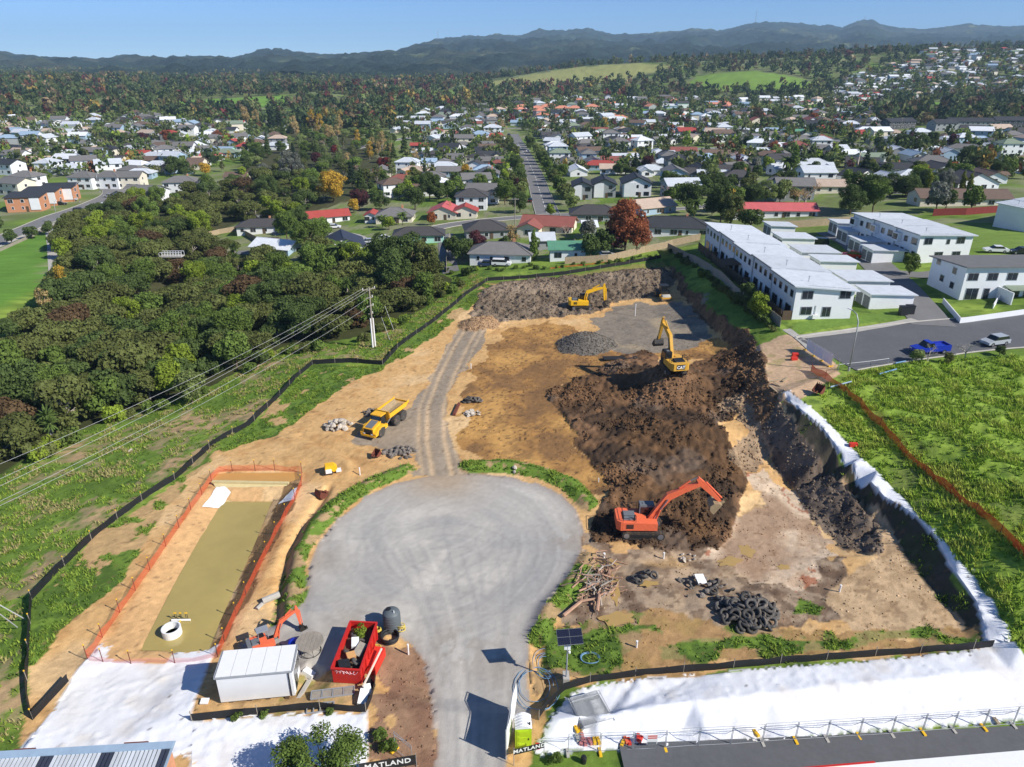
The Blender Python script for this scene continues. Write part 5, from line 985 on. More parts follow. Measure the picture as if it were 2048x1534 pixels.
# ---------------------------------------------------------------- cars
CARS = {}
def car_parts(kind):
    L_, W_, = dict(hatch=(4.0, 1.7), sedan=(4.7, 1.8), suv=(4.7, 1.85), ute=(5.3, 1.85), van=(4.9, 1.9))[kind]; h = L_ / 2
    prof = dict(hatch=[(-h, .35), (h, .35), (h, .75), (h - .9, .92), (-h, .95)], sedan=[(-h, .35), (h, .35), (h, .72), (h - 1.1, .92), (-h + .9, .95), (-h, .9)], suv=[(-h, .4), (h, .4), (h, .9), (h - 1, 1.05), (-h, 1.05)], ute=[(-h, .45), (h, .45), (h, .9), (h - 1.1, 1.08), (0.1, 1.1), (-h, 1.1)], van=[(-h, .4), (h, .4), (h, .95), (h - .6, 1.1), (-h, 1.15)])[kind]
    cabp = dict(hatch=[(h - 1.0, .9), (h - 1.7, 1.42), (-h + .5, 1.45), (-h + .1, .93)], sedan=[(h - 1.2, .9), (h - 2.0, 1.4), (-h + 1.3, 1.42), (-h + .7, .93)], suv=[(h - 1.0, 1.03), (h - 1.7, 1.65), (-h + .3, 1.68), (-h + .05, 1.03)], ute=[(h - 1.2, 1.06), (h - 1.9, 1.7), (0.1, 1.72), (-0.1, 1.08)], van=[(h - .5, 1.08), (h - 1.2, 1.85), (-h + .1, 1.9), (-h + .02, 1.13)])[kind]
    body = MB().prism(prof, -W_ / 2, W_ / 2, 'y'); rx = sorted(p[0] for p in cabp if p[1] > 1.3); rz_ = max(p[1] for p in cabp)
    roof = MB().box(((rx[0] + rx[-1]) / 2, 0, rz_), (rx[-1] - rx[0] + .1, W_ - .28, 0.08)); cab = MB().prism(cabp, -W_ / 2 + .1, W_ / 2 - .1, 'y')
    if kind == 'ute': body.box((-h / 2 - .05, W_ / 2 - .05, 1.2), (h - .2, .08, .3)).box((-h / 2 - .05, -W_ / 2 + .05, 1.2), (h - .2, .08, .3)).box((-h + .05, 0, 1.2), (.08, W_, .3))
    wh = MB().lathe([(0.0, -.11), (.33, -.11), (.35, -.06), (.35, .06), (.33, .11), (0, .11)], 12, M=Matrix.Rotation(R(90), 3, 'X')); rim = MB().lathe([(0, -.115), (.2, -.118), (.2, .118), (0, .115)], 10, M=Matrix.Rotation(R(90), 3, 'X'))
    li = MB().box((0, 0, 0), (.06, .4, .16))
    return (body.mesh('body', MT['car_white']), cab.mesh('cabin_glass', MT['m_glass']), roof.mesh('roof_panel', MT['car_white']), wh.mesh('tyre', MT['black_plastic']), rim.mesh('rim', MT['steel']), li.mesh('headlight', MT['white_plastic']), li.mesh('tail_light', MT['plastic_red']), h, W_)
def car(px, py, rz, colr, kind, lab, z=None, s=1.0):
    if kind not in CARS: CARS[kind] = car_parts(kind)
    b, c, r, w, rm, l, tl, h, W_ = CARS[kind]; p = P(px, py); t = thing('car' if kind != 'ute' else 'pickup_truck', lab, 'car' if kind != 'ute' else 'pickup', p + Vector((0, 0, .08)), R(rz), 'parked and passing cars'); t.scale = (s, s, s)
    omat(link('body', b, t), MT['car_' + colr]); link('cabin_glass', c, t); omat(link('roof_panel', r, t), MT['car_' + colr])
    for sx in (-1, 1):
        for sy in (-1, 1):
            o = link('wheel', w, t, (sx * h * .62, sy * (W_ / 2 - .1), .35)); link('rim', rm, o); link('headlight' if sx > 0 else 'tail_light', l if sx > 0 else tl, t, (sx * h, sy * W_ * .32, .72))
    return t
CARL = [(1858,706,-172,'blue','ute','bright blue pickup parked behind roadside bushes'),(1988,690,196,'silver','hatch','silver hatchback parked on the street by the field'),(1990,505,170,'white','sedan','white sedan parked on the mown lawn'),(2040,508,176,'black','sedan','black car half out of frame beside white sedan'),(1702,516,150,'red','hatch','red car outside the freestanding garages'),(1636,490,160,'black','suv','black car in the terrace driveway shade'),
 (1003,532,-8,'white','suv','white people carrier outside the white bungalow'),(975,533,-6,'navy','sedan','blue-grey car outside the white bungalow'),(1060,404,85,'black','hatch','black car driving on the straight street'),(930,434,-90,'red','hatch','red car inside the red-doored garage'),(1036,296,80,'white','hatch','white car parked high on straight street'),(1056,305,80,'white','ute','white pickup parked on straight street'),(1018,272,80,'black','suv','dark car at the top of straight street'),
 (190,417,25,'white','suv','white van-like car parked by the bush road'),(205,413,25,'white','sedan','white sedan parked further along the bush road'),(160,424,25,'black','suv','black car parked on the road beside the bush'),(122,410,20,'black','sedan','black car outside the brick townhouses'),(143,402,15,'silver','suv','silver car outside the brick townhouses'),(218,395,170,'silver','hatch','silver car on the bend by the townhouses'),(1272,302,0,'yellow','hatch','yellow car on the far street bend'),(1292,301,0,'silver','hatch','silver car beside the yellow car'),(1258,303,0,'navy','hatch','dark blue car beside the yellow car'),(668,457,10,'white','sedan','white car at the red-roofed house drive'),(1986,345,170,'white','sedan','white car by the orange shrubs'),(740,487,20,'silver','sedan','silver car by the black-roofed house'),(1215,515,10,'silver','hatch','silver car half hidden under the russet tree'),(470,302,60,'white','hatch','white car parked on the suburban cul-de-sac'),(466,308,60,'white','sedan','second white car parked on the suburban cul-de-sac'),(1315,412,0,'black','sedan','dark car behind the gabled townhouses'),(770,480,30,'white','hatch','white hatchback on the bend by the mint bungalow')]
for a in CARL: car(*a)

# ---------------------------------------------------------------- lamps and poles
def lamp(px, py, h, lab, rz=0.0):
    t = thing('street_lamp', lab, 'street lamp', P(px, py), rz, 'street lamps'); MB().tube([(0, 0, -.3), (0, 0, h * .7), (0, .1, h * .85), (0, .6, h * .96), (0, 1.6, h)], [.11, .09, .08, .07, .06], 8).build('pole', MT['galv'], t, smooth=True); MB().box((0, 1.9, h - .02), (.22, .7, .12)).build('lamp_head', MT['white_plastic'], t); MB().lathe([(.16, -.1), (.16, .5), (.11, .6)], 8).build('base', MT['galv'], t)
lamp(1697, 742, 8.5, 'tall curved white street lamp at the field corner', R(20))
for px, py, h, lab in ((118, 448, 8, 'grey street lamp by the park road'), (200, 385, 8, 'grey street lamp on the townhouse bend'), (160, 405, 8, 'grey street lamp by the brick townhouses')): lamp(px, py, h, lab)
def upole(px, py, h, lab, m='old_timber'):
    t = thing('power_pole', lab, 'power pole', P(px, py), rnd.uniform(-.3, .3), 'suburban power poles'); MB().tube([(0, 0, -.4), (0, 0, h)], [.16, .12], 7).build('post', MT[m], t); MB().box((0, 0, h - .5), (2.2, .12, .12)).build('crossarm', MT['old_timber'], t)
    for x in (-.9, -.3, .3, .9): MB().tube([(x, 0, h - .44), (x, 0, h - .2)], .06, 6).build('insulator', MT['white_plastic'], t)
for i, (px, py) in enumerate(((1755,268),(1632,300),(1665,290),(1544,232),(745,250),(345,312),(95,265),(320,330),(1800,262),(1030,455),(1560,300),(1840,300))): upole(px, py, 9, 'thin timber power pole in the suburb, %s of twelve counted away from the site' % ordw(i + 1))

# ---------------------------------------------------------------- garden trees placed by eye
TL = [('broad','rust',1250,500,1.75,'big russet tree beside the boundary fence'),('broad','rust',1272,505,1.1,None),('broad','maroon',1228,505,.9,None),('broad','gold',668,404,1.9,'big round golden yellow tree above the bush'),('bare','twig_tan',648,402,1.4,None),('poplar','straw',1025,500,.75,None),('broad','deep',1040,425,1.1,None),('broad','mid',1010,410,1.3,None),('broad','mid',1000,395,1.2,None),('broad','deep',1030,345,1.5,None),('broad','deep',1000,360,1.1,None),('broad','deep',860,400,1.5,None),('broad','deep',830,420,1.3,None),('broad','mid',895,398,1.2,None),('broad','maroon',720,420,1.1,None),('broad','deep',760,420,1.1,None),
 ('conifer','pine',590,340,1.25,None),('broad','grey',585,365,2.2,'big silvery grey tree at the top of bush'),('broad','grey',530,360,1.5,None),('broad','maroon',635,330,1.2,'dark maroon tree near the silvery tree'),('broad','red',672,310,1.0,None),('broad','red',770,345,1.35,'tall red-crowned tree with pale trunk'),('poplar','gold',740,320,1.3,None),('poplar','straw',765,310,1.5,None),('poplar','gold',715,290,1.2,None),('conifer','deep',810,315,1.3,None),('conifer','deep',840,320,1.0,None),('poplar','straw',495,255,2.0,'huge straw-coloured poplar beside the green paddock'),('poplar','straw',515,255,1.7,None),('conifer','pine',545,265,1.9,None),('conifer','pine',560,262,1.7,None),('conifer','pine',600,255,1.7,None),('poplar','gold',625,262,1.8,None),('poplar','gold',640,268,1.6,None),('poplar','straw',590,268,1.4,None),('poplar','straw',675,280,1.2,None),
 ('broad','mid',615,500,1.25,None),('broad','mid',575,480,1.15,None),('broad','mid',640,490,1.15,None),('broad','deep',600,465,1.1,None),('palm','frond',683,540,1.2,'feathery palm in front of the black-roofed house'),('broad','lime',560,440,.9,None),('broad','lime',590,435,.8,None),('broad','gold',708,425,.7,None),('broad','deep',775,560,1.5,None),('broad','deep',815,560,1.6,None),('broad','olive',850,565,1.4,None),('broad','deep',790,590,1.4,None),('broad','lime',778,460,.6,None),('palm','frond',765,455,.6,None),('palm','frond',805,450,.6,None),('broad','orange',865,450,.5,None),
 ('palm','frond',1245,342,1.2,'feathery palm behind the gabled townhouses'),('broad','maroon',1295,345,1.3,None),('broad','deep',1270,345,1.0,None),('bare','twig_grey',1120,340,1.4,None),('broad','mid',1140,345,.9,None),('broad','deep',1110,355,1.0,None),('bare','twig_pink',1330,405,1.3,None),('broad','deep',1380,425,1.3,None),('broad','deep',1440,445,1.45,None),('broad','olive',1460,455,1.2,None),('broad','deep',1500,460,.9,None),('bare','twig_tan',1610,412,1.8,'wide tan leafless tree behind the red-roofed long house'),('bare','twig_tan',1595,410,1.4,None),('broad','deep',1720,420,1.7,None),('broad','mid',1745,425,1.3,None),('broad','deep',1700,430,1.2,None),
 ('conifer','mid',1585,352,1.3,None),('palm','frond',1570,352,1.3,'feathery palm beside the green conifer'),('broad','deep',1625,350,1.0,None),('tallpalm','frond',1712,350,1.05,'tall thin palm above the suburb'),('broad','mid',1735,345,1.0,None),('broad','palegreen',1660,330,1.1,None),('broad','deep',1830,310,1.8,None),('broad','deep',1800,305,1.5,None),('broad','deep',1860,300,1.5,None),('broad','maroon',1905,300,1.2,None),('broad','deep',1955,345,1.5,None),('broad','deep',1930,330,1.3,None),('broad','orange',1848,348,.6,None),('broad','orange',1905,345,.7,None),('broad','orange',1965,352,.5,None),('broad','orange',2008,345,.7,None),('palm','frond',2010,305,1.2,None),('palm','frond',1985,305,1.1,None),('palm','frond',1930,270,1.1,None),
 ('column','cypress',1850,400,.95,'pencil cypress, tallest at the row end'),('column','cypress',1873,384,.8,'pencil cypress, second of the row'),('column','cypress',1882,384,.65,'pencil cypress, short third of the row'),('column','cypress',1901,386,.5,'pencil cypress, stumpy fourth of the row'),('column','cypress',1921,384,.9,'pencil cypress, fifth of the row'),('column','cypress',1936,384,.88,'pencil cypress, sixth of the row'),('broad','grey',1870,425,1.0,None),('broad','mid',1940,425,.9,None),('broad','deep',1890,420,.8,None),
 ('broad','rust',1545,310,1.3,None),('broad','brown',1515,245,2.0,'huge brown-green round tree on the far street'),('broad','deep',1548,240,1.6,None),('bare','twig_pink',1600,245,1.7,None),('broad','orange',1625,248,1.5,None),('bare','twig_pink',1460,290,1.4,None),('broad','deep',1495,300,1.2,None),('bare','twig_pink',1365,270,1.5,None),('poplar','gold',1210,262,1.3,None),('broad','deep',1180,262,1.2,None),('broad','deep',1060,300,1.4,None),('broad','deep',1085,330,1.2,None),('broad','rust',435,285,1.5,None),('broad','rust',455,290,1.2,None),('broad','rust',335,285,1.5,None),('broad','deep',350,290,1.4,None),('broad','maroon',290,285,1.1,None),('broad','deep',250,285,1.2,None),('broad','mid',145,310,1.2,None),('broad','deep',165,325,1.2,None),('poplar','palegreen',75,320,1.1,None),('broad','deep',120,330,1.3,None),('broad','gold',412,352,1.1,None),('broad','deep',350,350,1.7,'dark spreading tree among the white houses'),('broad','deep',370,355,1.4,None),('broad','mid',200,345,1.0,None),('broad','mid',95,365,.9,None),('broad','mid',165,370,.7,None),
 ('broad','deep',98,470,.6,None),('broad','deep',65,478,.6,None),('broad','deep',25,490,.6,None),('broad','mid',133,460,.6,None),('broad','deep',-5,468,.8,None),('broad','lime',1518,640,.6,'small lime-green tree at the terrace fence end'),('broad','deep',1488,612,.55,None),('broad','mid',1818,550,.55,'small verge tree beside the freestanding garage'),
 ('broad','deep',925,520,.8,None),('broad','deep',905,515,.7,None),('broad','maroon',950,510,.8,None),('column','mid',1068,520,.8,None),('bare','twig_pink',1165,512,.8,None),('broad','deep',1180,520,.8,None),('broad','deep',1205,512,.9,None),('broad','grey',1175,478,.7,None),('bare','twig_pink',1130,472,.8,None),('broad','lime',1102,432,.5,None),('broad','deep',1010,505,.6,None),
 ('bare','twig_grey',1855,722,.55,'thin leafless shrubby tree before the blue pickup'),('bare','twig_grey',1930,715,.6,None),('broad','palegreen',1832,724,.28,None),('broad','deep',1998,712,.22,None),('broad','olive',1895,728,.22,None)]
for k, l, px, py, s, lab in TL: s *= .82 if py < 400 else 1.0; tree(k, l, P(px, py), s, s * rnd.uniform(.9, 1.1), label=lab, group='suburban trees')
for i in range(20): tree('shrub', rnd.choice(['deep', 'mid', 'olive', 'deep']), P(1345 + i * 10.5 + rnd.uniform(-4, 4), 505 + i * 8.1 + rnd.uniform(-3, 5)), rnd.uniform(.5, .9), group='shrubs along the terrace fence')
for i in range(26): tree('shrub', rnd.choice(['mid', 'lime', 'mid', 'deep']), P(890 + i * 17 + rnd.uniform(-6, 6), 548 - i * 1.0 - (i > 12) * (i - 12) * .6 + rnd.uniform(-6, 3)), rnd.uniform(.35, .6), group='scrub beyond the far silt fence')

for i in range(2, len(mp) - 2, 3):
    d_ = (mp[i + 1] - mp[i]).normalized(); n_ = Vector((-d_.y, d_.x))
    for sgn in (-1, 1):
        if rnd.random() < .75: q_ = mp[i] + n_ * sgn * rnd.uniform(6.0, 8.5); tree('broad', rnd.choice(['deep', 'mid', 'olive', 'palegreen']), G(q_.x, q_.y), rnd.uniform(.7, 1.0), group='trees along the straight street')
# wooded corridor between the suburbs
COR = wpoly([(420,345),(520,350),(640,352),(700,385),(760,405),(810,345),(850,335),(790,292),(730,255),(640,238),(560,252),(560,300),(500,312)]); cb_ = [min(p[0] for p in COR), max(p[0] for p in COR), min(p[1] for p in COR), max(p[1] for p in COR)]; ncor = 0; rcor = random.Random(21)
for _ in range(6000):
    x, y = rcor.uniform(cb_[0], cb_[1]), rcor.uniform(cb_[2], cb_[3])
    if ncor > 135 or not inpoly(COR, np.array([[x]]), np.array([[y]]))[0, 0]: continue
    if all((x - a) ** 2 + (y - b) ** 2 > (c * .9 + 2.0) ** 2 for a, b, c in TPOS) and all((x - a) ** 2 + (y - b) ** 2 > (c + 4) ** 2 for a, b, c in HPOS):
        k, l = rcor.choice([('broad', 'deep'), ('bush', 'mid'), ('bush', 'deep'), ('broad', 'mid'), ('bush', 'olive'), ('poplar', 'straw'), ('poplar', 'palegreen'), ('conifer', 'deep'), ('poplar', 'olive'), ('bare', 'twig_pink'), ('bush', 'palegreen')]); tree(k, l, G(x, y), rcor.uniform(.7, 1.15), group='trees of the wooded corridor'); ncor += 1

# ---------------------------------------------------------------- filler houses and trees of the suburb
RP = []
for o in list(ROADS.values()) + [q for q in bpy.data.objects if q.name.startswith('road')]:
    RP += [(v.co.x, v.co.y) for v in o.data.vertices][::3]
RP = np.array(RP)
def clear(x, y, r, lst): return all((x - a) ** 2 + (y - b) ** 2 > (r + c) ** 2 for a, b, c in lst)
def inone(x, y, polys): return any(inpoly(p, np.array([[x]]), np.array([[y]]))[0, 0] for p in polys)
SUB = [wpoly(p) for p in ([(-40,348),(130,354),(260,358),(400,348),(450,330),(500,310),(560,300),(560,258),(420,246),(300,236),(120,238),(-40,244)], [(790,348),(700,375),(730,400),(860,400),(1010,420),(1040,380),(1030,300),(1000,262),(1010,222),(850,226),(780,255),(850,300)],
    [(1110,335),(1112,425),(1330,425),(1400,440),(1480,420),(1640,400),(1840,400),(2080,360),(2080,262),(1850,285),(1750,262),(1750,205),(2080,195),(2080,165),(1900,160),(1700,180),(1640,205),(1400,205),(1240,207),(1010,210),(1020,245),(1110,300)])]
PADW = [(p[0], p[1], max(p[2], p[3])) for p in PADS[:5]]
NOGO = [wpoly([(1115,428),(1335,428),(1335,352),(1125,352)]), wpoly([(1880,470),(2080,470),(2080,440),(1900,425)]), BUSHP]
def onpad(x, y): return any(((x - p[0]) / p[2]) ** 2 + ((y - p[1]) / p[3]) ** 2 < 1.15 for p in PADS)
rc = random.Random(5); FH = []
for poly in SUB:
    xs_ = [p[0] for p in poly]; ys_ = [p[1] for p in poly]
    for y in np.arange(min(ys_), max(ys_), 17.5):
        for x in np.arange(min(xs_), max(xs_), 18.0):
            xx, yy = x + rc.uniform(-4.5, 4.5), y + rc.uniform(-4, 4)
            if not inone(xx, yy, [poly]) or inone(xx, yy, NOGO) or onpad(xx, yy): continue
            if np.min((RP[:, 0] - xx) ** 2 + (RP[:, 1] - yy) ** 2) < 10.5 ** 2 or not clear(xx, yy, 6.5, HPOS) or not clear(xx, yy, 3, TPOS): continue
            u_, v_ = to_px(xx, yy, gz(xx, yy))
            if math.hypot(xx, yy) > 760 and rc.random() < .4: continue
            if -30 < u_ < 2078: FH.append((xx, yy))
FH.sort(key=lambda q: math.hypot(*q)); ROOFS = ['light', 'white', 'light', 'white', 'tan', 'grey', 'light', 'grey', 'dark', 'charcoal', 'brown', 'grey', 'light', 'white', 'light', 'dark', 'grey', 'charcoal', 'brown', 'light', 'tile', 'blue', 'mossgreen', 'dark', 'grey', 'tan', 'red']; WALLS = ['white_wall', 'white_wall', 'white_wall', 'cream_wall', 'white_wall', 'blue_wall', 'grey_wall']
SH = [(13, 8, 1, 'hip', 0), (14, 8, 1, 'gable', 0), (12, 8.5, 1, 'gabley', 0), (13, 8, 1, 'gable', 1), (12, 8, 1, 'hip', -1), (11, 8, 2, 'hip', 0), (16, 8, 1, 'hip', 0), (12, 9, 2, 'gable', 0)]
NIND = 225; farw, farr = {}, {}
for i, (x, y) in enumerate(FH):
    w, d, st, rt, wg = rc.choice(SH); rot = rc.choice([0, -6, 8, 90, -20, 25, 4]) + rc.uniform(-4, 4); rf, wl_ = rc.choice(ROOFS), rc.choice(WALLS)
    if math.hypot(x, y) > 700 and rc.random() < .22: rf = 'terracotta' if x > -50 and x < 250 else rf
    if i < NIND: house((x, y), w, d, rot, st, rt, rf, wl_, None, wg, near_=math.hypot(x, y) < 300, seed=hash((w, rt, wg)) % 7 if False else 3, door=False)
    else:
        wm, rm, *_ = house_set(w, d, st, rt, wg, 3); M = Matrix.Translation((x, y, gz(x, y))) @ Matrix.Rotation(R(rot), 4, 'Z')
        for dct, me, key in ((farw, wm, wl_), (farr, rm, 'roof_' + rf)):
            b = dct.setdefault(key, MB()); b.add([M @ v.co for v in me.vertices], [tuple(p.vertices) for p in me.polygons])
allm = MB(); ml = []
for dct in (farw, farr):
    for k, b in dct.items(): allm.add(b.v, b.f, len(ml)); ml.append(MT[k])
tag(allm.build('distant_houses', ml), 'mass of small distant suburban houses', 'houses', kind='stuff')

# garden trees: the nearer ones are things, the rest of the suburb's and the hills' trees are one mass
GT = []; TT = np.array(TPOS); rt_ = random.Random(9)
LEAFW = [('broad', 'deep', 26), ('broad', 'mid', 22), ('broad', 'olive', 14), ('broad', 'maroon', 3), ('broad', 'rust', 3), ('broad', 'gold', 2), ('bare', 'twig_pink', 4), ('bare', 'twig_grey', 4), ('conifer', 'pine', 6), ('column', 'deep', 5), ('palm', 'frond', 3), ('broad', 'lime', 4), ('broad', 'palegreen', 4), ('broad', 'grey', 4)]
GRID = {}
def gclear(x, y, r):
    k = (int(x // 12), int(y // 12)); return all((x - a) ** 2 + (y - b) ** 2 > (r + c) ** 2 for i in (-1, 0, 1) for j in (-1, 0, 1) for a, b, c in GRID.get((k[0] + i, k[1] + j), ()))
def gput(x, y, r): GRID.setdefault((int(x // 12), int(y // 12)), []).append((x, y, r))
for a in HPOS: gput(*a)
for a in TPOS: gput(a[0], a[1], a[2] * .5)
for x, y in FH[NIND:]: gput(x, y, 6)
for poly in SUB:
    xs_ = [p[0] for p in poly]; ys_ = [p[1] for p in poly]; area = (max(xs_) - min(xs_)) * (max(ys_) - min(ys_))
    for _ in range(int(area / 54)):
        x, y = rt_.uniform(min(xs_), max(xs_)), rt_.uniform(min(ys_), max(ys_))
        if not gclear(x, y, .6) or onpad(x, y) or not inone(x, y, [poly]) or inone(x, y, NOGO) or np.min((RP[:, 0] - x) ** 2 + (RP[:, 1] - y) ** 2) < 5 ** 2: continue
        u_, v_ = to_px(x, y, gz(x, y))
        if -40 < u_ < 2090: GT.append((x, y)); gput(x, y, 1.2)
GT.sort(key=lambda q: math.hypot(*q)); NT = 130; FT = []
for i, (x, y) in enumerate(GT):
    k, l, _ = rt_.choices(LEAFW, [q[2] for q in LEAFW])[0]; s = rt_.uniform(.5, 1.08)
    if i < NT: tree(k, l, G(x, y), s, group='suburban trees')
    else: FT.append((x, y, s, l if l in ('deep', 'mid', 'olive', 'maroon', 'rust', 'gold', 'pine', 'grey', 'lime') else 'olive'))
# forest beyond
fr = np.random.default_rng(77); n_f = 0
while n_f < 9500:
    yy = 560 + 2150 * fr.random() ** 1.15; xx = (fr.random() * 2 - 1) * yy * 0.86
    if onpad(xx, yy): continue
    if inone(xx, yy, SUB): continue
    g_ = gz(xx, yy); u_, v_ = to_px(xx, yy, g_)
    if u_ < -40 or u_ > 2090 or v_ > 262: continue
    if v_ > 200 and 1000 < u_ < 1420 and fr.random() < .7: continue
    q = fr.random(); au = 0.2 if (v_ > 165 and (u_ < 220 or 640 < u_ < 1260)) else 0.035
    l = ['rust', 'red', 'maroon', 'gold', 'straw'][int(fr.random() * 5)] if q < au else ['deep', 'olive', 'pine', 'pine', 'deep', 'brown'][int(fr.random() * 6)]
    FT.append((xx, yy, 0.9 + 0.9 * fr.random(), l)); n_f += 1
LC = dict(olive=(106, 112, 70), deep=(84, 100, 60), mid=(106, 124, 68), lime=(128, 148, 58), grey=(124, 128, 116), rust=(122, 84, 64), red=(112, 62, 60), maroon=(88, 60, 62), gold=(158, 138, 74), straw=(164, 146, 114), pine=(62, 78, 54), brown=(108, 96, 72))
TPLS = []
for i in range(8):
    rg = np.random.default_rng(900 + i); L_ = lobes_round(rg, 3.3, 6.5, 0.6, 9, 1.2, 2.0); TPLS.append(leaf_cloud(rg, L_, 42, 1.05, 0.9, inner=0.8))
TV, TC = [], []
ft_z = bil(Z, [f[0] for f in FT], [f[1] for f in FT])
for (x, y, s, l), z in zip(FT, ft_z):
    k = rt_.randrange(8); V, F, Cc = TPLS[k]; a = rt_.uniform(0, 6.28); ca, sa = math.cos(a) * s, math.sin(a) * s
    TV.append(np.stack([V[:, 0] * ca - V[:, 1] * sa + x, V[:, 0] * sa + V[:, 1] * ca + y, V[:, 2] * s * 1.15 + z], 1)); TC.append(Cc * np.array(srgb(*LC[l])) * rt_.uniform(.8, 1.2))
TV = np.concatenate(TV); TC = np.concatenate(TC)
tag(link('forest', np_mesh('forest', TV, np.arange(len(TV)).reshape(-1, 4), leafmat('leaf_forest', None, var=.15, rand=0), TC, smooth=False)), 'mass of distant trees on hills and among houses', 'forest', kind='stuff')
print('fill houses', len(FH), 'garden trees', len(GT), 'forest', len(FT))
# ---------------------------------------------------------------- earthmoving machines
def limb(pts, hs, w, name=None):            # a bent box limb in the x-z plane, width w along y
    pts = [Vector((p[0], p[1])) for p in pts]; up, dn = [], []
    for i, p in enumerate(pts):
        d = (pts[min(i + 1, len(pts) - 1)] - pts[max(i - 1, 0)]).normalized(); n = Vector((-d.y, d.x)); up.append(p + n * hs[i] / 2); dn.append(p - n * hs[i] / 2)
    return MB().prism([tuple(p) for p in up + dn[::-1]], -w / 2, w / 2, 'y')
def tx(mb, M): mb.v = [tuple(M @ Vector(v)) for v in mb.v]; return mb
def bucket_mb(w=1.1, s=1.0):
    o = [(0.0, 0.0), (-.25, -.15), (-.55, -.55), (-.5, -1.0), (-.1, -1.25), (.45, -1.2)]; i = [(.0, -.1), (-.2, -.22), (-.45, -.57), (-.4, -.93), (-.08, -1.15), (.43, -1.1)]
    mb = MB(); n = len(o)
    for y0, y1, poly in ((-w / 2, w / 2, None),):
        vs_ = [(x, y, z) for y in (y0, y1) for x, z in o] + [(x, y, z) for y in (y0 + .05, y1 - .05) for x, z in i]
        fs = [(k, k + 1, n + k + 1, n + k) for k in range(n - 1)] + [(2 * n + k + 1, 2 * n + k, 3 * n + k, 3 * n + k + 1) for k in range(n - 1)] + [tuple(range(n - 1, -1, -1)), tuple(range(n, 2 * n)), tuple(range(2 * n, 3 * n)), tuple(range(4 * n - 1, 3 * n - 1, -1))]
        mb.add(vs_, fs)
    mb.box((.0, -.2, .12), (.3, .06, .4)).box((.0, .2, .12), (.3, .06, .4))
    teeth = [MB().box((.55, -w / 2 + (k + .5) * w / 5, -1.17), (.28, .1, .07), top=(.6, .7)) for k in range(5)]
    return mb, teeth
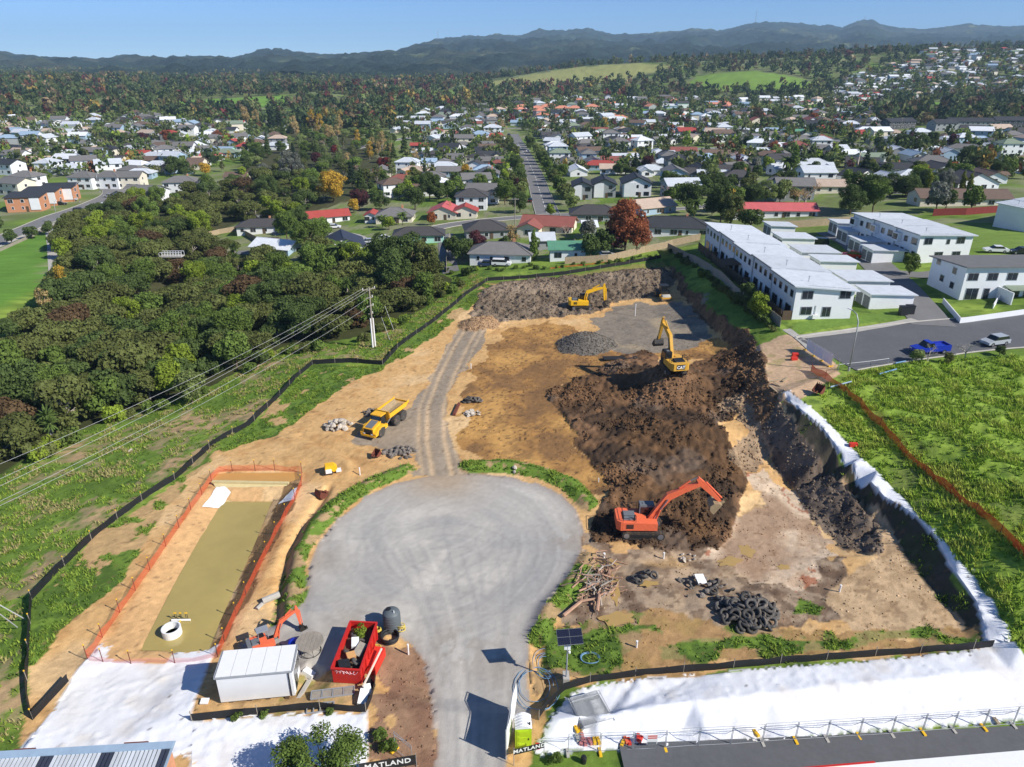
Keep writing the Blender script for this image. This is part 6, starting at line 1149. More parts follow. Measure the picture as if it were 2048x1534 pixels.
def excavator(name, lab, loc, heading, slew, s, body, cabm, arm, counter='body', guard=True, rails=True, deck='m_grey', roofm=None, canopy=False, tilt=(0, 0)):
    t = thing(name, lab, 'excavator', loc, 0, 'excavators', rot=(tilt[0], tilt[1], R(heading))); t.scale = (s, s, s); U = Matrix.Rotation(R(slew), 4, 'Z')
    for sy in (-1, 1):
        y = sy * 1.2; prof = []
        for k in range(7): a = R(90 + 180 * k / 6); prof.append((-1.75 + .45 * math.cos(a), .47 + .45 * math.sin(a)))
        for k in range(7): a = R(-90 + 180 * k / 6); prof.append((1.75 + .45 * math.cos(a), .47 + .45 * math.sin(a)))
        tr = MB().prism(prof, y - .3, y + .3, 'y')
        tr = tr.build('track', MT['track'], t); fr_ = MB().prism([(-1.6, .3), (1.6, .3), (1.45, .68), (-1.45, .68)], y - sy * .32 - .02, y + sy * .33, 'y').build('track_frame', MT['dark_steel'], tr)
        for x in (-1.75, 1.75): MB().lathe([(0, -.34), (.3, -.34), (.3, .34), (0, .34)], 14, (x, y, .47), M=Matrix.Rotation(R(90), 3, 'X')).build('sprocket', MT['steel'], tr)
        for k in range(26): # shoes
            q = k / 26 * (7 + 2.83); 
            if q < 3.5: p, n = (-1.75 + q, .92), 0
            elif q < 3.5 + 1.41: a = R(90 - (q - 3.5) / 1.41 * 180); p, n = (1.75 + .46 * math.cos(a), .47 + .46 * math.sin(a)), a - R(90)
            elif q < 8.41: p, n = (1.75 - (q - 4.91), .02), 0
            else: a = R(-90 - (q - 8.41) / 1.42 * 180); p, n = (-1.75 + .46 * math.cos(a), .47 + .46 * math.sin(a)), a - R(90)
            if q < 5.2 or q > 8.2: MB().box((p[0], y, p[1]), (.09, .62, .05), M=Matrix.Rotation(-n, 3, 'Y')).build('shoe', MT['track'], tr)
    MB().box((0, 0, .75), (2.2, 1.9, .4), top=(.7, .8)).lathe([(.75, .9), (.75, 1.1)], 16).build('undercarriage', MT['dark_steel'], t)
    bm = MT[body]; P_ = lambda mb, nm, m, par=None: tx(mb, U).build(nm, m, par or t)
    hs = MB().prism([(-2.3, 1.12), (1.35, 1.12), (1.35, 1.95), (-.2, 2.02), (-2.3, 2.1)], -1.38, -.42, 'y'); hs.prism([(-2.3, 1.13), (.3, 1.13), (.3, 1.98), (-2.3, 2.1)], -.42, 1.38, 'y'); P_(hs, 'upper_body', bm)
    cw = MB().prism([(-1.38, -2.2), (1.38, -2.2), (1.38, -2.45), (1.05, -2.85), (-1.05, -2.85), (-1.38, -2.45)], 1.1, 2.16, 'z'); cw.v = [(y, x, z) for x, y, z in cw.v]; cw.f = [f[::-1] for f in cw.f]; CW = P_(cw, 'counterweight', bm if counter == 'body' else MT[counter])
    hd = P_(MB().box((-1.5, -.15, 2.2), (1.3, 1.5, .22), top=(.92, .92)), 'engine_hood', MT[deck])
    gr = MB()
    for k in range(4): gr.box((-1.5, -1.40, 1.42 + k * .14), (.75, .04, .07))
    P_(gr, 'vent_grille', MT['dark_steel']); P_(MB().box((.95, -.9, 1.6), (.8, .9, .5)), 'tool_box', MT['m_grey'])
    if canopy:
        c = MB()
        for x, y in ((-.9, .1), (-.9, 1.2), (.6, .1), (.6, 1.2)): c.tube([(x, y, 1.9), (x, y, 3.5)], .05, 6)
        c.box((-.15, .65, 3.55), (1.9, 1.4, .1)); P_(c, 'canopy_frame', MT['galv']); P_(MB().box((-.3, .65, 2.3), (.6, .6, .25)).box((-.6, .65, 2.7), (.15, .6, .8)), 'seat', MT['black_plastic'])
    else:
        cb = P_(MB().prism([(-.35, 1.1), (1.5, 1.1), (1.62, 1.7), (1.25, 2.95), (-.35, 3.0)], .42, 1.36, 'y'), 'cab', MT[cabm])
        for g in (MB().prism([(-.2, 1.95), (1.45, 1.85), (1.18, 2.8), (-.2, 2.82)], 1.355, 1.385, 'y'), MB().prism([(-.2, 1.95), (1.45, 1.85), (1.18, 2.8), (-.2, 2.82)], .395, .425, 'y'), MB().add([(1.64, .5, 1.7), (1.64, 1.28, 1.7), (1.29, 1.28, 2.9), (1.29, .5, 2.9)], [(0, 1, 2, 3)]), MB().box((-.36, .89, 2.5), (.03, .75, .7))): P_(g, 'window', MT['m_glass'], cb)
        P_(MB().box((.45, .89, 3.02), (1.5, .84, .06)), 'cab_roof', MT[roofm or cabm], cb)
        if roofm is None: P_(MB().box((.2, .89, 3.07), (.4, .4, .05)), 'roof_hatch', MT['m_grey'], cb)
    if rails:
        r_ = MB()
        for a, b in (((-2.2, -1.2), (-.9, -1.2)), ((-2.2, 1.25), (-.5, 1.25)), ((-2.2, -1.2), (-2.2, 1.25))):
            for z in (2.5, 2.85): r_.tube([(a[0], a[1], z), (b[0], b[1], z)], .025, 5)
        for x, y in ((-2.2, -1.2), (-.9, -1.2), (-2.2, 1.25), (-.5, 1.25), (-1.5, 1.25)): r_.tube([(x, y, 2.05), (x, y, 2.85)], .025, 5)
        P_(r_, 'handrail', MT['black_plastic'])
    P_(MB().tube([(-1.0, -.9, 2.0), (-1.0, -.9, 2.75)], .08, 8), 'exhaust', MT['dark_steel'])
    F, K, T, E, ba = arm['F'], arm['K'], arm['T'], arm['E'], arm['ba']; am_ = MT[arm.get('m', body)]
    bo = P_(limb([F, ((F[0] + K[0]) / 2, (F[1] + K[1]) / 2 + .05), K, ((K[0] + T[0]) / 2, (K[1] + T[1]) / 2 + .1), T], [.45, .62, .78, .6, .36], .46), 'boom', am_)
    d = (Vector(E) - Vector(T)).normalized(); S0 = (T[0] - d.x * .7, T[1] - d.y * .7 + .15)
    st = P_(limb([S0, T, ((T[0] + E[0]) / 2, (T[1] + E[1]) / 2), E], [.3, .62, .45, .28], .36), 'stick', am_)
    for sy in (-1, 1):
        m = Vector(F).lerp(Vector(K), 0.92); P_(MB().tube([(F[0] + .5, sy * .33, F[1] - .35), (m.x * .55 + .55 * F[0], sy * .33, (F[1] + m.y) / 2)], .10, 8), 'boom_cylinder', am_, bo); P_(MB().tube([(m.x * .55 + .55 * F[0], sy * .33, (F[1] + m.y) / 2), (m.x, sy * .33, m.y)], .06, 8), 'piston_rod', MT['steel'], bo)
    k2 = Vector(K).lerp(Vector(T), .3); mid = k2.lerp(Vector(S0), .6); P_(MB().tube([(k2.x, 0, k2.y + .5), (mid.x, 0, mid.y + .35)], .11, 8), 'stick_cylinder', am_, bo); P_(MB().tube([(mid.x, 0, mid.y + .35), (S0[0], 0, S0[1])], .06, 8), 'piston_rod', MT['steel'], bo)
    n = Vector((-d.y, d.x)); n = n if n.x > 0 else -n; a = Vector(T) + n * .42 + d * .2; b = Vector(E) + n * .35 - d * .3; P_(MB().tube([(a.x, 0, a.y), (b.x, 0, b.y)], .08, 8), 'bucket_cylinder', am_, st); P_(MB().beam((b.x, 0, b.y), (E[0] + n.x * .25 + d.x * .2, 0, E[1] + n.y * .25 + d.y * .2), .3, .1), 'bucket_link', MT['dark_steel'], st)
    bk, teeth = bucket_mb(arm.get('bw', 1.2)); B = Matrix.Translation((E[0], 0, E[1])) @ Matrix.Rotation(-R(ba), 4, 'Y'); sc_ = Matrix.Scale(arm.get('bs', 1.0), 4)
    bo_ = P_(tx(bk, B @ sc_), 'bucket', MT[arm.get('bm', 'bucket_steel')])
    for q in teeth: P_(tx(q, B @ sc_), 'tooth', MT['dark_steel'], bo_)
    return t, U, CW
def lettering(txt, size, parent, loc, rot, m, name='lettering', off=0.0, ext=0.006, spacing=1.0, align='CENTER'):
    cu = bpy.data.curves.new(name, 'FONT'); cu.body = txt; cu.size = size; cu.align_x = align; cu.align_y = 'CENTER'; cu.extrude = ext; cu.offset = off; cu.space_character = spacing; cu.resolution_u = 2; cu.materials.append(m)
    tmp = bpy.data.objects.new(name, cu); me = bpy.data.meshes.new_from_object(tmp); bpy.data.objects.remove(tmp); me.materials.clear(); me.materials.append(m)
    o = link(name, me, parent, loc); o.rotation_euler = rot; return o
EX, _, _ = excavator('excavator', 'orange excavator tipping its bucket over the dark soil heap', P(1283, 1064) + Vector((0, 0, .02)), -3, 2, 1.0, 'm_orange', 'm_grey', dict(F=(.7, 1.75), K=(2.5, 4.5), T=(5.7, 6.1), E=(7.9, 3.9), ba=-55, bw=1.3, bs=1.1))
excavator('excavator', 'bright yellow excavator digging beside the far grey bank', P(1163, 617), -1, 2, .93, 'm_yellow', 'black_plastic', dict(F=(.6, 1.7), K=(1.1, 3.7), T=(4.7, 4.7), E=(4.9, 1.6), ba=10, bw=1.0, bs=.9, bm='dark_steel'))
cz = P(1350, 757); tcat, U, CW = excavator('excavator', 'yellow and black excavator on top of the dark soil heap', Vector((cz.x, cz.y + 2.0, gz(cz.x, cz.y + 2.0) + .05)), 92, 8, 1.0, 'm_cat', 'black_plastic', dict(F=(.7, 1.75), K=(2.0, 4.6), T=(5.2, 5.7), E=(6.2, 2.7), ba=15, bw=1.4, bs=1.05, bm='dark_steel'), deck='black_plastic')
pl = tx(MB().box((-2.865, .0, 1.66), (.03, 1.25, .72)), U).build('logo_plate', MT['frame_black'], CW)
M_ = U @ Matrix.Translation((-2.89, .0, 1.62)) @ Matrix.Rotation(R(-90), 4, 'Z') @ Matrix.Rotation(R(90), 4, 'X'); o = lettering('CAT', .62, CW, M_.translation, M_.to_euler(), MT['white_plastic'], 'logo_lettering', off=.022)
tx(MB().prism([(-.16, 1.40), (.14, 1.40), (-.0, 1.60)], -2.905, -2.895, 'x'), U).build('logo_triangle', MT['hazard_yellow'], CW)
# mini excavator by the cabin
excavator('mini_excavator', 'small orange and grey excavator parked behind the white cabin', P(533, 1296), 30, 0, .52, 'm_orange', 'm_grey', dict(F=(1.6, 1.7), K=(2.9, 4.4), T=(5.6, 5.6), E=(5.9, 2.2), ba=20, bw=.9, bm='dark_steel'), counter='m_grey', canopy=True, rails=False)

# articulated dump truck
def dump_truck():
    a, b = P(742, 876), P(806, 828); hd = math.atan2(a.y - b.y, a.x - b.x); c = b.lerp(a, .62)
    t = thing('dump_truck', 'yellow articulated dump truck parked beside the haul road', 'dump truck', c, hd); t.scale = (.84, .84, .84); Y = MT['m_volvo']
    def wheel(x, y):
        w = MB().lathe([(.35, -.34), (.78, -.34), (.88, -.22), (.88, .22), (.78, .34), (.35, .34)], 20, (x, y, .88), M=Matrix.Rotation(R(90), 3, 'X')).build('wheel', MT['tyre'], t, smooth=False); MB().lathe([(0, -.30), (.42, -.34), (.42, .34), (0, .30)], 16, (x, y, .88), M=Matrix.Rotation(R(90), 3, 'X')).build('rim', Y, w)
        for k in range(18): q = R(20 * k); MB().box((x + .89 * math.cos(q), y, .88 + .89 * math.sin(q)), (.07, .66, .1), M=Matrix.Rotation(-q, 3, 'Y')).build('tread_lug', MT['tyre'], w)
    for x in (2.4, -2.0, -3.9):
        for sy in (-1, 1): wheel(x, sy * 1.12)
    MB().box((2.2, 0, 1.15), (2.9, 1.1, .5)).box((-2.6, 0, 1.1), (5.2, .9, .45)).box((.5, 0, 1.1), (1.6, .6, .4)).build('chassis', MT['dark_steel'], t)
    hood = MB().prism([(1.9, 1.3), (4.1, 1.15), (4.15, 1.95), (1.9, 2.45)], -.95, .95, 'y').build('hood', Y, t); MB().prism([(2.15, 2.425), (4.0, 2.02), (4.0, 2.05), (2.15, 2.455)], -.62, .62, 'y').build('hood_panel', MT['m_grey'], hood); MB().box((4.14, 0, 1.5), (.06, 1.5, .6)).build('grille', MT['dark_steel'], hood)
    for sy in (-1, 1):
        MB().prism([(1.35, 1.35), (1.7, 1.95), (3.1, 1.95), (4.2, 1.2), (4.2, .75), (3.5, .75), (3.2, 1.5), (1.7, 1.5)], sy * .95, sy * 1.45, 'y').build('fender', Y, t); MB().box((4.2, sy * .7, 1.05), (.06, .3, .16)).build('headlight', MT['white_plastic'], t)
        MB().box((1.0, sy * 1.05, 1.2), (.8, .5, .6)).build('step', Y, t)
    MB().box((4.15, 0, .72), (.25, 2.6, .3)).build('bumper', Y, t)
    cb = MB().prism([(.55, 1.4), (1.95, 1.4), (2.05, 2.2), (1.75, 3.1), (.6, 3.15)], -.9, .9, 'y').build('cab', MT['black_plastic'], t); MB().box((1.15, 0, 3.2), (1.5, 1.95, .16)).build('cab_roof', Y, cb)
    for sy in (-1, 1): MB().prism([(.75, 2.2), (1.9, 2.2), (1.65, 3.0), (.75, 3.02)], sy * .91, sy * .93, 'y').build('window', MT['m_glass'], cb); MB().tube([(1.9, sy * .95, 2.9), (2.1, sy * 1.5, 2.9), (2.1, sy * 1.5, 2.3)], .03, 5).build('mirror', MT['black_plastic'], cb)
    MB().add([(2.07, -.75, 2.25), (2.07, .75, 2.25), (1.79, .75, 3.05), (1.79, -.75, 3.05)], [(0, 1, 2, 3)]).build('windscreen', MT['m_glass'], cb)
    tray = MB(); sec = [(-1.45, 2.75), (-1.45, 2.2), (-.75, 1.55), (.75, 1.55), (1.45, 2.2), (1.45, 2.75)]; th = .08
    for (y0, z0), (y1, z1) in zip(sec[:-1], sec[1:]): tray.add([(.1, y0, z0), (.1, y1, z1), (-4.6, y1, z1 + .0), (-4.6, y0, z0 + .0), (.1, y0 * .94, z0 + th), (.1, y1 * .94, z1 + th), (-4.6, y1 * .94, z1 + th), (-4.6, y0 * .94, z0 + th)], [(0, 3, 2, 1), (4, 5, 6, 7), (0, 1, 5, 4), (3, 7, 6, 2), (0, 4, 7, 3), (1, 2, 6, 5)])
    tray.add([(.12, y, z) for y, z in sec], [tuple(range(6))]).add([(.18, y, z) for y, z in sec], [tuple(range(5, -1, -1))]); tray.prism([(-4.6, 2.8), (-5.6, 3.1), (-5.6, 2.75), (-4.6, 2.2)], -1.45, -1.37, 'y').prism([(-4.6, 2.8), (-5.6, 3.1), (-5.6, 2.75), (-4.6, 2.2)], 1.37, 1.45, 'y'); tray.beam((-5.6, -1.4, 2.6), (-5.6, 1.4, 2.6), .1, .3); tray.prism([(.2, 2.2), (.2, 3.35), (.1, 3.35), (.1, 2.2)], -1.4, 1.4, 'y'); tray.build('dump_body', Y, t)
    MB().add([(.05, y, z) for y, z in [(-1.3, 2.55), (-.7, 1.72), (.7, 1.72), (1.3, 2.55)]] + [(-5.5, y, z + .35) for y, z in [(-1.3, 2.4), (-.7, 1.75), (.7, 1.75), (1.3, 2.4)]], [(0, 1, 5, 4), (1, 2, 6, 5), (2, 3, 7, 6)]).build('body_lining', MT['bucket_steel'], t)
    for sy in (-1, 1): MB().beam((.1, sy * 1.42, 2.85), (-4.8, sy * 1.42, 2.85), .14, .22).build('top_rail', Y, t); MB().tube([(.4, sy * .9, 1.2), (-1.6, sy * .7, 1.7)], .09, 8).build('tip_cylinder', MT['steel'], t)
dump_truck()
# roller
p = P(1326, 597); t = thing('road_roller', 'black-cabbed roller with pale drum at the far site edge', 'road roller', p, R(-82), 'machines')
MB().lathe([(0, -.85), (.62, -.85), (.65, -.8), (.65, .8), (.62, .85), (0, .85)], 24, (1.5, 0, .65), M=Matrix.Rotation(R(90), 3, 'X')).build('drum', MT['concrete'], t, smooth=True)
MB().box((1.5, -1.0, .75), (1.6, .16, .4)).box((1.5, 1.0, .75), (1.6, .16, .4)).box((.65, 0, .8), (.2, 2.1, .5)).box((2.35, 0, .75), (.16, 2.1, .3)).build('drum_frame', MT['m_cat'], t)
MB().prism([(-2.6, .6), (.5, .7), (.5, 1.5), (-.6, 1.6), (-2.6, 1.45)], -.85, .85, 'y').build('engine_body', MT['dark_steel'], t)
cb = MB().box((-.2, 0, 2.1), (1.4, 1.5, 1.3)).build('cab', MT['black_plastic'], t); MB().box((-.2, 0, 2.82), (1.7, 1.75, .12)).build('cab_roof', MT['frame_black'], cb)
for b_ in (((.51, 0, 2.2), (.02, 1.2, .95)), ((-.2, -.76, 2.2), (1.1, .02, .95)), ((-.2, .76, 2.2), (1.1, .02, .95))): MB().box(*b_).build('window', MT['m_glass'], cb)
for sy in (-1, 1): w = MB().lathe([(.3, -.22), (.68, -.22), (.72, -.1), (.72, .1), (.68, .22), (.3, .22)], 18, (-1.6, sy * .95, .72), M=Matrix.Rotation(R(90), 3, 'X')).build('wheel', MT['tyre'], t); MB().lathe([(0, -.2), (.34, -.23), (.34, .23), (0, .2)], 14, (-1.6, sy * .95, .72), M=Matrix.Rotation(R(90), 3, 'X')).build('rim', MT['m_cat'], w)
# spare digger buckets
for px, py, rz, s, lab in ((1630, 792, 40, 1.0, 'rusty red digger bucket lying on the grass by orange netting'), (652, 993, -130, .9, 'rusty digger bucket at the pond path edge'), (748, 918, 60, .75, 'small dark digger bucket beside the boulders'), (1222, 1110, 0, .0, '')):
    if not s: continue
    t = thing('digger_bucket', lab, 'digger bucket', P(px, py) + Vector((0, 0, .05)), R(rz), 'loose buckets'); bk, teeth = bucket_mb(1.2); M = Matrix.Rotation(R(-100), 4, 'Y') @ Matrix.Scale(s, 4); M = Matrix.Translation((0, 0, .62 * s)) @ M
    tx(bk, M).build('shell', MT['rust'], t)
    for q in teeth: tx(q, M).build('tooth', MT['dark_steel'], t)
# ---------------------------------------------------------------- cabin, skip, tank and other things in the yard
a, b = P(443, 1409), P(592, 1398); cz = math.atan2(b.y - a.y, b.x - a.x); L_ = (b - a).to_2d().length; D_, H_ = 2.5, 2.6
t = thing('site_cabin', 'white flat-roofed portable site cabin', 'site cabin', (a.x, a.y, max(a.z, b.z) + .12), cz)
for k in range(4): MB().box((L_ * (k + .5) / 4, D_ / 2, -.15), (.3, D_ - .2, .5)).build('skid_block', MT['dark_timber'], t)
MB().box((L_ / 2, D_ / 2, H_ / 2 + .1), (L_, D_, H_)).build('wall', MT['white_wall'], t)
for k in range(5): MB().box((L_ * (k + .5) / 5, D_ / 2, H_ + .16), (L_ / 5 - .03, D_ + .16, .1)).build('roof_panel', MT['white_plastic'], t)
MB().box((L_ / 2, -.09, H_ + .08), (L_ + .2, .1, .16)).box((L_ / 2, D_ + .09, H_ + .08), (L_ + .2, .1, .16)).box((L_ + .09, D_ / 2, H_ + .08), (.1, D_, .16)).box((-.09, D_ / 2, H_ + .08), (.1, D_, .16)).build('roof_trim', MT['galv'], t)
f, pn = WINS[(1.0, 1.9)]; o = link('door', f, t, (L_ + .01, .8, 1.2), R(90)); link('pane', pn, o); o = link('window', WINS[(1.1, 1.1)][0], t, (L_ + .01, 1.9, 1.6), R(90)); link('pane', WINS[(1.1, 1.1)][1], o); MB().tube([(L_ - .25, -.05, .1), (L_ - .25, -.05, H_)], .05).build('downpipe', MT['black_plastic'], t)

a, b = P(667, 1366), P(722, 1368); d = P(690, 1300); rz = math.atan2(b.y - a.y, b.x - a.x) - R(8); W_, L_, H_ = 2.3, 5.2, 1.45
t = thing('skip_bin', 'red open skip bin filled with rubbish and tyres', 'skip bin', a + Vector((0, 0, .08)), rz); sk = MB()
for s_ in ([(0, 0, 0), (W_, 0, 0), (W_, .08, 0), (0, .08, 0)],): pass
sk.box((W_ / 2, .04, H_ / 2), (W_, .08, H_)).box((W_ / 2, L_ - .04, H_ / 2), (W_, .08, H_)).box((.04, L_ / 2, H_ / 2), (.08, L_ - .17, H_)).box((W_ - .04, L_ / 2, H_ / 2), (.08, L_ - .17, H_)).box((W_ / 2, L_ / 2, .06), (W_ - .17, L_ - .17, .1)); sk.build('shell', MT['skip_red'], t)
for b_ in (((W_ / 2, .0, H_ + .03), (W_ + .12, .16, .12)), ((W_ / 2, L_, H_ + .03), (W_ + .12, .16, .12)), ((.0, L_ / 2, H_ + .03), (.16, L_ - .17, .12)), ((W_, L_ / 2, H_ + .03), (.16, L_ - .17, .12))): MB().box(*b_).build('rim', MT['skip_red'], t)
for k in range(6): MB().box((W_ + .06, .5 + k * .85, H_ / 2), (.1, .12, H_ - .1)).build('side_rib', MT['skip_red'], t)
gm = mat('graffiti', srgb(238, 190, 196), .6); pts = []
for k in range(44): u = k / 43; pts.append((.25 + 1.75 * u + .1 * math.sin(u * 40), -.02, 1.15 + .14 * math.sin(u * 46) + .05 * math.cos(u * 23)))
MB().tube(pts, .022, 4).build('graffiti_scrawl', gm, t)
base = t.matrix_basis.copy(); skM = Matrix.Translation(t.location) @ Matrix.Rotation(rz, 4, 'Z')
MB().box((W_ / 2, L_ / 2, .5), (W_ - .2, L_ - .2, .7)).build('packed_rubbish', MT['dark_timber'], t)
def tyre_mesh(Rr=.32, r=.12):
    mb = MB(); mb.torus((0, 0, 0), Rr, r, n=18, m=8, sz=.95); return mb.mesh('tyre', MT['rubber'], True)
TY = tyre_mesh()
def tyre(loc, rot, s, lab, grp):
    o = link('tyre', TY, None, loc); o.rotation_euler = rot; o.scale = (s, s, s); return tag(o, lab, 'tyre', grp)
rr = random.Random(3)
for k, (x, y) in enumerate(((.7, 4.2), (1.4, 3.3), (.6, 2.2), (1.6, 1.2))): tyre(skM @ Vector((x, y, 1.05)), (rr.uniform(-.8, .8), rr.uniform(-.8, .8), 0), rr.uniform(.95, 1.2), 'old tyre lying in the red skip, %s from its back end' % ordw(k + 1), 'tyres in the skip')
def sheetbox(name, lab, cat, M, dims, m, rot=(0, 0, 0)):
    o = MB().box((0, 0, 0), dims).build(name, m, None, M); o.rotation_euler = rot; return tag(o, lab, cat)
cardm = mat('cardboard', srgb(198, 150, 96), .9)
sheetbox('cardboard_box', 'brown cardboard box on the rubbish in red skip', 'box', skM @ Vector((1.05, 1.7, 1.2)), (.7, .6, .3), cardm, (.2, .1, .5)); sheetbox('timber_board', 'pale timber board lying in red skip', 'board', skM @ Vector((1.6, 2.4, 1.25)), (.7, 1.3, .06), MT['old_timber'], (.1, .3, -.3)); sheetbox('plastic_sack', 'crumpled white sack lying in red skip', 'sack', skM @ Vector((1.0, 3.1, 1.2)), (.6, .9, .35), MT['white_plastic'], (.2, .1, .2))
sheetbox('rubbish_bag', 'black rubbish bag near the skip front', 'bag', skM @ Vector((.75, .7, 1.15)), (.9, .8, .5), MT['black_plastic'], (.1, .2, .4)); tree('shrub', 'lime', skM @ Vector((1.1, 4.4, .9)), .42, label='leafy green cutting thrown in the red skip', group='green waste')

p = P(622, 1302); t = thing('cable_drum', 'round grey wooden table top on thin wire legs', 'table', p); n = 7
for k in range(7):
    w = 2.3 / 7; x0 = -1.15 + k * w; x1 = x0 + w - .015; y0, y1 = math.sqrt(max(0, 1.16 ** 2 - x0 ** 2)), math.sqrt(max(0, 1.16 ** 2 - x1 ** 2)); xm = (x0 + x1) / 2; ym = math.sqrt(1.16 ** 2 - xm ** 2)
    MB().prism([(x0, -y0), (xm, -ym), (x1, -y1), (x1, y1), (xm, ym), (x0, y0)], 1.0, 1.07, 'z').build('plank', MT['old_timber'], t)
for k in range(6): q = k * math.pi / 3; MB().tube([(.9 * math.cos(q), .9 * math.sin(q), 1.0), (.5 * math.cos(q), .5 * math.sin(q), .5), (.85 * math.cos(q), .85 * math.sin(q), 0)], .03, 5).build('leg', MT['dark_steel'], t)
MB().torus((0, 0, .05), .85, .03, n=20, m=5).build('base_ring', MT['dark_steel'], t)
p = P(588, 1296); o = MB().lathe([(0, .0), (.4, .02), (.46, .15), (.46, .65), (.4, .82), (.12, .88), (0, .88)], 16).build('blue_drum', mat('drum_blue', srgb(26, 60, 190), .45), None, p, smooth=True); tag(o, 'blue plastic drum behind the cabin roof', 'drum')
p = P(785, 1256); t = thing('water_tank', 'grey plastic water tank beside coiled black pipe', 'water tank', p); MB().lathe([(.72, 0), (.75, .05), (.75, 1.75), (.7, 1.85), (.35, 2.05), (0, 2.08)], 24).build('shell', MT['tank_grey'], t, smooth=True)
for k in range(6): MB().torus((0, 0, .25 + k * .27), .755, .025, n=24, m=6).build('rib', MT['tank_grey'], t)
MB().lathe([(.24, 2.05), (.24, 2.14), (0, 2.16)], 14, (-.25, .1, -.05)).build('lid', MT['black_plastic'], t); MB().tube([(.3, -.3, 1.95), (.3, -.3, 2.2)], .05).build('inlet_pipe', MT['white_plastic'], t)
def coil(name, lab, px, py, r, turns, rad, m, sq=1.0, h=.3, jit=.12):
    c = P(px, py); pts = []; q = random.Random(px)
    for k in range(turns * 18): a = k / 18 * 2 * math.pi; rr_ = r * (1 + jit * math.sin(a * .37 + q.random() * .2)) * (.8 + .2 * (k / (turns * 18))); pts.append((rr_ * math.cos(a), rr_ * sq * math.sin(a), rad + h * k / (turns * 18) + .03 * math.sin(a * 3)))
    return tag(MB().tube(pts, rad, 6).build(name, m, None, c, smooth=True), lab, 'hose' if 'hose' in name else 'pipe')
coil('coiled_pipe', 'coil of black corrugated pipe by the water tank', 780, 1280, .8, 5, .08, MT['black_plastic'], h=.5, jit=.05)
coil('coiled_hose', 'loose coil of yellow hose draped by the water tank', 803, 1262, .38, 3, .04, MT['hose_yellow'], h=.8); coil('coiled_hose', 'coil of yellow hose beside the skip corner', 752, 1300, .42, 4, .05, MT['hose_yellow'], .6, h=.4); coil('coiled_hose', 'coil of pale yellow hose between skip and black pipe', 756, 1262, .3, 3, .05, MT['hose_yellow'], h=.3)
coil('blue_hose', 'neat coil of pale blue hose on the grass strip', 1180, 1317, .85, 5, .022, MT['hose_blue'], .8, h=.1, jit=.03); coil('blue_hose', 'large tangled blue hose beside the gravel edge', 1072, 1375, 1.7, 3, .025, MT['hose_blue'], 1.3, h=.15, jit=.3); coil('blue_hose', 'small tangle of blue hose below the solar mast', 1093, 1330, .9, 4, .022, MT['hose_blue'], 1.5, h=.15, jit=.35)
def pipe_up(px, py, h, r, lab, m='white_plastic'):
    t = thing('standpipe', lab, 'standpipe', P(px, py), 0, 'upright service pipes'); MB().tube([(0, 0, -.2), (0, 0, h)], r, 10).build('pipe', MT[m], t); MB().lathe([(r * 1.25, h - .12), (r * 1.25, h + .03), (0, h + .04)], 10).build('cap', MT[m], t)
for px, py, h, r, lab in ((817, 1309, 1.1, .07, 'white standpipe beside the gravel yard mouth'), (720, 950, 1.0, .07, 'white standpipe between pond and boulders'), (1270, 632, 2.4, .07, 'tall white standpipe on the flat grey floor'), (1327, 1117, .7, .08, 'short white standpipe on small clay mound'), (1679, 1184, .8, .08, 'white standpipe in the clay by dumped tyres'), (1273, 1295, .7, .08, 'stubby white standpipe on the bottom grass strip'), (942, 737, .8, .07, 'white standpipe at the haul road edge'), (1208, 1115, .5, .1, 'short white pipe near branch pile'), (1197, 964, .5, .05, 'small white peg in dark soil')): pipe_up(px, py, h, r, lab)
p = P(1132, 1366); t = thing('solar_mast', 'solar panel on a grey mast with equipment box', 'solar mast', p); MB().tube([(0, 0, 0), (0, 0, 4.6)], .06, 8).build('mast', MT['galv'], t); MB().box((0, .1, 3.75), (.5, .3, .4)).build('equipment_box', MT['white_plastic'], t); MB().box((.0, .15, .35), (.5, .9, .7)).build('ballast_block', MT['concrete'], t); MB().lathe([(.1, 3.35), (.1, 3.5), (.05, 3.52)], 10, (.15, -.15, 0)).build('camera_dome', MT['white_plastic'], t)
Mx = Matrix.Translation((.15, .1, 4.75)) @ Matrix.Rotation(R(6), 4, 'Z') @ Matrix.Rotation(R(28), 4, 'X'); pn = tx(MB().box((0, 0, 0), (2.0, 1.25, .04)), Mx).build('solar_panel', MT['m_grey'], t)
for i in range(12):
    for j in range(2): tx(MB().box((-.9 + i * .163 + (.02 if i > 5 else -.0), -.305 + j * .61, .025), (.152, .58, .012)), Mx).build('cell', MT['solar'], pn)
p = P(1047, 1500); t = thing('portable_toilet', 'lime green portable toilet with a ribbed white roof', 'portable toilet', p, R(4)); MB().box((0, .6, 1.05), (1.15, 1.15, 2.1)).build('body', MT['lime'], t); dr = MB().box((-.06, .01, 1.02), (.8, .05, 1.85)).build('door', MT['lime'], t)
for k in range(3): MB().box((-.06, -.03, .5 + .6 * k), (.6, .03, .35)).build('door_panel', MT['lime'], dr)
MB().box((.36, -.03, 1.1), (.06, .05, .16)).build('latch', MT['black_plastic'], dr); rf = MB()
for k in range(8): a = k / 7; rf.v.append((-.6 + 1.2 * a, 0, 2.1 + .28 * math.sin(math.pi * a))); rf.v.append((-.6 + 1.2 * a, 1.22, 2.1 + .28 * math.sin(math.pi * a)))
rf.f = [(2 * k, 2 * k + 2, 2 * k + 3, 2 * k + 1) for k in range(7)] + [tuple(range(14, -1, -2)), tuple(range(1, 16, 2))]; rf.m = [0] * len(rf.f); r = rf.build('roof', MT['white_plastic'], t)
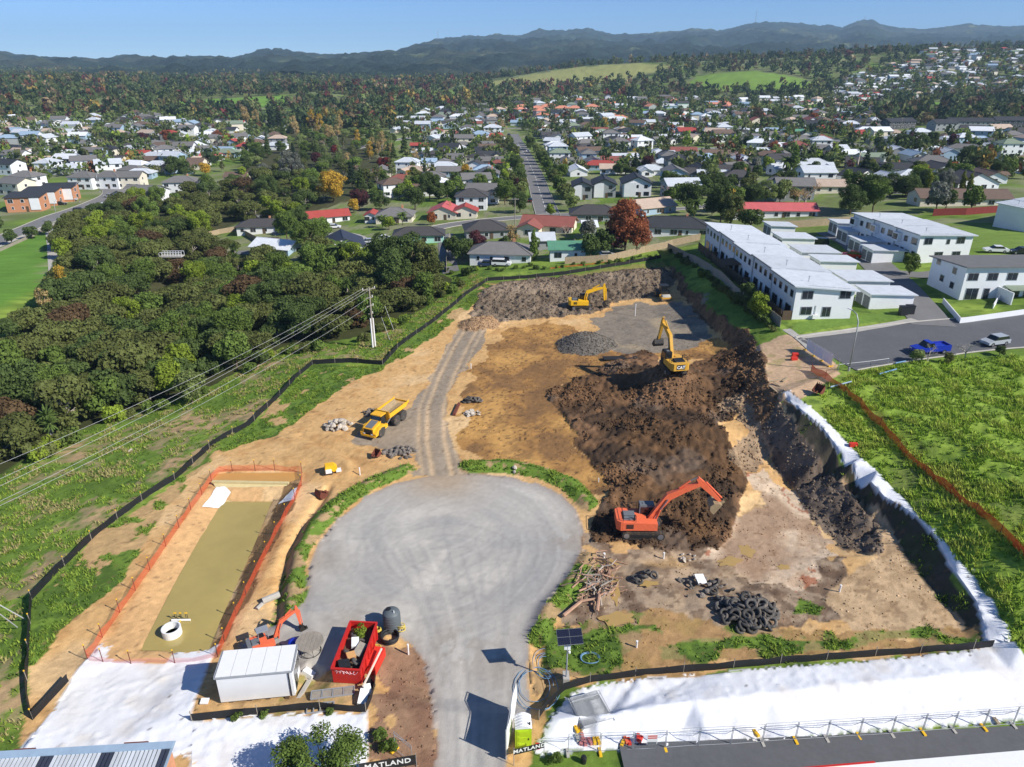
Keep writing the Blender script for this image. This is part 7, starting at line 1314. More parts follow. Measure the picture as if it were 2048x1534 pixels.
for k in range(5):
    MB().tube([(-.6 + 1.2 * a / 8, .12 + .24 * k, 2.12 + .28 * math.sin(math.pi * a / 8)) for a in range(9)], .035, 5).build('roof_rib', MT['white_plastic'], r)
MB().tube([(.45, .25, 2.2), (.45, .25, 2.45)], .06).build('vent', MT['black_plastic'], t)
# generator/pump, barrels and small yard things
p = P(662, 945); t = thing('water_pump', 'yellow and white pump trailer at the pond corner', 'pump', p, R(20)); MB().prism([(-.7, .3), (.7, .3), (.75, .8), (.4, 1.15), (-.6, 1.15)], -.45, .45, 'y').build('housing', MT['m_yellow'], t); MB().box((.9, -.3, .35), (.6, .5, .3)).build('fuel_tank', MT['white_plastic'], t); MB().box((-.3, -.7, .6), (.7, .4, .35)).build('control_box', MT['white_plastic'], t)
for sy in (-1, 1): MB().lathe([(0, -.06), (.25, -.06), (.25, .06), (0, .06)], 12, (0, sy * .52, .25), M=Matrix.Rotation(R(90), 3, 'X')).build('wheel', MT['tyre'], t)
for px, py, lab in ((665, 1395, 'galvanised step frame lying before the red skip'), (640, 1425, 'short galvanised frame behind the cabin silt fence')):
    p = P(px, py); t = thing('galvanised_walkway', lab, 'walkway', p + Vector((0, 0, .08)), R(9), 'steel frames'); n = 5; L_ = 3.3 if py < 1400 else 2.0
    for sy in (0, .8): MB().beam((-L_ / 2, sy, 0), (L_ / 2, sy, 0), .08, .1).build('side_rail', MT['galv'], t)
    for k in range(n): x = -L_ / 2 + L_ * k / (n - 1); MB().beam((x, 0, 0), (x, .8, 0), .08, .08).build('cross_bar', MT['galv'], t)
    if py < 1400:
        for k in range(n - 1): MB().box((-L_ / 2 + L_ * (k + .5) / (n - 1), .4, -.02), (L_ / (n - 1) - .12, .66, .02)).build('tread', MT['old_timber'], t)
MB().box((0, 0, .1), (.3, 2.4, .2)).build('concrete_beam', MT['concrete'], None, P(605, 1386), R(-12)); tag(bpy.data.objects['concrete_beam'], 'narrow concrete beam beside the cabin door', 'beam')
MB().beam((0, 0, .6), (.9, 3.6, 1.0), .12, .12).build('timber_post', MT['cream_wall'], None, P(727, 1385)); tag(bpy.data.objects['timber_post'], 'long pale timber leaning along the red skip', 'timber')
sheetbox('red_crate', 'red plastic barrier lying beyond the skip side', 'barrier', P(752, 1330) + Vector((0, 0, .5)), (.9, 2.2, .9), MT['plastic_red'], (0, 0, R(-12))); sheetbox('white_board', 'small white board by the cabin corner', 'board', P(410, 1405) + Vector((0, 0, .15)), (.6, .5, .1), MT['white_plastic'], (.1, .1, .1))
for i, (px, py, s) in enumerate(((727, 1400, 1), (735, 1385, .8), (740, 1370, .7), (618, 1350, .8))): sheetbox('tarp_bundle', 'crumpled pale tarpaulin, %s bundle by the skip fence' % ordw(i + 1), 'tarpaulin', P(px, py) + Vector((0, 0, .25 * s)), (.7 * s, 1.2 * s, .5 * s), MT['white_plastic'] if i != 2 else MT['black_plastic'], (.3, .2, .4 * i))
# pond furniture
c = Pz(345, 1268, -1.27); t = thing('manhole_ring', 'white concrete ring standing in the muddy pond', 'concrete ring', c - Vector((0, 0, .3))); mb = MB(); n = 28
for r0, z in ((.82, 0), (.82, 1.05), (.70, 1.05), (.70, 0.1)): mb.v += [(r0 * math.cos(2 * math.pi * j / n), r0 * math.sin(2 * math.pi * j / n), z) for j in range(n)]
mb.f = [(i * n + j, i * n + (j + 1) % n, (i + 1) * n + (j + 1) % n, (i + 1) * n + j) for i in range(3) for j in range(n)]; mb.m = [0] * len(mb.f); mb.build('ring', MT['concrete'], t, smooth=False); omat(t.children[0], MT['white_plastic']); MB().lathe([(0, .32), (.7, .32)], 20).build('water_inside', WATER, t)
c = Pz(362, 1241, -1.2); t = thing('decant_pipe', 'white slotted decant pipe floating on the pond', 'decant pipe', c); MB().tube([(-.85, 0, .05), (.85, .02, .05)], .1, 8).build('float_pipe', MT['white_plastic'], t); MB().tube([(-.0, 0, .05), (-.25, -.9, .0)], .07, 8).build('arm_pipe', MT['hose_yellow'], t)
for x in (-.55, -.4, -.05, .05, .45, .6): MB().tube([(x, .12, -.8), (x, .12, .75)], .025, 5).build('waratah', MT['dark_steel'], t); MB().lathe([(.05, .7), (.05, .82), (0, .83)], 6, (x, .12, 0)).build('yellow_cap', MT['hazard_yellow'], t)
ONET = mat('orange_net', srgb(236, 92, 50), .7, var=.1, alpha=.38); BCLOTH = mat('silt_cloth', srgb(30, 31, 34), .7, var=.3, scale=1.2)
def soft_fence(name, lab, pxs, h, m, stake, every, capm=None, lean=.0, step=1.2, sag=.12, cat='fence', zs=None, sth=None, panelname='net_panel'):
    pts = densify([P(*p) for p in pxs], step); pts = [G(p.x, p.y) if zs is None else Vector((p.x, p.y, zs)) for p in pts]; o = thing(name, lab, cat, pts[0]); b0 = pts[0]; q = random.Random(len(pts)); n = len(pts)
    tops = []
    for i, p in enumerate(pts):
        d = (pts[min(i + 1, n - 1)] - pts[max(i - 1, 0)]); nn = Vector((-d.y, d.x, 0)).normalized(); j = q.uniform(-.08, .08) * (1 if i % every else .2); tops.append(p - b0 + Vector((0, 0, h * (1 - (sag * q.random() if i % every else 0)))) + nn * (j + lean))
    for s in range(0, n - 1, every):
        mb = MB(); e = min(s + every, n - 1); mb.v = [tuple(v) for i in range(s, e + 1) for v in (pts[i] - b0 - Vector((0, 0, .05)), (pts[i] - b0 + tops[i]) / 2 + Vector((q.uniform(-.05, .05), q.uniform(-.05, .05), 0)), tops[i])]; k = e - s
        mb.f = [(3 * i + r, 3 * i + 3 + r, 3 * i + 4 + r, 3 * i + 1 + r) for i in range(k) for r in (0, 1)]; mb.m = [0] * len(mb.f); mb.build(panelname, m, o, smooth=True)
        if stake:
            p = pts[s] - b0; st = MB().tube([p - Vector((0, 0, .3)), p + Vector((0, 0, sth or h + .25))], .035, 5).build('stake', MT[stake], o)
            if capm: MB().lathe([(.06, 0), (.06, .1), (0, .12)], 6, p + Vector((0, 0, sth or h + .25))).build('cap', MT[capm], st)
    return o
OFN = [(175,1318),(205,1275),(240,1225),(271,1181),(300,1140),(332,1093),(358,1055),(382,1020),(404,990),(423,962),(439,944),(491,942),(550,941),(604,944)]
soft_fence('safety_net_fence', 'orange net fence along the far bank and outer side of pond', OFN, .9, ONET, 'rust', 2, 'hazard_yellow', sag=.3, sth=1.5)
soft_fence('safety_net_fence', 'orange net fence along the shaded inner side of pond', [(604,946),(603,972),(590,1000),(572,1032),(552,1068),(533,1108),(513,1148),(492,1190),(462,1255),(436,1312)], .9, ONET, 'rust', 2, 'hazard_yellow', sag=.3, sth=1.5)
soft_fence('safety_net_fence', 'sagging orange net fence across the white pond apron', [(436,1314),(390,1323),(350,1326),(310,1325),(262,1327),(178,1321)], .55, mat('faded_net', srgb(240, 150, 140), .7, alpha=.3), 'rust', 2, 'hazard_yellow', sag=.4, sth=1.4)
soft_fence('silt_fence', 'long black silt fence winding between green slope and pond', [(66,1440),(54,1385),(58,1300),(64,1200),(110,1150),(200,1064),(300,990),(350,960),(430,888),(500,850),(560,792),(592,757),(625,729),(700,725),(765,730),(800,692),(870,642),(930,592),(975,562)], .85, BCLOTH, 'old_timber', 3, 'hazard_yellow', panelname='cloth_panel')
soft_fence('silt_fence', 'black silt fence across the far end of the site', [(975,562),(1050,557),(1130,549),(1240,531),(1322,516)], .85, BCLOTH, 'old_timber', 3, panelname='cloth_panel'); soft_fence('silt_fence', 'black silt fence along the upper edge of the long white sheet', [(1078,1440),(1095,1410),(1130,1380),(1180,1365),(1300,1349),(1400,1342),(1500,1333),(1620,1323),(1750,1313),(1870,1303),(1985,1293)], .8, BCLOTH, 'old_timber', 3, panelname='cloth_panel')
soft_fence('silt_fence', 'black silt fence below the site cabin', [(384,1442),(470,1434),(560,1424),(640,1418),(732,1424),(744,1395),(752,1350)], .75, BCLOTH, 'old_timber', 3, panelname='cloth_panel'); soft_fence('silt_fence', 'short leaning piece of silt fence beside the white apron', [(66,1440),(98,1405),(138,1362)], .8, BCLOTH, 'old_timber', 2, panelname='cloth_panel')
soft_fence('safety_net_fence', 'orange net fence running down the green field', [(1622,742),(1650,758),(1680,777),(1720,812),(1760,852),(1800,902),(1850,947),(1900,988),(1950,1024),(2000,1068),(2048,1113),(2090,1150)], 1.05, mat('orange_net_bold', srgb(232, 84, 34), .7, alpha=.8), 'rust', 3, sag=.35)
soft_fence('safety_net_fence', 'torn orange netting in the grass behind the site', [(1100,538),(1160,532),(1220,524)], .4, ONET, None, 3, sag=.5)
for i, pl in enumerate((((404,1015),(440,970),(462,985),(438,1017)), ((556,1010),(580,985),(595,975),(588,1000)))):
    q = [P(*p) + Vector((0, 0, .12)) for p in pl]; mb = MB(); k = 6
    for u in range(k + 1):
        for v in range(k + 1): p = q[0].lerp(q[1], u / k).lerp(q[3].lerp(q[2], u / k), v / k); mb.v.append((p.x, p.y, max(gz(p.x, p.y) + .07, p.z * .3 + .7 * (gz(p.x, p.y) + .07)) + .04 * math.sin(u * 2 + v)))
    mb.f = [(u * (k + 1) + v, (u + 1) * (k + 1) + v, (u + 1) * (k + 1) + v + 1, u * (k + 1) + v + 1) for u in range(k) for v in range(k)]; mb.m = [0] * len(mb.f); tag(mb.build('weir_sheet', parts[6][4] if False else MT['white_plastic'], None, smooth=True), ['bright white sheet on the sunny side of pond weir', 'white sheet on the shaded side of pond weir'][i], 'ground sheet')
a, b = Pz(425, 965, -.25), Pz(578, 968, -.25); wm = mat('weir_cloth', srgb(206, 190, 140), .85, var=.15, scale=1.0); mb = MB(); c_, d_ = Pz(447, 1003, -1.25), Pz(545, 1003, -1.25); mb.quad(a + Vector((0, 0, .1)), b + Vector((0, 0, .1)), d_, c_); mb.beam(a + Vector((0, 0, .12)), b + Vector((0, 0, .12)), .4, .2); tag(mb.build('pond_weir', wm), 'cloth-covered weir between forebay and pond', 'weir')

# ---------------------------------------------------------------- mesh fence panels, banners, blocks along the street
FP = [Vector(P(*p)) for p in [(1135,1506),(1200,1504),(1265,1501),(1330,1497),(1396,1493),(1461,1490),(1524,1485),(1590,1481),(1652,1477),(1717,1473),(1782,1468),(1844,1464),(1905,1459),(1966,1455),(2025,1450),(2090,1446)]]
WM = mat('fence_wire', srgb(160, 164, 168), .5, metal=.4)
def mesh_panel(a, b, lab, foot, h=1.9, cloth=None):
    d = b - a; L_ = d.to_2d().length; rz = math.atan2(d.y, d.x); t = thing('mesh_fence_panel', lab, 'fence panel', G(a.x, a.y), rz, 'temporary mesh fence panels'); fr_ = MB()
    for x in (0.04, L_ - .04): fr_.tube([(x, 0, .02), (x, 0, h)], .022, 6)
    for z in (.15, h - .25, h): fr_.tube([(0.04, 0, z), (L_ - .04, 0, z)], .018, 5)
    fr_.build('frame', MT['galv'], t); w = MB()
    for k in range(1, 10): w.tube([(L_ * k / 10, 0, .15), (L_ * k / 10, 0, h)], .0025, 3, cap=False)
    for k in range(1, 5): w.tube([(0, 0, .15 + (h - .15) * k / 5), (L_, 0, .15 + (h - .15) * k / 5)], .0025, 3, cap=False)
    w.build('wire_mesh', WM, t)
    if foot == 'y': MB().box((0, -.05, .07), (.24, .75, .14), top=(.8, .9)).build('foot_block', MT['hazard_yellow'], t)
    else: MB().box((0, -.05, .05), (.2, .7, .1)).build('foot_block', MT['concrete'], t)
    MB().tube([(0, .02, 1.5), (-.1, .9, .05)], .02, 5).build('brace', MT['galv'], t)
    return t
for i, (a, b) in enumerate(zip(FP[:-1], FP[1:])): mesh_panel(a, b, 'galvanised mesh fence panel along the street, %s from the portable toilet' % ordw(i + 1), 'y' if i % 2 else 'g')
for i, (pa, pb) in enumerate((((1612,700),(1628,712)),((1628,712),(1645,722)),((1645,722),(1662,733)),((1662,733),(1676,742)))):
    t = mesh_panel(P(*pa), P(*pb), 'mesh fence panel closing the upper street end, %s from the terrace lawn' % ordw(i + 1), 'y')
    if i < 3: L2 = (P(*pb) - P(*pa)).to_2d().length; MB().box((L2 / 2, -.03, 1.0), (L2 - .1, .012, 1.6)).build('shade_cloth', MT['white_wall'], t)
for i, (pa, pb) in enumerate((((1676,742),(1740,735)),((1740,735),(1775,730)))):
    a, b = P(*pa), P(*pb); t = thing('barrier_rail', 'low galvanised rail at the street end, %s section' % ordw(i + 1), 'barrier', a); d = b - a; MB().tube([(0, 0, 1.0), d + Vector((0, 0, 1.0))], .03, 6).build('top_rail', MT['galv'], t); MB().tube([(0, 0, -.1), (0, 0, 1.0)], .03, 6).build('post', MT['galv'], t); MB().tube([d + Vector((0, 0, -.1)), d + Vector((0, 0, 1.0))], .03, 6).build('post', MT['galv'], t)
def banner(lab, pa, pb, h, z0, txt, size):
    a, b = P(*pa), P(*pb); d = b - a; L_ = d.to_2d().length; t = thing('banner_fence', lab, 'banner', G(a.x, a.y), math.atan2(d.y, d.x), 'site banners'); MB().box((L_ / 2, 0, z0 + h / 2), (L_, .02, h)).build('cloth', MT['frame_black'], t)
    for x in (0, L_): MB().tube([(x, .03, -.1), (x, .03, z0 + h + .1)], .025, 6).build('post', MT['galv'], t)
    lettering(txt, size, t, (L_ / 2, -.02, z0 + h * .55), (R(90), 0, 0), MT['white_plastic'], off=.012, spacing=1.12)
banner('black MATLAND banner below the portable toilet', (1028,1532), (1088,1517), .55, 1.1, 'MATLAND', .46); banner('black MATLAND banner low at the bottom of the photo beside the tree', (722,1562), (834,1545), .95, .75, 'MATLAND', .62)
p = P(1012, 1518); t = thing('site_gate', 'open site gate with white cloth seen edge-on', 'gate', p, R(82)); g = MB()
for x in (0, 4.6): g.tube([(x, 0, 0), (x, 0, 2.6)], .035, 6)
for z in (.1, 1.3, 2.6): g.tube([(0, 0, z), (4.6, 0, z)], .03, 6)
g.build('frame', MT['galv'], t); mb = MB(); k = 10
for u in range(k + 1): mb.v += [(4.6 * u / k, -.05 + .06 * math.sin(u * 1.3), .15), (4.6 * u / k, -.12 + .10 * math.sin(u * 1.1 + 1), 1.4), (4.6 * u / k, -.05 + .05 * math.cos(u), 2.55)]
mb.f = [(3 * u + r, 3 * u + 3 + r, 3 * u + 4 + r, 3 * u + 1 + r) for u in range(k) for r in (0, 1)]; mb.m = [0] * len(mb.f); mb.build('white_cloth', MT['white_plastic'], t, smooth=True); MB().box((3.2, .06, 1.9), (1.1, .03, .6)).build('sign_board', MT['white_wall'], t); MB().tube([(-.02, 0, -.1), (-.02, 0, 2.9)], .05).build('post', MT['galv'], t)
p = P(826, 1530); mesh_panel(P(790, 1500), P(826, 1530), 'mesh fence panel beside the reddish bare verge', 'y')
# stacked fence panels on the sheet
p = P(1190, 1432); t0 = p + Vector((-1.6, -.9, 0))
for k in range(6):
    o = thing('stacked_fence_panel', 'spare mesh fence panel in the stack on white sheet, %s up' % ordw(k + 1), 'fence panel', G(p.x - 1.2 + k * .05, p.y - 1.1, .14 + k * .07), R(14 + k * 1.5 - (k == 5) * 4), 'stacked mesh panels'); f_ = MB(); w = MB(); L_, h = 2.4, 2.7
    for x in (0, L_): f_.tube([(x, -.2, 0), (x, h, 0)], .025, 5)
    for y in (0, h * .88, h): f_.tube([(0, y, 0), (L_, y, 0)], .022, 5)
    for q in range(1, 26): w.tube([(L_ * q / 26, 0, 0), (L_ * q / 26, h, 0)], .006, 3, cap=False)
    for q in range(1, 30): w.tube([(0, h * q / 30, .0), (L_, h * q / 30, .0)], .006, 3, cap=False)
    f_.build('frame', MT['galv'], o); w.build('wire_mesh', WM, o)
for i, (px, py, m, w) in enumerate(((1153,1460,'hazard_yellow','yellow'),(1161,1457,'hazard_yellow','yellow'),(1165,1474,'brick_pink','pink'),(1163,1485,'brick_pink','pink'),(1170,1486,'brick_pink','pink'),(1180,1484,'brick_pink','pink'),(1189,1483,'hazard_yellow','yellow'),(1197,1483,'hazard_yellow','yellow'),(1155,1478,'concrete','grey'),(1245,1488,'hazard_yellow','yellow'),(1252,1482,'m_orange','orange'),(1258,1484,'plastic_red','red'),(1276,1476,'plastic_red','red'),(1281,1480,'plastic_red','red'),(1512,1468,'hazard_yellow','yellow'),(1992,1444,'timber','tan'))):
    t = thing('fence_foot_block', 'loose %s fence foot block, %s along the sheet edge' % (w, ordw(i + 1)), 'foot block', P(px, py) + Vector((0, 0, .02)), R(rr.uniform(60, 120)), 'loose foot blocks'); MB().box((0, 0, .09), (.62, .26, .16), top=(.92, .8)).build('block', MT[m], t); MB().tube([(.15, 0, .1), (.15, 0, .19)], .04, 6).build('socket', MT['black_plastic'], t)
p = P(1290, 1473); t = thing('warning_sign', 'red and white hazard sign fixed on mesh fence', 'sign', P(1302, 1499) + Vector((0, 0, .0)), R(2)); MB().box((0, -.06, 1.1), (.75, .02, .95)).build('board', MT['white_plastic'], t)
for z, m in ((1.45, 'plastic_red'), (1.25, 'plastic_red'), (.75, 'm_grey')): MB().box((0, -.075, z), (.65, .012, .1 if z > 1 else .22)).build('print_band', MT[m], t)
p = P(1075, 1497); sheetbox('red_fuel_can', 'small red fuel can beside the portable toilet', 'fuel can', p + Vector((0, 0, .25)), (.3, .2, .45), MT['plastic_red'])
for px, py, lab in ((1590, 712, 'red fuel can on the clay by upper street end'), (1588, 720, 'small red object on the clay by upper street end'), (1706, 893, 'red can lying on the white sheet crest')): sheetbox('red_fuel_can', lab, 'fuel can', P(px, py) + Vector((0, 0, .25)), (.9, .45, .45), MT['plastic_red'])
p = P(1893, 628); o = MB().lathe([(.18, 0), (.18, .04), (.14, .05), (.03, .7), (0, .7)], 12).build('traffic_cone', MT['plastic_red'], None, P(1990, 637)); tag(o, 'orange traffic cone by the white garden wall', 'traffic cone')
for i, (px, py) in enumerate(((1805, 630), (1818, 628))): o = thing('wheelie_bin', 'dark %s bin on the verge lawn' % ['square', 'tall'][i], 'bin', P(px, py)); MB().box((0, 0, .75), (1.2, 1.0, 1.5)).build('body', MT['frame_black'], o); MB().box((0, 0, 1.53), (1.3, 1.1, .08)).build('lid', MT['black_plastic'], o)
# timber, planks and pipes on the right
for i, (px, py, rz, L_) in enumerate(((1552, 762, 20, 2.6), (1558, 772, 110, 2.2), (1548, 780, 100, 2.4), (1570, 760, 50, 1.8))): sheetbox('pale_plank', 'pale plank by the sheet crest, %s from the cut face' % ordw(i + 1), 'plank', P(px, py) + Vector((0, 0, .12)), (L_, .3, .06), MT['timber'], (0, 0, R(rz)))
for i, (a, b) in enumerate((((1660, 778), (1702, 767)), ((1758, 752), (1792, 742)), ((1790, 730), (1810, 726)))): pa, pb = P(*a), P(*b); tag(MB().tube([pa + Vector((0, 0, .3)), pb + Vector((0, 0, .3))], .1, 8).build('blue_pipe', MT['hose_blue'] if i else MT['roof_blue']), ['long blue pipe across the orange netting', 'blue pipe bundle beside the lamp post', 'short blue pipe near roadside shrubs'][i], 'pipe')
o = MB().beam((0, 0, .2), (.5, 3.6, .25), .35, .35).build('timber_beam', MT['rust'], None, P(908, 832)); tag(o, 'rusty brown beam lying beside the haul road', 'beam')
t = thing('broken_pipe', 'pale broken concrete pipe near the pond path', 'pipe', P(545, 1200), R(35)); MB().tube([(-.9, 0, .3), (.7, 0, .35)], .32, 10, cap=False).build('barrel', MT['concrete'], t); MB().tube([(-1.6, -.5, .1), (-.9, -.1, .15)], .2, 8).build('fragment', MT['concrete'], t)
# tyres dumped in heaps
def heap_tyres(px, py, n, R_, h, lab, grp, smin=.9, smax=1.35):
    c = P(px, py)
    for k in range(n):
        q = R_ * math.sqrt(rr.random()); a = rr.uniform(0, 6.28); x, y = c.x + q * math.cos(a), c.y + q * math.sin(a) * .85; z = gz(x, y) + .15 + h * (1 - (q / R_) ** 1.5) * rr.uniform(.5, 1); tyre((x, y, z), (rr.gauss(0, .5), rr.gauss(0, .5), 0), rr.uniform(smin, smax), lab, grp)
heap_tyres(1495, 1226, 80, 2.7, .95, 'old dusty tyre in the big dumped tyre heap', 'tyres of the big heap'); heap_tyres(1290, 1158, 6, 1.0, .3, 'muddy tyre by the small clay mound', 'tyres by the clay mound', .9, 1.2); heap_tyres(945, 806, 16, 1.3, .6, 'black tyre in the small heap by haul road', 'tyres by the haul road', .9, 1.2); heap_tyres(1420, 1190, 7, 2.2, .3, 'stray tyre near the rubble and white panel', 'stray tyres', .9, 1.2)
# branches, rubble
def branch(c, L_, r, a, z, lab, grp, m='drift'):
    pts = [c + Vector((math.cos(a) * L_ * (u - .5) + rr.gauss(0, .16) * L_ * .5, math.sin(a) * L_ * (u - .5) + rr.gauss(0, .16) * L_ * .5, z + rr.uniform(-.15, .25))) for u in (0, .35, .7, 1)]; mb = MB().tube(pts, [r, r * .85, r * .6, r * .3], 6)
    if L_ > 2: mb.tube([pts[1], pts[1] + Vector((rr.gauss(0, .5), rr.gauss(0, .5), .5))], [r * .5, r * .2], 5)
    tag(mb.build('branch', MT[m]), lab, 'branch', grp)
for k in range(78): c = P(1195 + rr.gauss(0, 17), 1162 + rr.gauss(0, 24)); branch(c, rr.uniform(.8, 3.2), rr.uniform(.025, .11), rr.uniform(0, 3.14), rr.uniform(.05, .6), 'weathered branch in the tangled heap by the puddle', 'branches of the tangled heap', rr.choice(['drift', 'bark', 'pale_bark', 'drift', 'old_timber']))
for px, py, L_, a, lab in ((1170, 1203, 5.0, R(38), 'long pale log reaching from branch heap to the berm'), (1215, 1197, 3.6, R(50), 'pale forked log at the branch heap foot'), (1225, 1150, 1.8, R(35), 'pale broken log at top of the branch heap')): branch(P(px, py), L_, .17, a, .4, lab, 'logs')
def rock_mesh(seed, m):
    q = random.Random(seed); mb = MB(); mb.lathe([(0.01, -.5), (.42, -.34), (.5, .0), (.36, .34), (0.01, .48)], 7); mb.v = [(x * q.uniform(.7, 1.25), y * q.uniform(.7, 1.25), z * q.uniform(.75, 1.2)) for x, y, z in mb.v]; return mb.mesh('rock', m)
RK = {m: [rock_mesh(k, MT[m]) for k in range(6)] for m in ('rock_pale', 'rock_dark')}
def rocks(name, lab, grp, px, py, n, R_, h, m, s0, s1, flat_=1.0, cat='rock'):
    c = P(px, py)
    for k in range(n):
        q = R_ * math.sqrt(rr.random()); a = rr.uniform(0, 6.28); x, y = c.x + q * math.cos(a), c.y + q * math.sin(a) * .8; o = link(name, rr.choice(RK[m]), None, (x, y, gz(x, y) + .1 + h * max(0, 1 - (q / R_) ** 1.4) * rr.uniform(.6, 1))); s = rr.uniform(s0, s1); o.scale = (s, s * rr.uniform(.7, 1.3), s * rr.uniform(.5, .9) * flat_); o.rotation_euler = (rr.gauss(0, .4), rr.gauss(0, .4), rr.uniform(0, 6)); tag(o, lab, cat, grp, 'thing')
rocks('concrete_rubble', 'chunk of pale concrete rubble heaped near the dump truck', 'pale rubble heap', 675, 853, 60, 1.9, 1.0, 'rock_pale', .3, .8, .8, 'rubble'); rocks('boulder', 'dark boulder in the pile between pond and haul road', 'dark boulders', 800, 905, 42, 2.1, .3, 'rock_dark', .4, .75, 1.0, 'boulder')
rocks('concrete_rubble', 'chunk of pinkish rubble beside the small tyre heap', 'pinkish rubble heap', 945, 828, 24, 1.2, .5, 'rock_pale', .3, .7, .6, 'rubble'); rocks('concrete_rubble', 'chunk of rubble near the white panel in mud', 'mud rubble', 1405, 1175, 30, 2.4, .4, 'rock_dark', .2, .6, .7, 'rubble'); rocks('concrete_rubble', 'chunk of dark rubble behind the dump truck cab', 'truck rubble', 742, 826, 16, 1.4, .5, 'rock_dark', .3, .7, .8, 'rubble'); rocks('concrete_rubble', 'small chunk of rubble beside the muddy standpipe', 'pipe rubble', 1375, 1118, 8, .9, .2, 'rock_pale', .2, .5, .7, 'rubble')
rocks('pale_stone', 'pale stone beside the green berm of gravel yard', 'berm stones', 1030, 940, 3, .7, .1, 'rock_pale', .3, .6, .8, 'stone'); rocks('pale_stone', 'white stone on the rough green slope', 'slope stones', 258, 903, 5, .7, .1, 'rock_pale', .3, .5, .6, 'stone')
sheetbox('dumped_whiteboard', 'white square panel dumped in the mud', 'board', P(1400, 1168) + Vector((0, 0, .62)), (.9, 1.1, .06), MT['white_plastic'], (.25, .1, .2)); sheetbox('steel_plate', 'rusty steel plate lying on the heap before yellow excavator', 'steel plate', P(1245, 717) + Vector((0, 0, .15)), (6.5, 1.4, .12), MT['dark_steel'], (0, .03, R(8)))
# main power pole and its wires
p = P(748, 694); t = thing('power_pole', 'tall timber power pole with white concrete foot and crossarms', 'power pole', p, R(35)); MB().tube([(0, 0, -.3), (0, 0, 11)], [.19, .13], 8).build('post', MT['old_timber'], t)
for x in (-.24, .24): MB().box((x, 0, 2.6), (.2, .36, 5.6), top=(.75, .75)).build('concrete_foot', MT['white_plastic'], t)
ends = []
for k, (z, w) in enumerate(((10.6, 2.4), (9.1, 1.3), (7.6, 1.3), (6.2, .9))):
    ca = MB().box((0, .16, z), (w, .12, .12)).build('crossarm', MT['old_timber'], t)
    for x in ((-w / 2 + .1, 0, w / 2 - .1) if k == 0 else (w / 2 - .1,)): MB().tube([(x, .16, z + .06), (x, .16, z + .38)], .06, 6).build('insulator', MT['white_plastic'], ca); ends.append(Matrix.Rotation(R(35), 3, 'Z') @ Vector((x, .16, z + .3)) + p)
tgt = [(-60, 953), (-60, 985), (-60, 1000), (-60, 1032), (-60, 1040)]; wl = ['topmost', 'second', 'third', 'fourth', 'lowest']
for k, e in enumerate(ends[:5]):
    far_ = Pz(*tgt[k], 8.0 - k * .25); pts = [e.lerp(far_, u / 14) - Vector((0, 0, 1.1 * 4 * (u / 14) * (1 - u / 14))) for u in range(15)]; tag(MB().tube(pts, .016, 5).build('overhead_wire', MT['wire']), '%s overhead wire sagging over the green slope' % wl[k], 'wire', 'overhead wires')
for i, (a, b) in enumerate((((0, 1212), (52, 1242)), ((0, 1230), (36, 1258)))): pa = Pz(*a, 2.0); pb = P(*b); tag(MB().tube([pa + (pa - pb) * 1.5, pb + Vector((0, 0, .2))], .05, 6).build('stay_wire', MT['wire']), ['longer white stay wire anchored by the silt fence', 'shorter white stay wire anchored by the silt fence'][i], 'stay wire')
for i, (a, b) in enumerate((((770, 612), (784, 632)), ((763, 634), (776, 652)))): pa, pb = Pz(*a, 3.5 - i), P(*b); tag(MB().tube([pa, pa.lerp(P(b[0] + 8, b[1] + 40), .8)], .022, 6).build('stay_wire', MT['white_plastic']), ['upper white stay guard behind the power pole', 'lower white stay guard behind the power pole'][i], 'stay wire')
# footbridge in the bush
a, b = Pz(322, 512, -3.5), Pz(366, 512, -3.5); t = thing('footbridge', 'pale footbridge showing through the bush', 'footbridge', a); d = b - a
MB().beam((0, 0, 0), d, 2.2, .3).build('deck', MT['concrete'], t); MB().box(d * .8 + Vector((0, 0, -3)), (.5, .5, 6)).build('pier', MT['concrete'], t); MB().box(d * .1 + Vector((0, 0, -3)), (.5, .5, 6)).build('pier', MT['concrete'], t)
for s in (-1.0, 1.0):
    MB().beam(Vector((0, s, 1.2)), d + Vector((0, s, 1.2)), .1, .12).build('handrail', MT['white_wall'], t)
    for k in range(9): MB().box(d * k / 8 + Vector((0, s, .65)), (.08, .08, 1.1)).build('baluster', MT['white_wall'], t)
# roofs of the buildings at the bottom corners
a, b = Pz(-60, 1512, 3.0), Pz(348, 1488, 3.0); d = b - a; L_ = d.length; t = thing('corrugated_shed', 'grey corrugated shed roof with dark skylight strips', 'shed', (a.x, a.y, 0), math.atan2(d.y, d.x)); MB().box((L_ / 2, -3, 1.2), (L_ - .3, 5.6, 2.8)).build('wall', MT['brick_wall'], t); rm = MT['roof_light']
for k in range(int(L_ / .28)):
    x = k * .28 + .14; dark = int(x / .28) % 14 in (3, 4, 5); MB().prism([(-6.2, 2.3), (-.35, 2.93), (-.35, 3.03), (-6.2, 2.4)], x - .135, x + .06, 'x').build('roof_sheet' if not dark else 'skylight_strip', MT['roof_light'] if not dark else MT['roof_navy'], t)
MB().prism([(-6.2, 2.24), (.3, 2.9), (.3, 2.95), (-6.2, 2.29)], 0, L_, 'x').build('roof_base', MT['roof_blue'], t); MB().box((L_ / 2, -.1, 3.06), (L_, .55, .08)).build('ridge_cap', MT['roof_blue'], t); MB().box((L_ * .8, .35, 2.9), (1.6, .1, .12)).box((L_ * .25, .35, 2.9), (1.4, .1, .12)).build('rust_edge', MT['rust'], t)
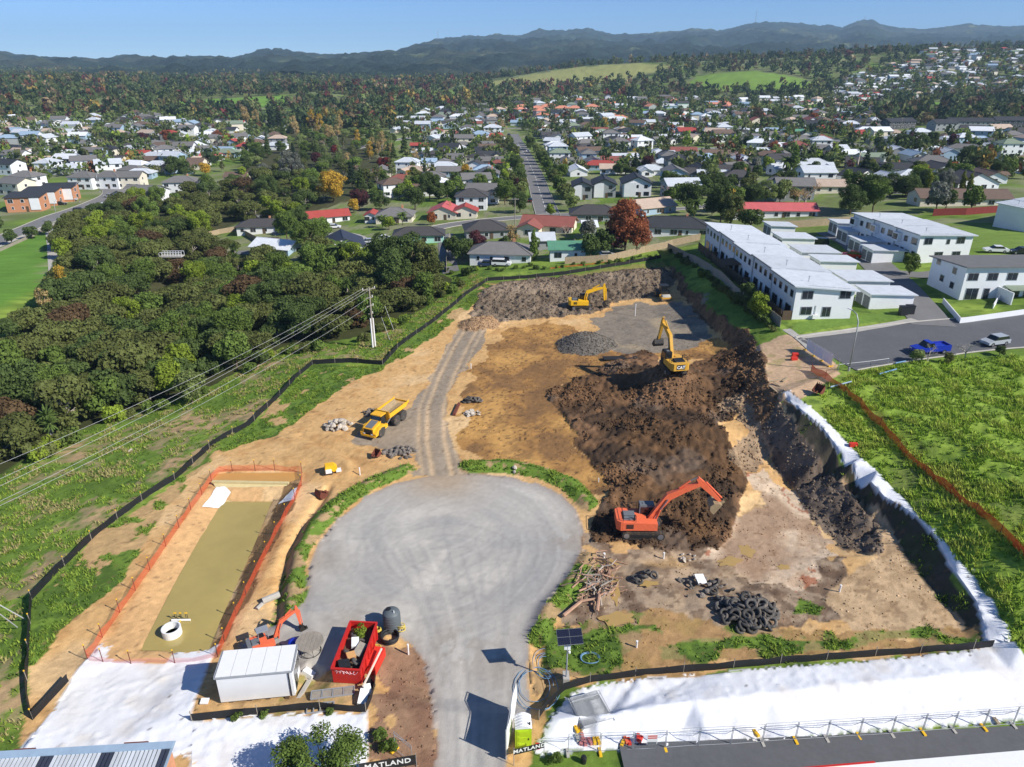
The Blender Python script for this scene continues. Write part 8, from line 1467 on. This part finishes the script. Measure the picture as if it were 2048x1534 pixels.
a, b = Pz(1560, 1545, 4.0), Pz(2120, 1498, 4.0); d = b - a; L_ = d.length; t = thing('front_building', 'white flat-roofed building edge at the very bottom', 'building', (a.x, a.y, 0), math.atan2(d.y, d.x)); MB().box((L_ / 2, -2.2, 1.9), (L_, 4.2, 3.9)).build('wall', MT['cream_wall'], t); MB().box((L_ / 2, -2.2, 3.95), (L_ + .3, 4.6, .18)).build('roof', MT['white_plastic'], t); MB().box((L_ * .17, .14, 3.97), (L_ * .33, .12, .2)).build('red_fascia', MT['skip_red'], t)
# leafy tree at the bottom edge
rg = np.random.default_rng(5); L5 = lobes_round(rg, 2.7, 4.0, .8, 40, .5, 1.0); V, F, Cc = leaf_cloud(rg, L5, 12000, .085, .95, inner=.25); cm = np_mesh('crown_front', V, F, LF['mid'], Cc, smooth=False); tm = limbs(rg, L5, 1.6, .14, 18).mesh('trunk_front', MT['bark'], True)
p = P(650, 1562); t = thing('leafy_tree', 'leafy green tree at the bottom casting shade on white sheet', 'tree', p, .4); t.scale = (1.05, .95, .8); omat(link('crown', cm, t), LF['mid']); link('trunk', tm, t)
for px, py, s in ((475, 1438, .3), (530, 1432, .28), (660, 1428, .25), (780, 1495, .5), (760, 1480, .45), (1110, 1520, .4)): tree('shrub', 'mid', P(px, py), s, group='weeds along the sheets')
o = MB().lathe([(.2, 0), (.22, .5), (.16, .62), (0, .64)], 10).build('dark_bollard', MT['black_plastic'], None, P(1167, 1525)); tag(o, 'dark stump-like bollard on the corner grass', 'bollard')
# ---------------------------------------------------------------- clods, grass and haze
near_label()
byl = {}
for o in bpy.data.objects:
    if o.parent is None and o.get('group') and o.get('label'): byl.setdefault((o['label'], o['group']), []).append(o)
for (l, g), v in byl.items():
    if len(v) < 2: continue
    top = max(v, key=lambda o: o.location.z + (sum((Vector(c).z for c in o.bound_box), 0) / 8 if o.location.length < .01 else 0)); ctr = lambda o: o.location if o.location.length > .01 else sum((Vector(c) for c in o.bound_box), Vector()) / 8
    for i, o in enumerate(sorted(v, key=lambda o: (ctr(o) - ctr(top)).length)): o['label'] = l + (', topmost one' if i == 0 else ', %s out from the topmost' % ordw(i + 1))
ng = np.random.default_rng(303)
def scatter(mask, per):      # random points on the near grid where mask holds
    m = mask[near]; Xn, Yn = GX[near], GY[near]; dx = np.gradient(xs)[near[1]]; dy = np.gradient(ys)[near[0]]; area = dx[None, :] * dy[:, None] * m
    n = ng.poisson(area * per); k = np.repeat(np.arange(n.size), n.ravel()); x = Xn.ravel()[k] + (ng.random(len(k)) - .5) * .3; y = Yn.ravel()[k] + (ng.random(len(k)) - .5) * .3
    return x, y, bil(Z, x, y), k
OCT = np.array([(1, 0, 0), (0, 1, 0), (-1, 0, 0), (0, -1, 0), (0, 0, 1), (0, 0, -1)], float); OF = np.array([(0, 1, 4), (1, 2, 4), (2, 3, 4), (3, 0, 4), (1, 0, 5), (2, 1, 5), (3, 2, 5), (0, 3, 5)])
CLM = mat('clod_soil', (1, 1, 1), .95, var=.1, attr='Col', spec=.1)
def clods(name, lab, mask, per, s0, s1, colr, dark=.6):
    x, y, z, k = scatter(mask, per); n = len(x); s = s0 + (s1 - s0) * ng.random(n) ** 2.5; a = ng.random(n) * 6.28
    V = OCT[None] * (0.6 + .8 * ng.random((n, 6, 1))) * (s[:, None, None] * np.stack([.7 + .6 * ng.random(n), .7 + .6 * ng.random(n), .45 + .45 * ng.random(n)], -1)[:, None, :])
    ca, sa = np.cos(a)[:, None], np.sin(a)[:, None]; V = np.stack([V[..., 0] * ca - V[..., 1] * sa + x[:, None], V[..., 0] * sa + V[..., 1] * ca + y[:, None], V[..., 2] + z[:, None] + s[:, None] * .15], -1)
    base = C[near].reshape(-1, 3)[k] if colr is None else np.array(srgb(*colr))[None] * np.ones((n, 1)); col_ = base * (dark + (1.25 - dark) * ng.random(n))[:, None]
    tag(link(name, np_mesh(name, V.reshape(-1, 3), (OF[None] + (np.arange(n) * 6)[:, None, None]).reshape(-1, 3), CLM, np.repeat(col_, 6, 0), smooth=False, nper=3)), lab, 'soil', kind='stuff'); return n
nc = clods('heap_clods', 'loose clods covering the dark soil heap', MK['heap'] & (fbm(GX, GY, 5, 501, 3) > .45), 16, .03, .30, None) + clods('bank_clods', 'loose clods on the rough banks and far grey soil', MK['fargrey'] | MK['bank2'] | MK['cutface'] | MK['palecut'], 12, .04, .26, None) + clods('scattered_clods', 'crumbs of soil scattered over the bare clay', (MK['tracked'] | MK['mud'] | MK['pale'] | MK['bench'] | MK['strip'] | MK['entry'] | MK['bankL']) & ~MK['pad'] & ~MK['sheetA'] & ~MK['sheetB'] & ~MK['sheetC'] & (fbm(GX, GY, 3, 511, 3) > .46), 5, .02, .13, None, .5) + clods('gravel_stones', 'loose stones over the gravel heaps', MK['mound0'] | MK['mound1'], 26, .05, .2, None, .45)
GRM = mat('grass_blades', (1, 1, 1), .8, var=.1, attr='Col', trans=.2, spec=.1)
def grass(name, lab, mask, per, h0, h1, cols, w=.07, nb=5):
    x, y, z, k = scatter(mask, per); n = len(x); cl = fbm(x, y, 1.8, 401, 2); keep = ng.random(n) < np.clip((cl - .3) * 3.0, .12, 1); x, y, z, cl = x[keep], y[keep], z[keep], cl[keep]; n = len(x)
    a = ng.random((n, nb)) * 6.28; h = (h0 + (h1 - h0) * ng.random((n, nb))) * (.5 + cl[:, None]); ln = h * (.3 + .9 * ng.random((n, nb))); bx = x[:, None] + .09 * ng.normal(size=(n, nb)); by = y[:, None] + .09 * ng.normal(size=(n, nb))
    px, py = -np.sin(a) * w, np.cos(a) * w; V = np.stack([np.stack([bx - px, by - py, z[:, None] - .03 + 0 * bx], -1), np.stack([bx + px, by + py, z[:, None] - .03 + 0 * bx], -1), np.stack([bx + np.cos(a) * ln, by + np.sin(a) * ln, z[:, None] + h], -1)], 2)
    c0 = np.array([srgb(*q) for q in cols]); ci = c0[np.minimum((np.clip((cl - .25) * 2, 0, .999) * len(cols) + ng.normal(size=n) * .6).astype(int).clip(0, len(cols) - 1), len(cols) - 1)]; cv = ci[:, None, :] * (.7 + .6 * ng.random((n, nb, 1))); cv = np.repeat(cv.reshape(-1, 3), 3, 0)
    tag(link(name, np_mesh(name, V.reshape(-1, 3), np.arange(n * nb * 3).reshape(-1, 3), GRM, cv, smooth=False, nper=3)), lab, 'grass', kind='stuff'); return n
gf = np.zeros(Z.shape, bool); gf[:] = field & (GX < 100) & (GY < 130)
ng1 = grass('field_grass', 'tussocky bright green grass of the field', gf, 16, .18, .5, [(100, 130, 46), (128, 158, 54), (152, 178, 64), (172, 186, 84)]); ng2 = grass('slope_grass', 'rough weedy grass of the green slope', lefts & (GX > -70) & (C[..., 1] > C[..., 0] * 1.08), 9, .12, .34, [(92, 118, 46), (118, 146, 54), (146, 166, 68), (164, 156, 104)])
bm_ = np.zeros(Z.shape, bool)
for b in BERMS: D = pdist(wpoly(b), X, Y, 4)[0]; bm_[near] |= (D < 1.3)
ng3 = grass('yard_grass', 'short grass on berms and strips inside the site', (MK['leftgrass'] | MK['strip'] | MK['fringe'] | MK['cabin'] | bm_ | MK['bank1']) & (C[..., 1] > C[..., 0] * 1.05) & ~MK['pad'] & ~MK['sheetA'] & ~MK['sheetB'] & ~MK['sheetC'], 12, .1, .28, [(76, 104, 40), (106, 136, 50), (134, 156, 64)])
print('clods', nc, 'grass', ng1, ng2, ng3)
hz = MB().box((0, 3700, 205), (13600, 8500, 480)).mesh('haze', []) if False else None
hb = bpy.data.meshes.new('haze'); x0, x1, y0, y1, z0, z1 = -7700, 7700, -320, 9700, -40, 480
hb.from_pydata([(x, y, z) for z in (z0, z1) for y in (y0, y1) for x in (x0, x1)], [], [(0, 2, 3, 1), (4, 5, 7, 6), (0, 1, 5, 4), (2, 6, 7, 3), (0, 4, 6, 2), (1, 3, 7, 5)]); hm = bpy.data.materials.new('haze_air'); hm.use_nodes = True; nt = hm.node_tree; nt.nodes.remove(nt.nodes['Principled BSDF'])
pv = nt.nodes.new('ShaderNodeVolumePrincipled'); pv.inputs['Color'].default_value = (0.52, 0.76, 1.0, 1); pv.inputs['Density'].default_value = 0.0001; pv.inputs['Anisotropy'].default_value = 0.0; nt.links.new(pv.outputs[0], nt.nodes['Material Output'].inputs['Volume']); hb.materials.append(hm); hb.update(); tag(link('haze', hb), 'thin bluish air haze over the whole land', 'haze', kind='stuff')
